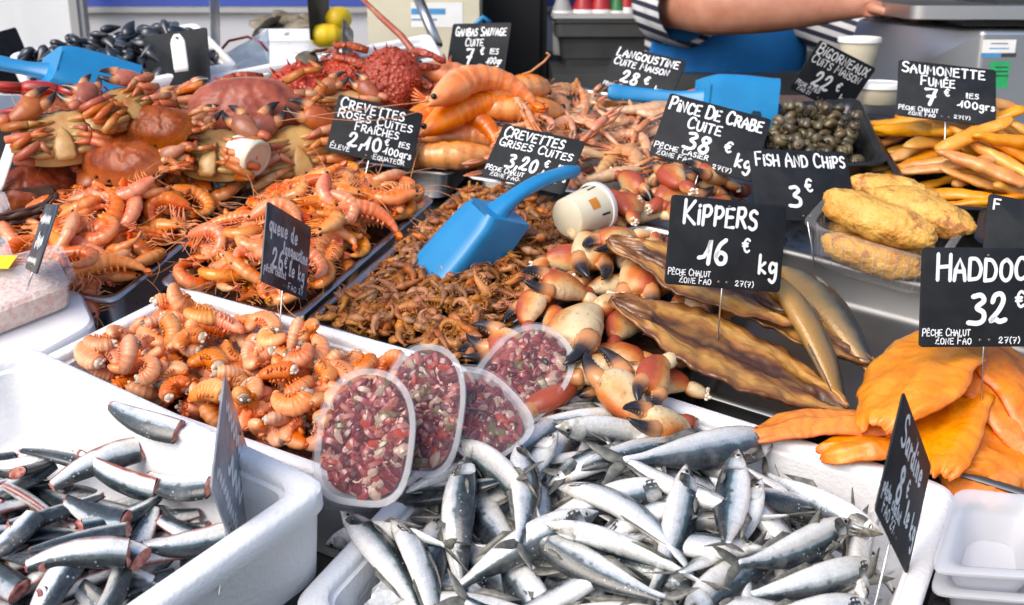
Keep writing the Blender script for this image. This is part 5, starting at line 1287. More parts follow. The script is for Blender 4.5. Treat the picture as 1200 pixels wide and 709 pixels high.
# ================= kippers
PK = quad_inset(ccw(T_KIP), .02); HM[inpoly(PK)] = -.055
KP = region([(790, 470), (760, 330), (900, 270), (1030, 330), (1020, 470)], .0); mm = inpoly(KP) & inpoly(PK); HM[mm] = np.maximum(HM[mm], (-.05 + .03 * np.clip(edist(KP) / .07, 0, 1))[mm])
def flat(o, px, py, z, yaw, lab, cat, grp, foot, s=1.0, roll=0.0, sink=.2, maxs=.5):
    p = at(px, py, z); pos, nn = settle(foot, p[0], p[1], R_(yaw), sink, s=s, k=.6, maxs=maxs, flat=.5); put(o, pos, frame(R_(yaw), nn, roll), s); tag(o, lab, cat, grp)
kf = [(x, y, .014) for x in np.linspace(-.12, .12, 7) for y in (-.04, 0, .04)]
for px, py, z, yaw, seed, W, lab in ((900, 378, .0, 150, 3, .05, 'golden brown kipper behind, under the kipper slate'), (830, 362, .01, 155, 4, .052, 'dark amber kipper just below the kipper slate'), (850, 410, .03, 156, 1, .068, 'foremost kipper, split open, head towards the crab claws')):
    flat(obj('kipper', kipper_mesh(.30 if seed != 1 else .315, W, seed)), px, py, z, yaw, lab, 'kipper', 'kippers', kf, sink=.5, maxs=.25)
for px, py, z, yaw, roll, lab, seed in ((958, 395, .03, 113, .35, 'smoked herring with silver black skin beside the plastic punnet', 1), (975, 350, .03, 110, .0, 'golden skinned smoked herring under the plastic punnet', 2)):
    body, parts, foot = sardine_parts(.24, .02, .1, 650 + seed, 'kipper_skin'); parts.pop('eye'); parts.pop('gill_cover'); o = make_thing('smoked_herring', body, parts); flat(o, px, py, z, yaw, lab, 'smoked herring', 'smoked herrings', foot, 1.0, roll)

# ================= haddock
HD = region([(930, 540), (1000, 440), (1090, 370), (1260, 360), (1320, 560), (1130, 560)], .0); mm = inpoly(HD) & inpoly(PK); HM[mm] = np.maximum(HM[mm], (-.06 + .03 * np.clip(edist(HD) / .1, 0, 1))[mm])
hf = [(x, y, .014) for x in np.linspace(-.10, .10, 6) for y in (-.03, 0, .03)]
for i, (px, py, z, yaw, Ln, W, lab) in enumerate(((1215, 470, .0, 80, .28, .05, 'orange haddock fillet at the right edge under the others'), (1030, 512, .0, 15, .16, .036, 'small orange haddock fillet lowest at the left by the sardine box'), (1150, 492, .01, 75, .24, .052, 'orange haddock fillet hanging down at the front of the tray'), (1215, 515, .01, 20, .22, .05, 'deep orange haddock fillet at the bottom right corner'),
                                                  (985, 485, .02, 12, .23, .035, 'narrow orange haddock fillet pointing left to the kippers'), (1110, 470, .02, 60, .26, .05, 'orange haddock fillet behind the sardine slate'), (1190, 465, .03, 110, .24, .045, 'orange haddock fillet crossing down to the right edge'), (1066, 440, .03, 50, .25, .058, 'top haddock fillet, yellowish orange, left of the haddock slate'), (1195, 452, .03, 120, .22, .05, 'haddock fillet directly under the haddock slate at the right'))):
    flat(obj('haddock_fillet', fillet_mesh(Ln, W * 1.22, 20 + i, .012, .0075)), px, py, z, yaw, lab, 'haddock fillet', 'smoked haddock fillets', [(x * Ln / .24, y * W / .05, r * .8) for x, y, r in hf], sink=.35)

# ================= punnet with battered fish
QP = [at(932, 262, .062)[:2], at(1085, 305, .062)[:2], at(1150, 250, .062)[:2], at(1000, 215, .062)[:2]]
c = np.mean(QP, axis=0); yawp = math.atan2(QP[1][1] - QP[0][1], QP[1][0] - QP[0][0])
wq, dq = .185, .15; Rz = np.array([[math.cos(yawp), -math.sin(yawp)], [math.sin(yawp), math.cos(yawp)]])
q = [Rz @ np.array(p) for p in ((-wq / 2, -dq / 2), (wq / 2, -dq / 2), (wq / 2, dq / 2), (-wq / 2, dq / 2))]; dp = .075
m_ = MB(); m_.loops([rq(q, .016, .03, -dp), rq(q, .010, .03, -dp + .008), rq(q, .004, .03, -.004), rq(q, 0, .03, -.003), rq(q, -.008, .03, -.001), rq(q, -.0085, .03, -.004)], 0, True, False)
k = 28
pu = obj('plastic_punnet', m_.mesh('plastic_punnet', 'clear_plastic', sharp=60)); PZ = .062; put(pu, (c[0], c[1], PZ)); tag(pu, 'clear plastic punnet of battered fish beside the kipper slate', 'punnet')
m_ = MB()
for k_ in range(44):
    t = k_ / 44 * 4; e = int(t); a, b_ = q[e], q[(e + 1) % 4]; p = a + (b_ - a) * (t - e); nrm = p / np.linalg.norm(p); p1 = p * .93; p0 = p * .865
    m_.tube([(p0[0], p0[1], -dp + .012), (p1[0], p1[1], -.012)], .0012, 4)
obj('rib', m_.mesh('rib', 'clear_plastic'), pu)
FB = np.array([c[0], c[1], 0])
for i, (dx_, dy_, z, yaw, Ln, r1, r2, pitch, lab) in enumerate(((-.01, .02, .0, 0, .155, .030, .026, 0, 'battered fish piece inside the punnet at the back'), (.0, -.035, .0, 4, .15, .030, .026, 0, 'battered fish piece seen through the front of the punnet'), (.035, .035, .052, -6, .165, .034, .026, .05, 'golden battered fish lying on top at the back right of the punnet'), (-.005, -.028, .055, -8, .17, .034, .027, .05, 'golden battered fish lying on top at the front of the punnet'), (-.02, .085, .05, 8, .13, .026, .02, 0, 'small battered fish piece behind the two golden ones'))):
    o = obj('battered_fish', batter_mesh(Ln, r1, r2, 30 + i)); p = Rz @ np.array([dx_, dy_]); yw = yawp + R_(yaw)
    put(o, (c[0] + p[0], c[1] + p[1], PZ - .045 + z), frame(yw, (math.sin(pitch), 0, 1))); tag(o, lab, 'battered fish', 'battered fish pieces')

# ================= winkles in a black tray, smoked strips in a black tray
def black_tray(Q, zt, depth, lab, name='black_tray'):
    Q = ccw(Q); c = np.mean(Q, axis=0); q = [np.asarray(p) - c for p in Q]; m_ = MB()
    m_.loops([rq(q, .028, .03, -depth), rq(q, .016, .03, -.012), rq(q, .012, .03, -.004), rq(q, 0, .03, -.002), rq(q, -.001, .03, .001), rq(q, .002, .03, .003), rq(q, .013, .03, .001), rq(q, .018, .03, -.012), rq(q, .031, .028, -depth + .003)], 0, True, True)
    o = obj(name, m_.mesh(name, 'black_plastic', sharp=60)); put(o, (c[0], c[1], zt)); tag(o, lab, 'tray', 'black plastic trays'); return q, c
QS = [at(1073, 243, .0)[:2], at(1275, 252, .0)[:2], at(1225, 150, .0)[:2], at(1003, 133, .0)[:2]]
qs, cs_ = black_tray(QS, .0, .05, 'black plastic tray of yellow smoked strips in front of the scale')
QSi = quad_inset(ccw(QS), .045); mound(QSi, -.045, -.034, .06)
sv2 = [strip_mesh((.17, .15, .19, .14)[i], (.0135, .016, .012, .0145)[i], 60 + i, (.05, -.06, .1, .02)[i]) for i in range(4)]
sf = [(x, 0, .011) for x in np.linspace(-.07, .07, 7)]
for k, p in enumerate(scatter(QSi, 26, .028, RS) + scatter(QSi, 22, .03, RS)):
    o = obj('smoked_strip', sv2[k % 4]); yaw = R_(RS.gauss(-25, 22) + (180 if RS.random() < .4 else 0)); s = RS.uniform(.95, 1.25); pos, nn = settle(sf, p[0], p[1], yaw, .25, s=s, maxs=.35); put(o, pos, frame(yaw, nn, RS.uniform(-.5, .5)), s); tag(o, 'yellow smoked dogfish strip in the black tray under its slate', 'smoked strip', 'smoked strips in the black tray')
QW = [at(885, 208, .0)[:2], at(1040, 200, .0)[:2], at(1005, 122, .0)[:2], at(880, 132, .0)[:2]]
qw, cw_ = black_tray(QW, .012, .05, 'black plastic tray of dark winkles behind the fish and chips slate')
QWi = quad_inset(ccw(QW), .04); mound(QWi, -.035, -.012, .06); tag(mound_mesh(QWi, 'winkle_bed', 'black_plastic', -.006), 'dark bed below the winkles', 'winkle bed', kind='stuff')
wm = winkle_mesh(.0125)
wf = [(0, 0, .011)]
for p in scatter(QWi, 75, .020, RS) + scatter(QWi, 60, .021, RS):
    o = obj('winkle', wm); s = RS.uniform(.85, 1.2); pos, nn = settle(wf, p[0], p[1], 0, .2, s=s); Rr = Matrix.Rotation(RS.uniform(0, 6.28), 3, 'Z') @ Matrix.Rotation(RS.uniform(.6, 2.4), 3, 'X'); put(o, pos, np.array(Rr), s); tag(o, 'dark brown winkle in the black tray behind the fish and chips slate', 'winkle', 'winkles in the black tray')
# slab of white label paper on the tray side
QO = [at(1140, 285, .0)[:2], at(1290, 300, .0)[:2], at(1280, 240, .0)[:2], at(1150, 242, .0)[:2]]
black_tray(QO, .0, .03, 'black tray of orange crumbs at the right edge')
QOi = quad_inset(ccw(QO), .03); mound(QOi, -.022, -.006, .03); tag(mound_mesh(QOi, 'orange_crumbs', 'orange_bits', 0, .01, 1), 'orange brown crumbs filling the black tray at the right edge', 'crumbs', kind='stuff')

# ================= crabs and lobsters at the back left
CRQ = region([(-80, 235), (-60, 150), (60, 120), (200, 100), (330, 75), (480, 60), (500, 100), (400, 170), (290, 190), (180, 195), (60, 225)], .05)
mm = inpoly(CRQ); tt = np.clip(edist(CRQ) / .16, 0, 1); HM[mm] = np.maximum(HM[mm], (-.03 + .05 * tt)[mm])
tag(mound_mesh(CRQ, 'crushed_ice', 'ice', -.004, .012), 'crushed ice under the crabs at the back left', 'ice', kind='stuff')
crab_f = [(x, y, .024) for x in (-.055, 0, .055) for y in (-.03, .02)]
cp_ = [crab_thing('brown_crab', False, 'crab_shell', 1, 1), crab_thing('brown_crab', True, 'crab_shell', 1, 2, legs_up=True), crab_thing('spider_crab', False, 'spider_crab_shell', 1, 3, True), crab_thing('brown_crab', True, 'crab_shell', 1, 14, legs_up=True)]
cuu = [False] * 4; raised = None
def crab(kind, px, py, z, yaw, tilt, s, lab):
    o = cp_[kind]
    if cuu[kind]: o = copy_thing(o)
    cuu[kind] = True
    p = at(px, py, z); pos, nn = settle(crab_f, p[0], p[1], R_(yaw), .15, s=s, maxs=.5)
    Rm = Matrix.Rotation(R_(yaw), 3, 'Z') @ Matrix.Rotation(R_(tilt), 3, 'X')
    put(o, pos + np.array([0, 0, .004 + (.015 if s == 1.1 else 0)]), np.array(Rm), s); tag(o, lab, 'crab', 'crabs heaped at the back left'); return o
for a in ((0, 20, 150, .06, 160, -20, 1.05, 'brown crab shell up at the left edge behind the black slate'), (0, 40, 198, .05, 215, -30, .85, 'dark brown crab low at the left above the wicker basket'), (0, 115, 150, .06, 200, -15, .9, 'purplish brown crab shell up behind the cream bellied one'),
          (3, 228, 138, .07, 140, 135, .92, 'crab on its back in the middle of the heap beside the white slate clip'), (0, 145, 185, .07, 150, -30, .95, 'dark red crab tilted towards the shrimps'), (1, 78, 172, .08, 200, 140, .95, 'crab lying on its back showing a cream belly, farthest left'),
          (3, 345, 160, .07, 205, 130, 1.0, 'crab on its back showing orange belly left of the pink shrimp slate'), (0, 370, 140, .06, 190, -20, .85, 'small red crab behind the pink shrimp slate'), (1, 250, 160, .10, 170, 140, .9, 'crab with raised pincers beside the fallen white cup'),
          (2, 352, 90, .09, 215, -45, 1.25, 'spiny red spider crab right of the largest brown crab'), (0, 286, 122, .10, 186, -48, 1.1, 'largest brown crab, shell facing the buyer'), (0, 190, 172, .08, 165, -35, .72, 'small orange brown crab at the front of the heap by the shrimps'), (0, 60, 128, .08, 150, -30, .8, 'reddish crab at the far left below the mussels'), (3, 405, 118, .08, 170, 130, .75, 'small crab on its back behind the pink shrimp slate'), (2, 405, 78, .09, 150, -30, .8, 'spiny red crab between the two larger spider crabs'), (2, 458, 88, .09, 180, -55, 1.0, 'upright spiny spider crab with one leg raised by the gambas'), (3, 150, 152, .10, 235, 150, .8, 'small crab on its back with curled legs near the front of the heap')): 
    c_o = crab(*a)
    if 'one leg raised' in a[7]: raised = c_o
bpy.context.view_layer.update(); m_ = MB(); im = np.array((MT.inverted() @ raised.matrix_world).inverted())
def to_local(p): return (im @ np.append(p, 1))[:3]
m_.tube([to_local(atd(x, y, d)) for x, y, d in ((468, 100, 2.06), (484, 84, 2.05), (486, 62, 2.05), (470, 42, 2.06), (446, 20, 2.10), (420, -6, 2.14))], [.009, .0085, .007, .0065, .006, .004], 8); obj('leg', m_.mesh('leg', 'crab_leg'), raised)
lb = [langoustine_thing('lobster', 900 + i, 'lobster_red', 'lobster_red', .20, .021, .7 + .5 * i, .011, .14) for i in range(2)]
for (o, foot), px, py, yaw, lab in zip(lb, (150, 225), (118, 96), (190, 165), ('red lobster behind the crabs, nearer the mussel scoop', 'red lobster right of the white slate clip')):
    p = at(px, py, .09); pos, nn = settle(foot, p[0], p[1], R_(yaw), .2, maxs=.3); put(o, pos + np.array([0, 0, .03]), frame(R_(yaw), nn, .4)); tag(o, lab, 'lobster', 'lobsters')

# ================= mussels
mz = .07; QM = [at(38, 118, mz)[:2], at(180, 92, mz)[:2]]; d = QM[1] - QM[0]; nrm = np.array([-d[1], d[0]]); nrm /= np.linalg.norm(nrm); QM = [QM[0], QM[1] + d * .75, QM[1] + d * .75 + nrm * .27, QM[0] + nrm * .27]
tag(foam_box(QM, mz, -.0, .015, .02, 'foam_tray'), 'pale polystyrene tray of mussels at the back left', 'tray')
QMi = quad_inset(ccw(QM), .022); mound(QMi, mz - .03, mz + .004, .08)
tag(mound_mesh(QMi, 'mussel_bed', 'mussel_shell', -.004), 'dark bed below the mussels', 'mussel bed', kind='stuff')
mm_ = [mussel_mesh(.023), mussel_mesh(.020)]; mf = [(-.012, 0, .008), (0, 0, .009), (.012, 0, .008)]
for k, p in enumerate(scatter(QMi, 200, .019, RS)):
    o = obj('mussel', mm_[k % 2]); yaw = RS.uniform(0, 6.28); pos, nn = settle(mf, p[0], p[1], yaw, .2, maxs=.8); put(o, pos, frame(yaw, nn + np.array([RS.gauss(0, .35), RS.gauss(0, .35), 0]), RS.uniform(-1, 1)), RS.uniform(.9, 1.2)); tag(o, 'black mussel heaped in the pale tray around the blue scoop', 'mussel', 'mussels at the back left')

# ================= octopus salad tubs
def octo_tub(px, py, dep, nrm, rot, Ln, W, dpt, seed, lab, squash=1.0):
    root = bpy.data.objects.new('plastic_tub', None); COL.objects.link(root); r = random.Random(seed)
    def st(off, z, n=44):
        out = []
        for i in range(n):
            a = i * 2 * math.pi / n; c, s = math.cos(a), math.sin(a); e = 2.3 if s > 0 else 3.4; k = (abs(c) ** e + abs(s) ** e) ** (-1 / e); out.append((c * k * (W / 2 - off), s * k * (Ln / 2 - off), z))
        return out
    m_ = MB(); m_.loops([st(.014, -dpt), st(.010, -dpt + .004), st(.004, -.002), st(.0, -.001), st(-.002, 0), st(-.0024, -.003)], 0, True, False); obj('body', m_.mesh('body', 'cloudy_plastic', sharp=60), root)
    m_ = MB(); m_.loops([st(-.003, .0005), st(-.003, .003), st(-.0015, .0040), st(.0015, .0040), st(.0035, .003), st(.0045, .0014)], 0, False, True); obj('lid', m_.mesh('lid', 'clear_plastic', sharp=40), root)
    s_ = MB(); hw, hl = W / 2 - .0095, Ln / 2 - .0095
    s_.loops([st(.015, -dpt + .002), st(.011, -dpt + .004), st(.008, -.009), st(.014, -.0065)], 0, True, True); s_.a = [(0, 0, .3)] * len(s_.v)
    for i in range(300):
        while True:
            x, y = r.uniform(-1, 1), r.uniform(-1, 1)
            if (abs(x) ** 2.4 + abs(y) ** 2.4) < 1: break
        
        z = -.0075 + .0015 * r.random() if r.random() < .8 else -dpt * r.random() * .8 - .008; k = r.random(); w_ = r.random(); Rr = np.array(Matrix.Rotation(r.uniform(0, 6.28), 3, 'Z') @ Matrix.Rotation(r.uniform(0, 3.1), 3, 'X'))
        sh = (1 - (-z / dpt) * .14)
        if k < .55: s_.ell((x * hw * sh, y * hl * sh, z), (r.uniform(.007, .013), r.uniform(.005, .008), r.uniform(.004, .006)), 7, 4, 0, w_, Rr)
        elif k < .85: s_.ell((x * hw * sh, y * hl * sh, z), (r.uniform(.008, .017), r.uniform(.003, .0045), .003), 5, 3, 0, w_, Rr)
        else:
            ph = np.linspace(0, 5.6, 9); rr = r.uniform(.0032, .005); s_.loft(np.array([Rr @ np.array([rr * math.cos(a), rr * math.sin(a), 0]) + [x * hw * sh, y * hl * sh, z] for a in ph]), .0016, .0022, 6, (0, .1, 1), 0, r.choice([.7, .78, .1, .55]))
    obj('octopus_salad', s_.mesh('octopus_salad', 'salad', sharp=40), root)
    n = np.array(nrm, float); n /= np.linalg.norm(n); yv = np.array([math.sin(R_(rot)), 0, 0]) + math.cos(R_(rot)) * np.array([0, .66, .75]); yv = yv - n * (yv @ n); yv /= np.linalg.norm(yv); xv = np.cross(yv, n)
    put(root, atd(px, py, dep), np.stack([xv, yv, n], 1)); tag(root, lab, 'tub', 'tubs of octopus salad')
octo_tub(428, 512, 1.11, (-.10, -.74, .66), 6, .134, .097, .045, 1, 'octopus salad tub standing nearest, its whole lid facing the buyer')
octo_tub(494, 480, 1.175, (-.22, -.70, .68), 8, .138, .090, .045, 2, 'octopus salad tub half hidden behind the nearest one')
octo_tub(560, 482, 1.215, (.12, -.34, .93), -35, .118, .094, .045, 3, 'octopus salad tub lying flattest, between the sardines and the leaning tubs')
octo_tub(616, 436, 1.30, (.05, -.55, .83), 38, .125, .095, .045, 4, 'octopus salad tub farthest back, in front of the crab claws')

# ================= pots and cups
def pot_axis(root, base, top, s=1.0):
    b_, t_ = np.array(base), np.array(top); z = (t_ - b_) / np.linalg.norm(t_ - b_); x = np.cross((0, 0, 1.), z); x = x / np.linalg.norm(x) if np.linalg.norm(x) > .01 else np.array([1., 0, 0]); y = np.cross(z, x); put(root, b_, np.stack([x, y, z], 1), s)
p = pot_thing('tub', .036, .043, .085, 'cream_plastic', True); pot_axis(p, at(664, 256, .055), at(716, 236, .045), .82); tag(p, 'cream tub with printed ring lying on its side beside the blue scoop', 'tub')
k = MB(); n = 24
for a0_, a1_, z0, z1, mt in ((.3, .7, .055, .068, 0), (1.0, 1.25, .055, .070, 0), (1.5, 1.6, .050, .072, 0), (2.1, 2.6, .03, .05, 1), (2.9, 3.0, .05, .07, 0), (.4, .9, .02, .03, 0), (4.6, 5.4, .03, .06, 1), (4.0, 4.3, .055, .068, 0), (5.6, 5.9, .055, .07, 0)):
    aa = np.linspace(a0_, a1_, 6); rr = lambda z: .036 + .007 * z / .085 + .0007
    k.grid(np.array([[(rr(z) * math.cos(a), rr(z) * math.sin(a), z) for z in (z0, z1)] for a in aa]), mt)
obj('printed_mark', k.mesh('printed_mark', ['ink', 'print_orange'], smooth=False), p)
p = pot_thing('cup', .026, .034, .062, 'white_plastic', True, lidmat='cream_plastic'); pot_axis(p, at(274, 172, .085), at(308, 190, .075), .8); tag(p, 'white cup lying on its side on the pink shrimps', 'cup')
for px, pyb, pyt, r, dep, lab in ((1004, 86, 44, .042, 2.36, 'tall white pot with lid behind the winkle slate'), (1028, 122, 97, .046, 2.18, 'low white pot of fish spread between the two slates at the back')):
    b_ = wpt(px, pyb, dep); t_ = wpt(px, pyt, dep); p = pot_thing('pot', r * .88, r, t_[2] - b_[2], 'cream_plastic', True); putw(p, b_); tag(p, lab, 'pot')

# ================= scoops
s1 = None; a = at(655, 212, .055); b_ = at(512, 318, .0); d = b_ - a; nn = np.array([-.30, -.25, .9]); yaw = math.atan2(d[1], d[0])
h = at(531, 286, .065)
R = frame(yaw, (d[0] * .30, d[1] * .30, 1) / np.linalg.norm((d[0] * .3, d[1] * .3, 1)))
def scoop_pose(o, centre, direction, up):           # direction of the open end, up = where the underside of the bowl faces
    x = np.array(direction, float); x /= np.linalg.norm(x); z = -np.array(up, float); z = z - x * (z @ x); z /= np.linalg.norm(z); y = np.cross(z, x); put(o, centre, np.stack([x, y, z], 1))
xx = np.array([-.65, -.33, -.68]); xx /= np.linalg.norm(xx); zz = -np.array([-.52, -.46, .72]); zz = zz - xx * (zz @ xx); zz /= np.linalg.norm(zz); Rs = np.stack([xx, np.cross(zz, xx), zz], 1); cs1 = np.array([-.085, 1.333, .056])
s1 = scoop_thing(.125, .080, .072, rr=.010, hend=Rs.T @ (at(673, 200, .085) - cs1)); put(s1, cs1, Rs); tag(s1, 'blue plastic scoop lying upside down on the brown shrimps', 'scoop', 'blue plastic scoops')
s2 = scoop_thing(.135, .105, .075, .15); scoop_pose(s2, atd(116, 86, 1.95), atd(165, 94, 1.97) - atd(50, 56, 1.90), (.15, -.55, .8)); tag(s2, 'blue plastic scoop stuck in the black mussels', 'scoop', 'blue plastic scoops')
s3 = scoop_thing(.13, .11, .05, .18); scoop_pose(s3, atd(872, 118, 2.02), atd(925, 135, 2.0) - atd(755, 112, 1.98), (0, -.75, .55)); tag(s3, 'blue plastic scoop whose blade shows above the crab claw slate', 'scoop', 'blue plastic scoops')

# ================= left: cutting board, tubs of spread, wicker basket
QB_ = [at(-40, 462, .005)[:2], at(112, 378, .005)[:2], at(92, 335, .005)[:2], at(-120, 380, .005)[:2]]
q = ccw(QB_); m_ = MB(); m_.loops([rq(q, .004, .02, -.071), rq(q, 0, .02, -.067), rq(q, 0, .02, -.001), rq(q, .004, .02, .004)], 0, True, True); o = obj('cutting_board', m_.mesh('cutting_board', 'white_board', sharp=40)); o.matrix_world = MT; tag(o, 'thick white cutting board under the tubs of pale spread', 'board')
def spread_tub(pq, z0, h, lab, yellow=False):
    q = ccw([at(x, y, z0)[:2] for x, y in pq]); c = np.mean(q, axis=0); q = [p - c for p in q]; root = bpy.data.objects.new('plastic_tub', None); COL.objects.link(root)
    m_ = MB(); m_.loops([rq(q, .012, .018, 0), rq(q, .009, .018, .003), rq(q, .002, .018, h - .004), rq(q, -.002, .018, h - .003)], 0, True, False); obj('body', m_.mesh('body', 'clear_plastic', sharp=60), root)
    m_ = MB(); m_.loops([rq(q, -.003, .018, h - .006), rq(q, -.0045, .018, h - .004), rq(q, -.0045, .018, h + .002), rq(q, .002, .018, h + .003), rq(q, .006, .018, h)], 0, False, True); obj('lid', m_.mesh('lid', 'lid_plastic', sharp=40), root)
    m_ = MB(); m_.loops([rq(q, .0145, .016, .002), rq(q, .0115, .016, .005), rq(q, .006, .016, h - .014), rq(q, .010, .016, h - .010)], 0, True, True); obj('spread', m_.mesh('spread', 'pale_salad', sharp=50), root)
    if yellow: m_ = MB(); m_.box((.022, -.03, h + .0033), (.066, .004, h + .0039)); obj('price_sticker', m_.mesh('price_sticker', 'yellow_label', smooth=False), root)
    put(root, (c[0], c[1], z0)); tag(root, lab, 'tub', 'tubs of pale spread')
spread_tub([(-45, 418), (96, 362), (78, 325), (-75, 362)], .005, .050, 'clear tub of pale pink spread, largest on the cutting board')
spread_tub([(-60, 372), (24, 345), (14, 315), (-80, 338)], .006, .052, 'clear tub with a yellow sticker behind the largest tub', True)
spread_tub([(-60, 300), (20, 283), (12, 262), (-70, 275)], -.02, .055, 'clear tub of pinkish spread beside the wicker basket')
QBa = [at(-60, 268, .035)[:2], at(62, 240, .035)[:2], at(70, 216, .035)[:2], at(-60, 224, .035)[:2]]
q = ccw(QBa); bk = bpy.data.objects.new('wicker_basket', None); COL.objects.link(bk); bk.matrix_world = MT
m_ = MB(); m_.loops([rq(q, .012, .03, -.07), rq(q, .004, .03, .036), rq(q, .010, .03, .036), rq(q, .016, .03, -.06)], 0, True, True); obj('body', m_.mesh('body', 'wicker', sharp=50), bk)
m_ = MB(); ring = np.array(rq(q, .003, .03, 0.0, 10)); ring = np.vstack([ring, ring[:1]]); seglen = np.r_[0, np.cumsum(np.hypot(*np.diff(ring[:, :2], axis=0).T))]
for lv in range(9):
    ss = np.arange(0, seglen[-1], .006); pts = np.stack([np.interp(ss, seglen, ring[:, 0]), np.interp(ss, seglen, ring[:, 1]), -.062 + lv * .0115 + .0022 * np.sin(ss * 180 + lv * 3.14)], 1); ctr_ = pts.mean(0); off = pts - ctr_; off[:, 2] = 0; off /= np.linalg.norm(off, axis=1)[:, None]
    pts = pts + off * (.0025 * np.sin(ss * 180 + lv * 3.14))[:, None]; m_.tube(pts, .0048, 6)
obj('weave', m_.mesh('weave', 'wicker'), bk); tag(bk, 'dark wicker basket at the left edge below the crabs', 'basket')

# ================= background boxes
def bgbox(px4, z, zb, lab, name='polystyrene_box', wall=.015): 
    Q = [at(x, y, z)[:2] for x, y in px4]; o = foam_box(Q, z, zb, wall, .02, name); tag(o, lab, 'box', 'white polystyrene boxes'); return ccw(Q)
Qd = bgbox([(255, 128), (520, 66), (505, 38), (240, 88)], .06, -.07, 'long white polystyrene box of shells behind the crabs')
Qi = quad_inset(Qd, .03); HM[inpoly(Qi)] = .0; mound(Qi, .02, .045, .05)
oy = [oyster_mesh(s, i) for i, s in enumerate((.022, .028, .019))]
for k, p in enumerate(scatter(Qi, 60, .03, RS)):
    o = obj('clam', oy[k % 3]); yaw = RS.uniform(0, 6.28); pos, nn = settle([(0, 0, .012)], p[0], p[1], yaw, .3); put(o, pos, frame(yaw, nn + np.array([RS.gauss(0, .3), RS.gauss(0, .3), 0])), RS.uniform(.8, 1.0)); tag(o, 'pale brown shell in the long white box behind the crabs', 'shellfish', 'shells in the long white box')
# white trough with oysters further back, level in the world
def wfoam(px0, px1, py, Y, h, dpt, lab, mat='styrofoam'):
    a = wy(px0, py, Y); b_ = wy(px1, py, Y); q = ccw([(a[0], Y), (b_[0], Y), (b_[0], Y + dpt), (a[0], Y + dpt)]); c = np.mean(q, axis=0); q = [p - c for p in q]
    m_ = MB(); m_.loops([rq(q, .02, .03, 0), rq(q, .004, .03, h - .03), rq(q, 0, .03, h - .028), rq(q, 0, .03, h), rq(q, .018, .03, h), rq(q, .03, .03, h - .05)], 0, True, True)
    o = obj('oyster_trough', m_.mesh('oyster_trough', mat, sharp=50)); putw(o, (c[0], c[1], a[2] - h)); tag(o, lab, 'box'); return c, a[2]
tb = bpy.data.objects.new('back_table', None); COL.objects.link(tb); tz = wy(330, 60, 2.75)[2]
ta, tb_ = wy(215, 60, 2.75)[0], wy(556, 60, 2.75)[0]
wbox((ta, 2.56, tz - .16), (tb_, 3.4, tz - .12), 'top', 'white_board', tb)
for x in (ta + .03, tb_ - .06):
    for y in (2.6, 3.33): wbox((x, y, .0), (x + .03, y + .03, tz - .16), 'leg', 'steel', tb)
tag(tb, 'white back table carrying the oyster trough and lidded carton', 'table')
cO, zO = wfoam(300, 372, 34, 2.75, .11, .30, 'white trough of oysters behind the lemons')
for k in range(34):
    o = obj('oyster', oyster_mesh(.042, 10 + k % 4) if k < 4 else bpy.data.meshes['oyster.00%d' % (3 + k % 4)] if False else oy[k % 3]); x, y = RS.uniform(-.075, .075), RS.uniform(-.11, .11); o.matrix_world = Matrix.Translation((cO[0] + x, cO[1] + y, zO - .03 + .012 * (k // 10) + RS.uniform(0, .015))) @ Matrix.Rotation(RS.uniform(0, 6.28), 4, 'Z') @ Matrix.Rotation(RS.gauss(0, .5), 4, 'X') @ Matrix.Scale(1.5, 4)
    tag(o, 'grey brown oyster in the white trough behind the lemons', 'oyster', 'oysters in the trough')
# lidded carton with label
ct = bpy.data.objects.new('white_carton', None); COL.objects.link(ct); tag(ct, 'cream white carton with a blue white label and blue cord at the back', 'carton')
a = wy(432, 62, 2.75); b_ = wy(562, 62, 2.75); tp = wy(500, -40, 2.75)
wbox((a[0], 2.75, a[2] - .10), (b_[0], 3.05, tp[2]), 'body', 'cream_plastic', ct)
def cst(px0, py0, px1, py1, mat, d, nm): p, q_ = wy(px0, py1, 2.75), wy(px1, py0, 2.75); wbox((p[0], 2.75 - d, p[2]), (q_[0], 2.7495, q_[2]), nm, mat, ct)
cst(482, 3, 542, 32, 'white_plastic', .001, 'paper_label'); cst(482, 10, 522, 17, 'sticker_blue', .0014, 'label_band'); cst(482, 22, 512, 24, 'sticker_blue', .0014, 'label_band')
m_ = MB(); P_ = [wy(x, y, 2.73) for x, y in ((540, 34), (556, 30), (566, 20), (574, 26), (572, 34))]; m_.tube(P_, .006, 8); obj('blue_cord', m_.mesh('blue_cord', 'blue_scoop'), ct)
# lemons
lm = batter_mesh(.075, .026, .026, 5, 'lemon', 'lemon_skin', 0, .02)
v = lm
for px, py, d, yw, lab in ((383, 42, 2.42, 20, 'yellow lemon in front, lying on the white box edge'), (397, 22, 2.46, 70, 'yellow lemon behind the first one')):
    o = obj('lemon', lm); o.matrix_world = Matrix.Translation(Vector(wpt(px, py, d))) @ Matrix.Rotation(R_(yw), 4, 'Z'); tag(o, lab, 'lemon', 'lemons')
m_ = MB(); p = [wpt(487, -10, 2.5), wpt(513, 54, 2.45)]; m_.tube(p, .012, 12); tag(obj('steel_post', m_.mesh('steel_post', 'steel')), 'slanting steel post in front of the white carton', 'post')
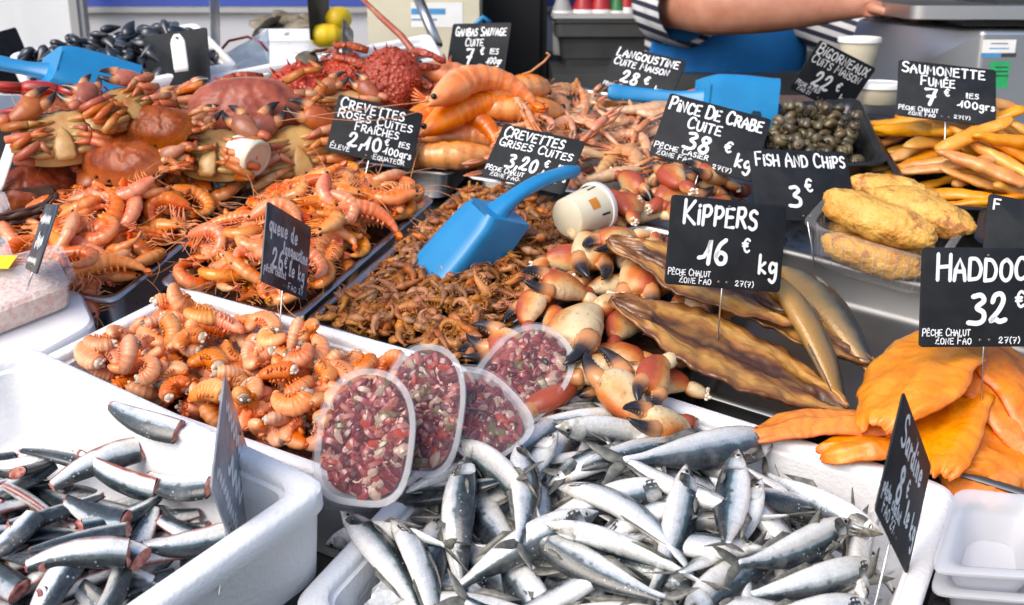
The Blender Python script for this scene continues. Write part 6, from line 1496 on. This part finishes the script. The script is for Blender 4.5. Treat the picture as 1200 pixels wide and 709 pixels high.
# clear bag with red tie
m_ = MB(); G = []
for i in range(14):
    row = []
    for j in range(16):
        u, w_ = i / 13, j / 15; e = atd(262 + 52 * w_, 80 - 46 * u * (.35 + .65 * w_), 2.36 - .03 * u); row.append(e + np.array([0, -1, .6]) * (.018 * math.sin(u * 3.1) * math.sin(w_ * 3.1) + .006 * mnoise.noise(Vector((u * 5, w_ * 5, 1)))))
    G.append(row)
m_.grid(G, thick=.03); bg = obj('plastic_bag', m_.mesh('plastic_bag', 'bag_blue')); bg.matrix_world = MT; tag(bg, 'bluish clear plastic bag with red tie behind the largest crab', 'bag')
m_ = MB(); m_.tube([atd(x, y, 2.33) for x, y in ((256, 62), (268, 48), (290, 43), (306, 50), (314, 60))], .003, 6); obj('red_tie', m_.mesh('red_tie', 'red_plastic'), bg)
# raised spider crab leg and gamba feelers
# clear tubs at the bottom right
def clear_tub(px4, z, h, lab):
    q = ccw([at(x, y, z)[:2] for x, y in px4]); c = np.mean(q, axis=0); q = [p - c for p in q]; m_ = MB(); m_.loops([rq(q, .014, .02, -h), rq(q, .004, .02, -.006), rq(q, 0, .02, -.004), rq(q, -.008, .02, -.003), rq(q, -.008, .02, 0), rq(q, .0, .02, .001), rq(q, .008, .02, -.005), rq(q, .018, .02, -h + .003)], 0, True, True)
    o = obj('empty_tub', m_.mesh('empty_tub', 'frosted_plastic', sharp=50)); put(o, (c[0], c[1], z)); tag(o, lab, 'tub', 'empty clear tubs')
clear_tub([(1103, 664), (1230, 672), (1222, 588), (1128, 578)], .02, .05, 'empty clear plastic tub beside the sardine box, upper one'); clear_tub([(1101, 690), (1228, 700), (1220, 614), (1126, 604)], -.012, .05, 'empty clear plastic tub beside the sardine box, lower one')
st_ = bpy.data.objects.new('crate_stand', None); COL.objects.link(st_); st_.matrix_world = MT; q = ccw([at(x, y, -.065)[:2] for x, y in ((1112, 690), (1250, 712), (1240, 668), (1128, 640))])
m_ = MB(); m_.loops([[(p[0], p[1], -.085) for p in q], [(p[0], p[1], -.0635) for p in q]], 0, True, True); obj('top', m_.mesh('top', 'grey_plastic', smooth=False), st_)
for p in q:
    tp = MT @ Vector((p[0], p[1], -.086)); lo = Minv @ Vector((tp.x, tp.y, 0)); m_ = MB(); m_.tube([tuple(lo), tuple(Minv @ tp)], .012, 8); obj('leg', m_.mesh('leg', 'steel'), st_)
tag(st_, 'low grey stand under the empty clear tubs', 'stand')

# ------------------------------------------------------------------ handwriting
GL = {
'A': '0,0 .06,.5 .3,1 .54,.5 .62,0|.06,.42 .57,.42', 'B': '0,0 .02,1|~.02,1 .42,1 .5,.78 .36,.56 .03,.53|~.03,.53 .5,.5 .6,.24 .42,.01 0,0', 'C': '~.62,.82 .45,1 .2,.95 .02,.55 .1,.12 .35,0 .62,.14',
'D': '0,0 .02,1|~.02,1 .4,.95 .64,.55 .5,.1 0,0', 'E': '.52,1 .03,.98 0,0 .56,.02|.02,.52 .44,.54', 'F': '.55,1 .03,.98 0,0|.02,.52 .42,.54', 'G': '~.6,.84 .42,1 .16,.92 .02,.5 .12,.1 .38,0 .6,.18|.62,.0 .62,.44 .36,.44',
'H': '0,1 0,0|.58,1 .58,0|0,.48 .58,.52', 'I': '.06,.72 .05,0|.05,.97 .075,1.01', 'K': '.02,1 0,0|.55,1 .04,.42 .6,0', 'L': '.08,1 0,0 .5,.04', 'M': '0,0 .08,1 .36,.35 .66,1 .74,0', 'N': '0,0 .03,1 .55,.02 .6,1',
'O': '~.34,1 .06,.78 .04,.25 .3,0 .58,.2 .62,.72 .36,1', 'P': '.02,0 .06,1|~.02,.96 .42,1 .58,.76 .4,.48 .05,.44', 'Q': '~.34,1 .06,.78 .04,.25 .3,0 .58,.2 .62,.72 .36,1|.4,.22 .68,-.1', 'R': '0,0 .04,1|~.03,.97 .42,1 .54,.76 .38,.52 .04,.5|.25,.5 .6,0',
'S': '~.52,.88 .3,1 .06,.84 .12,.6 .44,.44 .5,.16 .26,0 0,.1', 'T': '0,1 .62,1|.32,1 .29,0', 'U': '~0,1 .02,.3 .18,0 .44,.05 .56,.35 .57,1', 'V': '0,1 .28,0 .6,1', 'X': '0,1 .58,0|.56,1 0,0', 'Z': '0,.98 .54,1 0,.02 .58,0|.12,.5 .44,.5', 'Y': '0,1 .28,.5|.58,1 .2,0',
'0': '~.26,1 .04,.7 .06,.2 .26,0 .48,.25 .46,.78 .26,1', '1': '-.28,.22 -.05,.28 .1,.55 .22,1 .16,0', '2': '~.05,.72 .14,.95 .36,1 .46,.78 .3,.42 .0,.06 .18,.1 .34,.02 .56,.08', '3': '~.05,.95 .34,1 .46,.8 .2,.56 .46,.38 .46,.12 .25,0 -.1,.02', '6': '~.42,1 .16,.75 .02,.3 .16,.0 .42,.06 .44,.36 .2,.46 .04,.28', '7': '0,.96 .52,1 .2,0|.1,.5 .44,.52', '8': '~.44,.86 .24,1 .08,.82 .2,.58 .44,.34 .4,.06 .16,0 .02,.2 .2,.5 .46,.78 .4,.98', '9': '~.42,.9 .2,1 .04,.78 .18,.54 .4,.68 .42,.95 .4,.4 .2,0',
'e': '~.0,.3 .36,.36 .34,.56 .14,.6 .0,.32 .12,.02 .38,.12', '€': '~.56,.88 .38,1 .2,.85 .12,.5 .2,.14 .38,0 .56,.12|0,.6 .42,.62|0,.4 .38,.42', ',': '.1,.14 .02,-.2', '(': '~.2,1.1 .04,.7 .04,.3 .2,-.1', ')': '~0,1.1 .16,.7 .16,.3 0,-.1', '-': '0,.5 .3,.5',
'g': '~.36,.52 .14,.6 .02,.32 .14,.06 .36,.2|~.38,.6 .38,-.2 .22,-.5 .0,-.36', 'k': '0,1.05 0,0|.34,.6 .02,.28 .38,0', 'l': '~0,.05 .2,.6 .18,1 .06,.9 .08,.1 .24,.04', 'r': '0,.6 .02,0|~.02,.4 .14,.58 .3,.56', 's': '~.26,.52 .08,.58 .06,.38 .26,.22 .14,0 -.04,.06', 'o': '~.18,.58 .02,.4 .06,.08 .24,.02 .34,.3 .2,.58',
'a': '~.34,.5 .14,.6 .0,.3 .12,.02 .32,.2|~.36,.58 .34,.1 .46,.02', 'd': '~.34,.5 .14,.6 .0,.3 .12,.02 .32,.2|~.38,1.1 .34,.1 .46,.02', 'n': '0,.58 0,0|~0,.36 .16,.58 .3,.46 .3,.02 .38,.02', 'u': '~0,.58 .02,.12 .16,.02 .32,.22|~.34,.58 .32,.1 .42,.02', 'i': '~0,.56 0,.1 .1,.02|.0,.8 .02,.84', 't': '~.1,.95 .06,.12 .2,.02|-.06,.6 .24,.62', 'c': '~.3,.5 .14,.6 .0,.3 .12,.02 .32,.1', 'h': '0,1.05 0,0|~0,.36 .16,.58 .3,.46 .3,0', 'p': '0,.58 -.02,-.5|~0,.4 .18,.6 .34,.36 .2,.04 .02,.12', 'q': '~.36,.5 .14,.6 .0,.3 .12,.02 .34,.2|.38,.6 .36,-.5', 'm': '0,.58 0,0|~0,.36 .12,.58 .24,.46 .24,0|~.24,.36 .38,.58 .48,.46 .48,0', 'b': '0,1.05 0,.04|~0,.36 .18,.6 .34,.34 .18,.0 .0,.08', 'f': '~.3,.95 .16,1.05 .1,.7 .1,-.3|-.04,.5 .24,.52', 'z': '0,.56 .3,.58 0,.02 .32,.02'}
ACC = {'É': 'E', 'Ê': 'E', 'Î': 'I', 'è': 'e', 'ê': 'e', 'Ï': 'I'}
def catmull(P, m=6):
    P = np.array(P, float)
    if len(P) < 3: return P
    Q = np.vstack([2 * P[0] - P[1], P, 2 * P[-1] - P[-2]]); out = []
    for i in range(1, len(Q) - 2):
        for k in range(m):
            t = k / m; a, b_, c, d = Q[i - 1:i + 3]; out.append(.5 * (2 * b_ + (c - a) * t + (2 * a - 5 * b_ + 4 * c - d) * t * t + (3 * b_ - a - 3 * c + d) * t ** 3))
    out.append(P[-1]); return np.array(out)
def glyph(ch):
    base = ACC.get(ch, ch); st = []
    for s_ in GL[base].split('|'):
        sm = s_[0] == '~'; pts = [tuple(map(float, p.split(','))) for p in s_.strip('~').split()]; st.append(catmull(pts) if sm else np.array(pts))
    w = max(p[:, 0].max() for p in st)
    top = 1.12 if base.isupper() else .75
    if ch in 'Éè': st.append(np.array([(.18, top), (.40, top + .2)]))
    if ch in 'ÊÎê': st.append(np.array([(.08, top), (.26, top + .18), (.42, top)]))
    return st, w
def ribbon(mb, P, w, z):
    P = np.asarray(P, float)
    if len(P) < 2: return
    d0 = P[1] - P[0]; d0 /= np.linalg.norm(d0) + 1e-9; d1 = P[-1] - P[-2]; d1 /= np.linalg.norm(d1) + 1e-9
    P = np.vstack([P[0] - d0 * w * .45, P, P[-1] + d1 * w * .45]); ww = np.full(len(P), w / 2); ww[0] = ww[-1] = w * .22
    T = np.gradient(P, axis=0); T /= np.linalg.norm(T, axis=1)[:, None] + 1e-9; Nn = np.stack([-T[:, 1], T[:, 0]], 1)
    a = P + Nn * ww[:, None]; b_ = P - Nn * ww[:, None]; vs = [(p[0], p[1], z) for p in a] + [(p[0], p[1], z) for p in b_]; n = len(P)
    mb.add(vs, [(n + i, n + i + 1, i + 1, i) for i in range(n - 1)])
def write(mb, txt, x, y, h, wid=None, sw=.185, slope=0.0, cnt=[0]):
    """x, y (from the top) in slate widths; h cap height; wid total width"""
    r = random.Random(len(txt) * 7 + int(x * 100)); cur = 0; items = []; first = True
    for ch in txt:
        if ch == ' ': cur += .55; first = True; continue
        st, w = glyph(ch); big = 1.22 if (first and ch.isupper() and len(txt) > 3 and wid) else 1.0; first = False
        lo = min(p[:, 0].min() for p in st); 
        for p in st: items.append(((p - [min(lo, 0) * 0, 0]) * big + [cur + r.uniform(-.02, .02), r.uniform(-.05, .05)], 0))
        cur += w * big + .26
    sx = 1.0
    if wid: sx = wid / (h * (cur - .26))
    for p, _ in items:
        cnt[0] += 1; q = np.stack([x + p[:, 0] * h * sx, -(y + h) + p[:, 1] * h + (p[:, 0] * h * sx) * slope], 1); ribbon(mb, q, h * sw, .0014 + .00002 * (cnt[0] % 12))
def scribble(mb, x, y, w, h, seed):
    r = random.Random(seed); n = int(w / h * 5); P = [(x + w * i / n, -(y + h * (.5 + .5 * math.sin(i * 2.1 + r.uniform(-.5, .5)) * r.uniform(.5, 1)))) for i in range(n + 1)]; ribbon(mb, catmull(P, 4), h * .2, .0016)
SL = {}
def slate(name, c, R, w, asp, lines, label, mat='slate_black', pin=.07, scr=(), rivets=((.5, .055), (.46, .66), (.53, .66)), writ=True):
    root = bpy.data.objects.new('price_slate', None); COL.objects.link(root); R = np.array(R); h = w * asp
    q = [(-w / 2, -h / 2), (w / 2, -h / 2), (w / 2, h / 2), (-w / 2, h / 2)]; m_ = MB(); m_.loops([rq(q, .0005, .006, -.0011), rq(q, 0, .006, -.0008), rq(q, 0, .006, .0008), rq(q, .0005, .006, .0011)], 0, True, True)
    obj('board', m_.mesh('board', mat, sharp=30), root)
    m_ = MB()
    for t in lines: write(m_, *t)
    for s_ in scr: scribble(m_, *s_)
    if m_.v:
        m_.v = [(-w / 2 + x * w, h / 2 + y * w, z) for x, y, z in m_.v]; obj('lettering', m_.mesh('lettering', 'paint_white', smooth=False), root)
    for x, y in rivets:
        m_ = MB(); m_.ell((-w / 2 + x * w, h / 2 - y * w, .0012), (.0021, .0021, .0010), 10, 5); obj('rivet', m_.mesh('rivet', 'rivet_metal'), root)
    if pin:
        m_ = MB(); m_.tube([(0, -h / 2 + .02, -.0022), (0, -h / 2, -.0022), (0, -h / 2 - pin, -.0022)], .0012, 6); obj('pin', m_.mesh('pin', 'wire'), root)
    put(root, c, R); tag(root, label, 'price slate', 'price slates'); return root
SLD = {}
SLD['gambas']=([-0.0687, 2.14, 0.0392],[[0.8058, 0.1512, -0.5726], [-0.5548, 0.531, -0.6405], [0.2072, 0.8338, 0.5117]],0.1495,0.709)
SLD['langoustine']=([0.2516, 2.0163, 0.0324],[[0.8853, 0.3944, -0.2465], [-0.4614, 0.6782, -0.572], [-0.0584, 0.6201, 0.7823]],0.1436,0.709)
SLD['winkle']=([0.6122, 1.9942, 0.035],[[0.8566, 0.4558, 0.2417], [0.218, 0.1047, -0.9703], [-0.4676, 0.8839, -0.0097]],0.1456,0.709)
SLD['saumonette']=([0.726, 1.7342, 0.1121],[[0.983, 0.1757, -0.0534], [-0.1765, 0.8232, -0.5396], [-0.0508, 0.5399, 0.8402]],0.1598,0.709)
SLD['roses']=([-0.2239, 1.6615, 0.0736],[[0.9724, 0.1737, 0.1557], [-0.0213, 0.7306, -0.6825], [-0.2323, 0.6603, 0.7141]],0.1415,0.709)
SLD['grises']=([0.0326, 1.5466, 0.0803],[[0.9071, 0.3687, -0.2033], [-0.4196, 0.7517, -0.5088], [-0.0348, 0.5468, 0.8365]],0.1387,0.709)
SLD['pince']=([0.3138, 1.6018, 0.0918],[[0.9421, 0.3305, -0.056], [-0.3013, 0.7616, -0.5737], [-0.147, 0.5574, 0.8171]],0.1664,0.709)
SLD['fish']=([0.4303, 1.4614, 0.0776],[[0.9739, -0.0677, 0.2164], [0.189, 0.7696, -0.6099], [-0.1252, 0.635, 0.7623]],0.1603,0.709)
SLD['kippers']=([0.2667, 1.1885, 0.1347],[[0.9694, 0.0775, 0.2327], [0.1608, 0.5157, -0.8415], [-0.1852, 0.8532, 0.4875]],0.1553,0.709)
SLD['haddock']=([0.5389, 1.0515, 0.1441],[[0.9925, 0.0072, 0.1224], [0.1039, 0.4801, -0.8711], [-0.065, 0.8772, 0.4757]],0.1590,0.709)
SLD['queue']=([-0.2903, 1.2257, 0.1003],[[0.2054, 0.0445, 0.9777], [0.7224, 0.6671, -0.1821], [-0.6603, 0.7436, 0.1049]],0.1420,0.709)
SLD['sardine']=([0.3783, 0.7927, 0.0944],[[0.4303, 0.3507, 0.8318], [0.3334, 0.7946, -0.5074], [-0.8389, 0.4956, 0.225]],0.1682,0.709)
SLD['boxa']=([-0.2676, 0.7968, 0.1007],[[-0.023, -0.0681, 0.9974], [0.2916, 0.9538, 0.0719], [-0.9563, 0.2925, -0.002]],0.1718,0.709)
SLD['smalldark']=([-0.6068, 1.2363, 0.1165],[[0.4917, 0.2753, -0.8261], [-0.7732, 0.5744, -0.2688], [0.4005, 0.7709, 0.4953]],0.1270,0.709)
SLD['back']=([-0.6148, 1.9382, 0.0957],[[0.9476, -0.0626, -0.3132], [-0.2346, 0.5291, -0.8155], [0.2167, 0.8462, 0.4868]],0.1355,0.709)
SLD['edgecrab']=([-0.3135, 2.0223, 0.0783],[[-0.0138, 0.0371, 0.9992], [0.8779, 0.4788, -0.0057], [-0.4786, 0.8772, -0.0392]],0.1388,0.709)
PCH = [('PÊCHE CHALUT', .02, .585, .042, .36), ('ZONE FAO', .12, .645, .042, .27), ('27(7)', .60, .640, .042, .16)]
def S(key, lines, label, **kw): slate(key, *SLD[key], lines, label, **kw)
S('gambas', [('GAMBAS SAUVAGE', .08, .075, .095, .86), ('CUITE', .28, .225, .085, .30), ('7', .33, .36, .20), ('€', .56, .33, .095), ('lES', .72, .35, .07, .14), ('100gr', .70, .47, .085, .24), ('MADAGASCAR', .03, .635, .045, .42)], 'black slate reading gambas sauvage cuite, 7 euros, behind the gambas')
S('langoustine', [('LANGOUSTINE', .04, .05, .105, .88), ('CUITE MAISON', .05, .20, .085, .78), ('28', .24, .35, .17), ('€', .56, .36, .11), ('kg', .74, .47, .10), ('PÊCHE CHALUT', .03, .58, .045, .42), ('FAO 27', .14, .64, .045, .22)], 'black slate reading langoustine cuite maison, leaning by the blue apron')
S('winkle', [('BIGORNEAUX', .05, .045, .11, .88), ('CUITS MAISON', .05, .19, .09, .84), ('22', .25, .35, .19), ('€', .62, .36, .11), ('kg', .76, .49, .10), ('PÊCHE A PIED', .03, .56, .05, .40), ('FAO 27', .10, .63, .045, .22)], 'black slate reading bigorneaux cuits maison, 22 euros, tilted in front of the white pot', pin=.09)
S('saumonette', [('SAUMONETTE', .04, .045, .105, .84), ('FUMÉE', .24, .20, .095, .34), ('7', .29, .34, .20), ('€', .48, .32, .085), ('lES', .70, .34, .06, .12), ('100grs', .64, .44, .085, .34), ('PÊCHE CHALUT', .02, .585, .045, .40), ('ZONE FAO', .12, .645, .042, .27), ('27(7)', .58, .63, .04, .16)], 'black slate reading saumonette fumée, 7 euros, in the tray of yellow strips')
S('roses', [('CREVETTES', .05, .05, .105, .74), ('ROSES CUITES', .05, .185, .085, .86), ('FRAÎCHES', .27, .305, .085, .50), ('2,10', .23, .43, .16, .36), ('€', .64, .415, .075), ('lES', .80, .41, .065, .12), ('100grs', .66, .51, .085, .30), ('ÉLEVÉ', .04, .61, .055, .22), ('EQUATEUR', .54, .635, .05, .36)], 'black slate reading crevettes roses cuites fraîches, 2,10 euros, behind the pink shrimps')
S('grises', [('CREVETTES', .06, .05, .11, .72), ('GRISES CUITES', .05, .20, .085, .88), ('3,20', .24, .365, .16, .34), ('€', .66, .34, .085), ('lES', .82, .36, .07, .12), ('100grs', .66, .47, .085, .30), ('PÊCHE CHALUT', .02, .565, .05, .46), ('ZONE FAO', .10, .635, .045, .34), ('27(7)', .58, .625, .045, .18)], 'black slate reading crevettes grises cuites, 3,20 euros, behind the blue scoop')
S('pince', [('PINCE DE CRABE', .04, .06, .115, .90), ('CUITE', .26, .225, .10, .32), ('38', .30, .37, .17), ('€', .66, .36, .11), ('kg', .80, .46, .13), ('PÊCHE CASIER', .02, .565, .05, .52), ('ZONE FAO', .06, .64, .045, .34), ('27(7)', .60, .635, .045, .18)], 'large black slate reading pince de crabe cuite, 38 euros, above the crab claws')
S('fish', [('FISH AND CHIPS', .06, .06, .11, .90), ('3', .36, .38, .19), ('€', .52, .30, .12), ('BARQUETTE', .70, .46, .09, .60)][:3] + [('B', .70, .46, .10), ('A', .78, .46, .085)], 'black slate reading fish and chips, 3 euros, behind the battered fish')
S('kippers', [('KIPPERS', .12, .065, .15, .62), ('16', .32, .33, .19), ('€', .64, .30, .105), ('kg', .80, .42, .14)] + PCH, 'black slate reading kippers, 16 euros, standing on the kippers')
S('haddock', [('HADDOCK', .12, .08, .15, .78), ('32', .38, .33, .20), ('€', .72, .31, .11), ('kg', .84, .42, .13)] + PCH, 'black slate reading haddock, 32, at the right edge above the orange fillets')
S('queue', [('queue de', .08, .11, .13, .60), ('langoustine', .40, .27, .11, .55), ('26', .18, .37, .17), ('€', .44, .40, .10), ('le kg', .56, .43, .12, .34), ('pêche chalut', .03, .53, .07, .46), ('FAO 27', .56, .63, .05, .34), ('en Atlantique', .03, .60, .07, .50)][:-1], 'dark slate reading queue de langoustine, 26 euros, facing right behind the tails', mat='slate_worn', pin=.10)
S('sardine', [('Sardine', .16, .08, .15, .64), ('8', .32, .30, .20), ('€', .52, .30, .10), ('le kg', .62, .40, .13, .32), ('pêche chalut', .03, .50, .08, .50), ('FAO 27', .10, .60, .07, .34)], 'narrow looking black slate reading sardine, at the right of the sardine box', pin=.09, mat='slate_black')
S('boxa', [], 'hazy grey slate with smeared writing on the rim of the herring box', mat='slate_haze', scr=((.08, .08, .8, .13, 1), (.3, .28, .4, .18, 2), (.06, .52, .6, .10, 3)), pin=.06)
S('smalldark', [], 'worn blue black slate edge on beside the left shrimps', mat='slate_worn', scr=((.1, .1, .75, .12, 4), (.25, .3, .5, .2, 5), (.05, .56, .7, .08, 6)), pin=.025)
S('back', [], 'blank black slate with white clip in front of the mussels', pin=.07, rivets=())
S('edgecrab', [], 'worn slate seen edge on, stuck among the spider crabs', mat='slate_worn', scr=((.1, .1, .8, .12, 7), (.25, .32, .5, .2, 8)), pin=.07)
def face_slate(c, yaw, lean, roll, w, label, **kw):
    cr = np.array([1, 0, 0.]); cu = np.array([0, sp, cp]); B = np.stack([cr, cu, np.cross(cr, cu)], 1)
    Ry = np.array(Matrix.Rotation(R_(yaw), 3, 'Y')); Rx = np.array(Matrix.Rotation(R_(lean), 3, 'X')); Rz_ = np.array(Matrix.Rotation(R_(roll), 3, 'Z')); return slate('', c, B @ Ry @ Rx @ Rz_, w, .709, kw.pop('lines', []), label, **kw)
face_slate(atd(1214, 277, 1.52), 0, -15, -12, .14, 'black slate cut by the right edge in front of the orange crumbs', lines=[('F', .06, .05, .11), ('UMET', .18, .06, .09, .4)][:1])
face_slate(atd(-22, 185, 1.75), 8, -10, 8, .15, 'blank black slate with white clip at the left edge before the crabs', rivets=())
face_slate(atd(-3, 72, 2.2), 60, -5, 25, .15, 'black slate edge at the top left corner before the white sheet', rivets=())
face_slate(atd(374, 14, 2.45), 84, 0, 14, .17, 'dark slate standing edge on beside the lemons', rivets=())
face_slate(atd(252, 22, 2.25), 98, 0, 12, .15, 'slate edge on before the white van wall', mat='slate_haze', rivets=())
# white clips that hold slates
def clip(a, b_, w, lab):
    a, b_ = np.array(a), np.array(b_); m_ = MB(); q = np.linspace(0, 1, 10); m_.loft(a + (b_ - a) * q[:, None], w * np.array([.4, .8, 1, 1, 1, 1, 1, 1, 1, .9]), [.0016] * 10, 12, np.cross(b_ - a, (1, 0, 0)), sq=.6); o = obj('slate_clip', m_.mesh('slate_clip', 'white_plastic')); o.matrix_world = MT
    m_ = MB(); d = a + (b_ - a) * .1 + np.array([0, -.002, .0012]); m_.ell(d, (.003, .003, .002), 8, 5); e = obj('hole', m_.mesh('hole', 'rivet_metal'), o); tag(o, lab, 'clip', 'white slate clips')
clip(atd(207, 40, 1.97), atd(213, 84, 1.97), .0135, 'white clip in front of the blank black slate by the mussels'); clip(atd(20, 152, 1.70), atd(-4, 222, 1.70), .009, 'white clip across the black slate at the left edge')
# thin metal stakes seen near the mussel scoop
m_ = MB(); m_.tube([atd(86, 92, 2.05), atd(86, 120, 2.05), atd(87, 140, 2.04)], .003, 8); o = obj('metal_stake', m_.mesh('metal_stake', 'wire')); o.matrix_world = MT; tag(o, 'thin metal stake in front of the mussel scoop', 'stake')

# ------------------------------------------------------------------ tidy
bpy.context.view_layer.update()
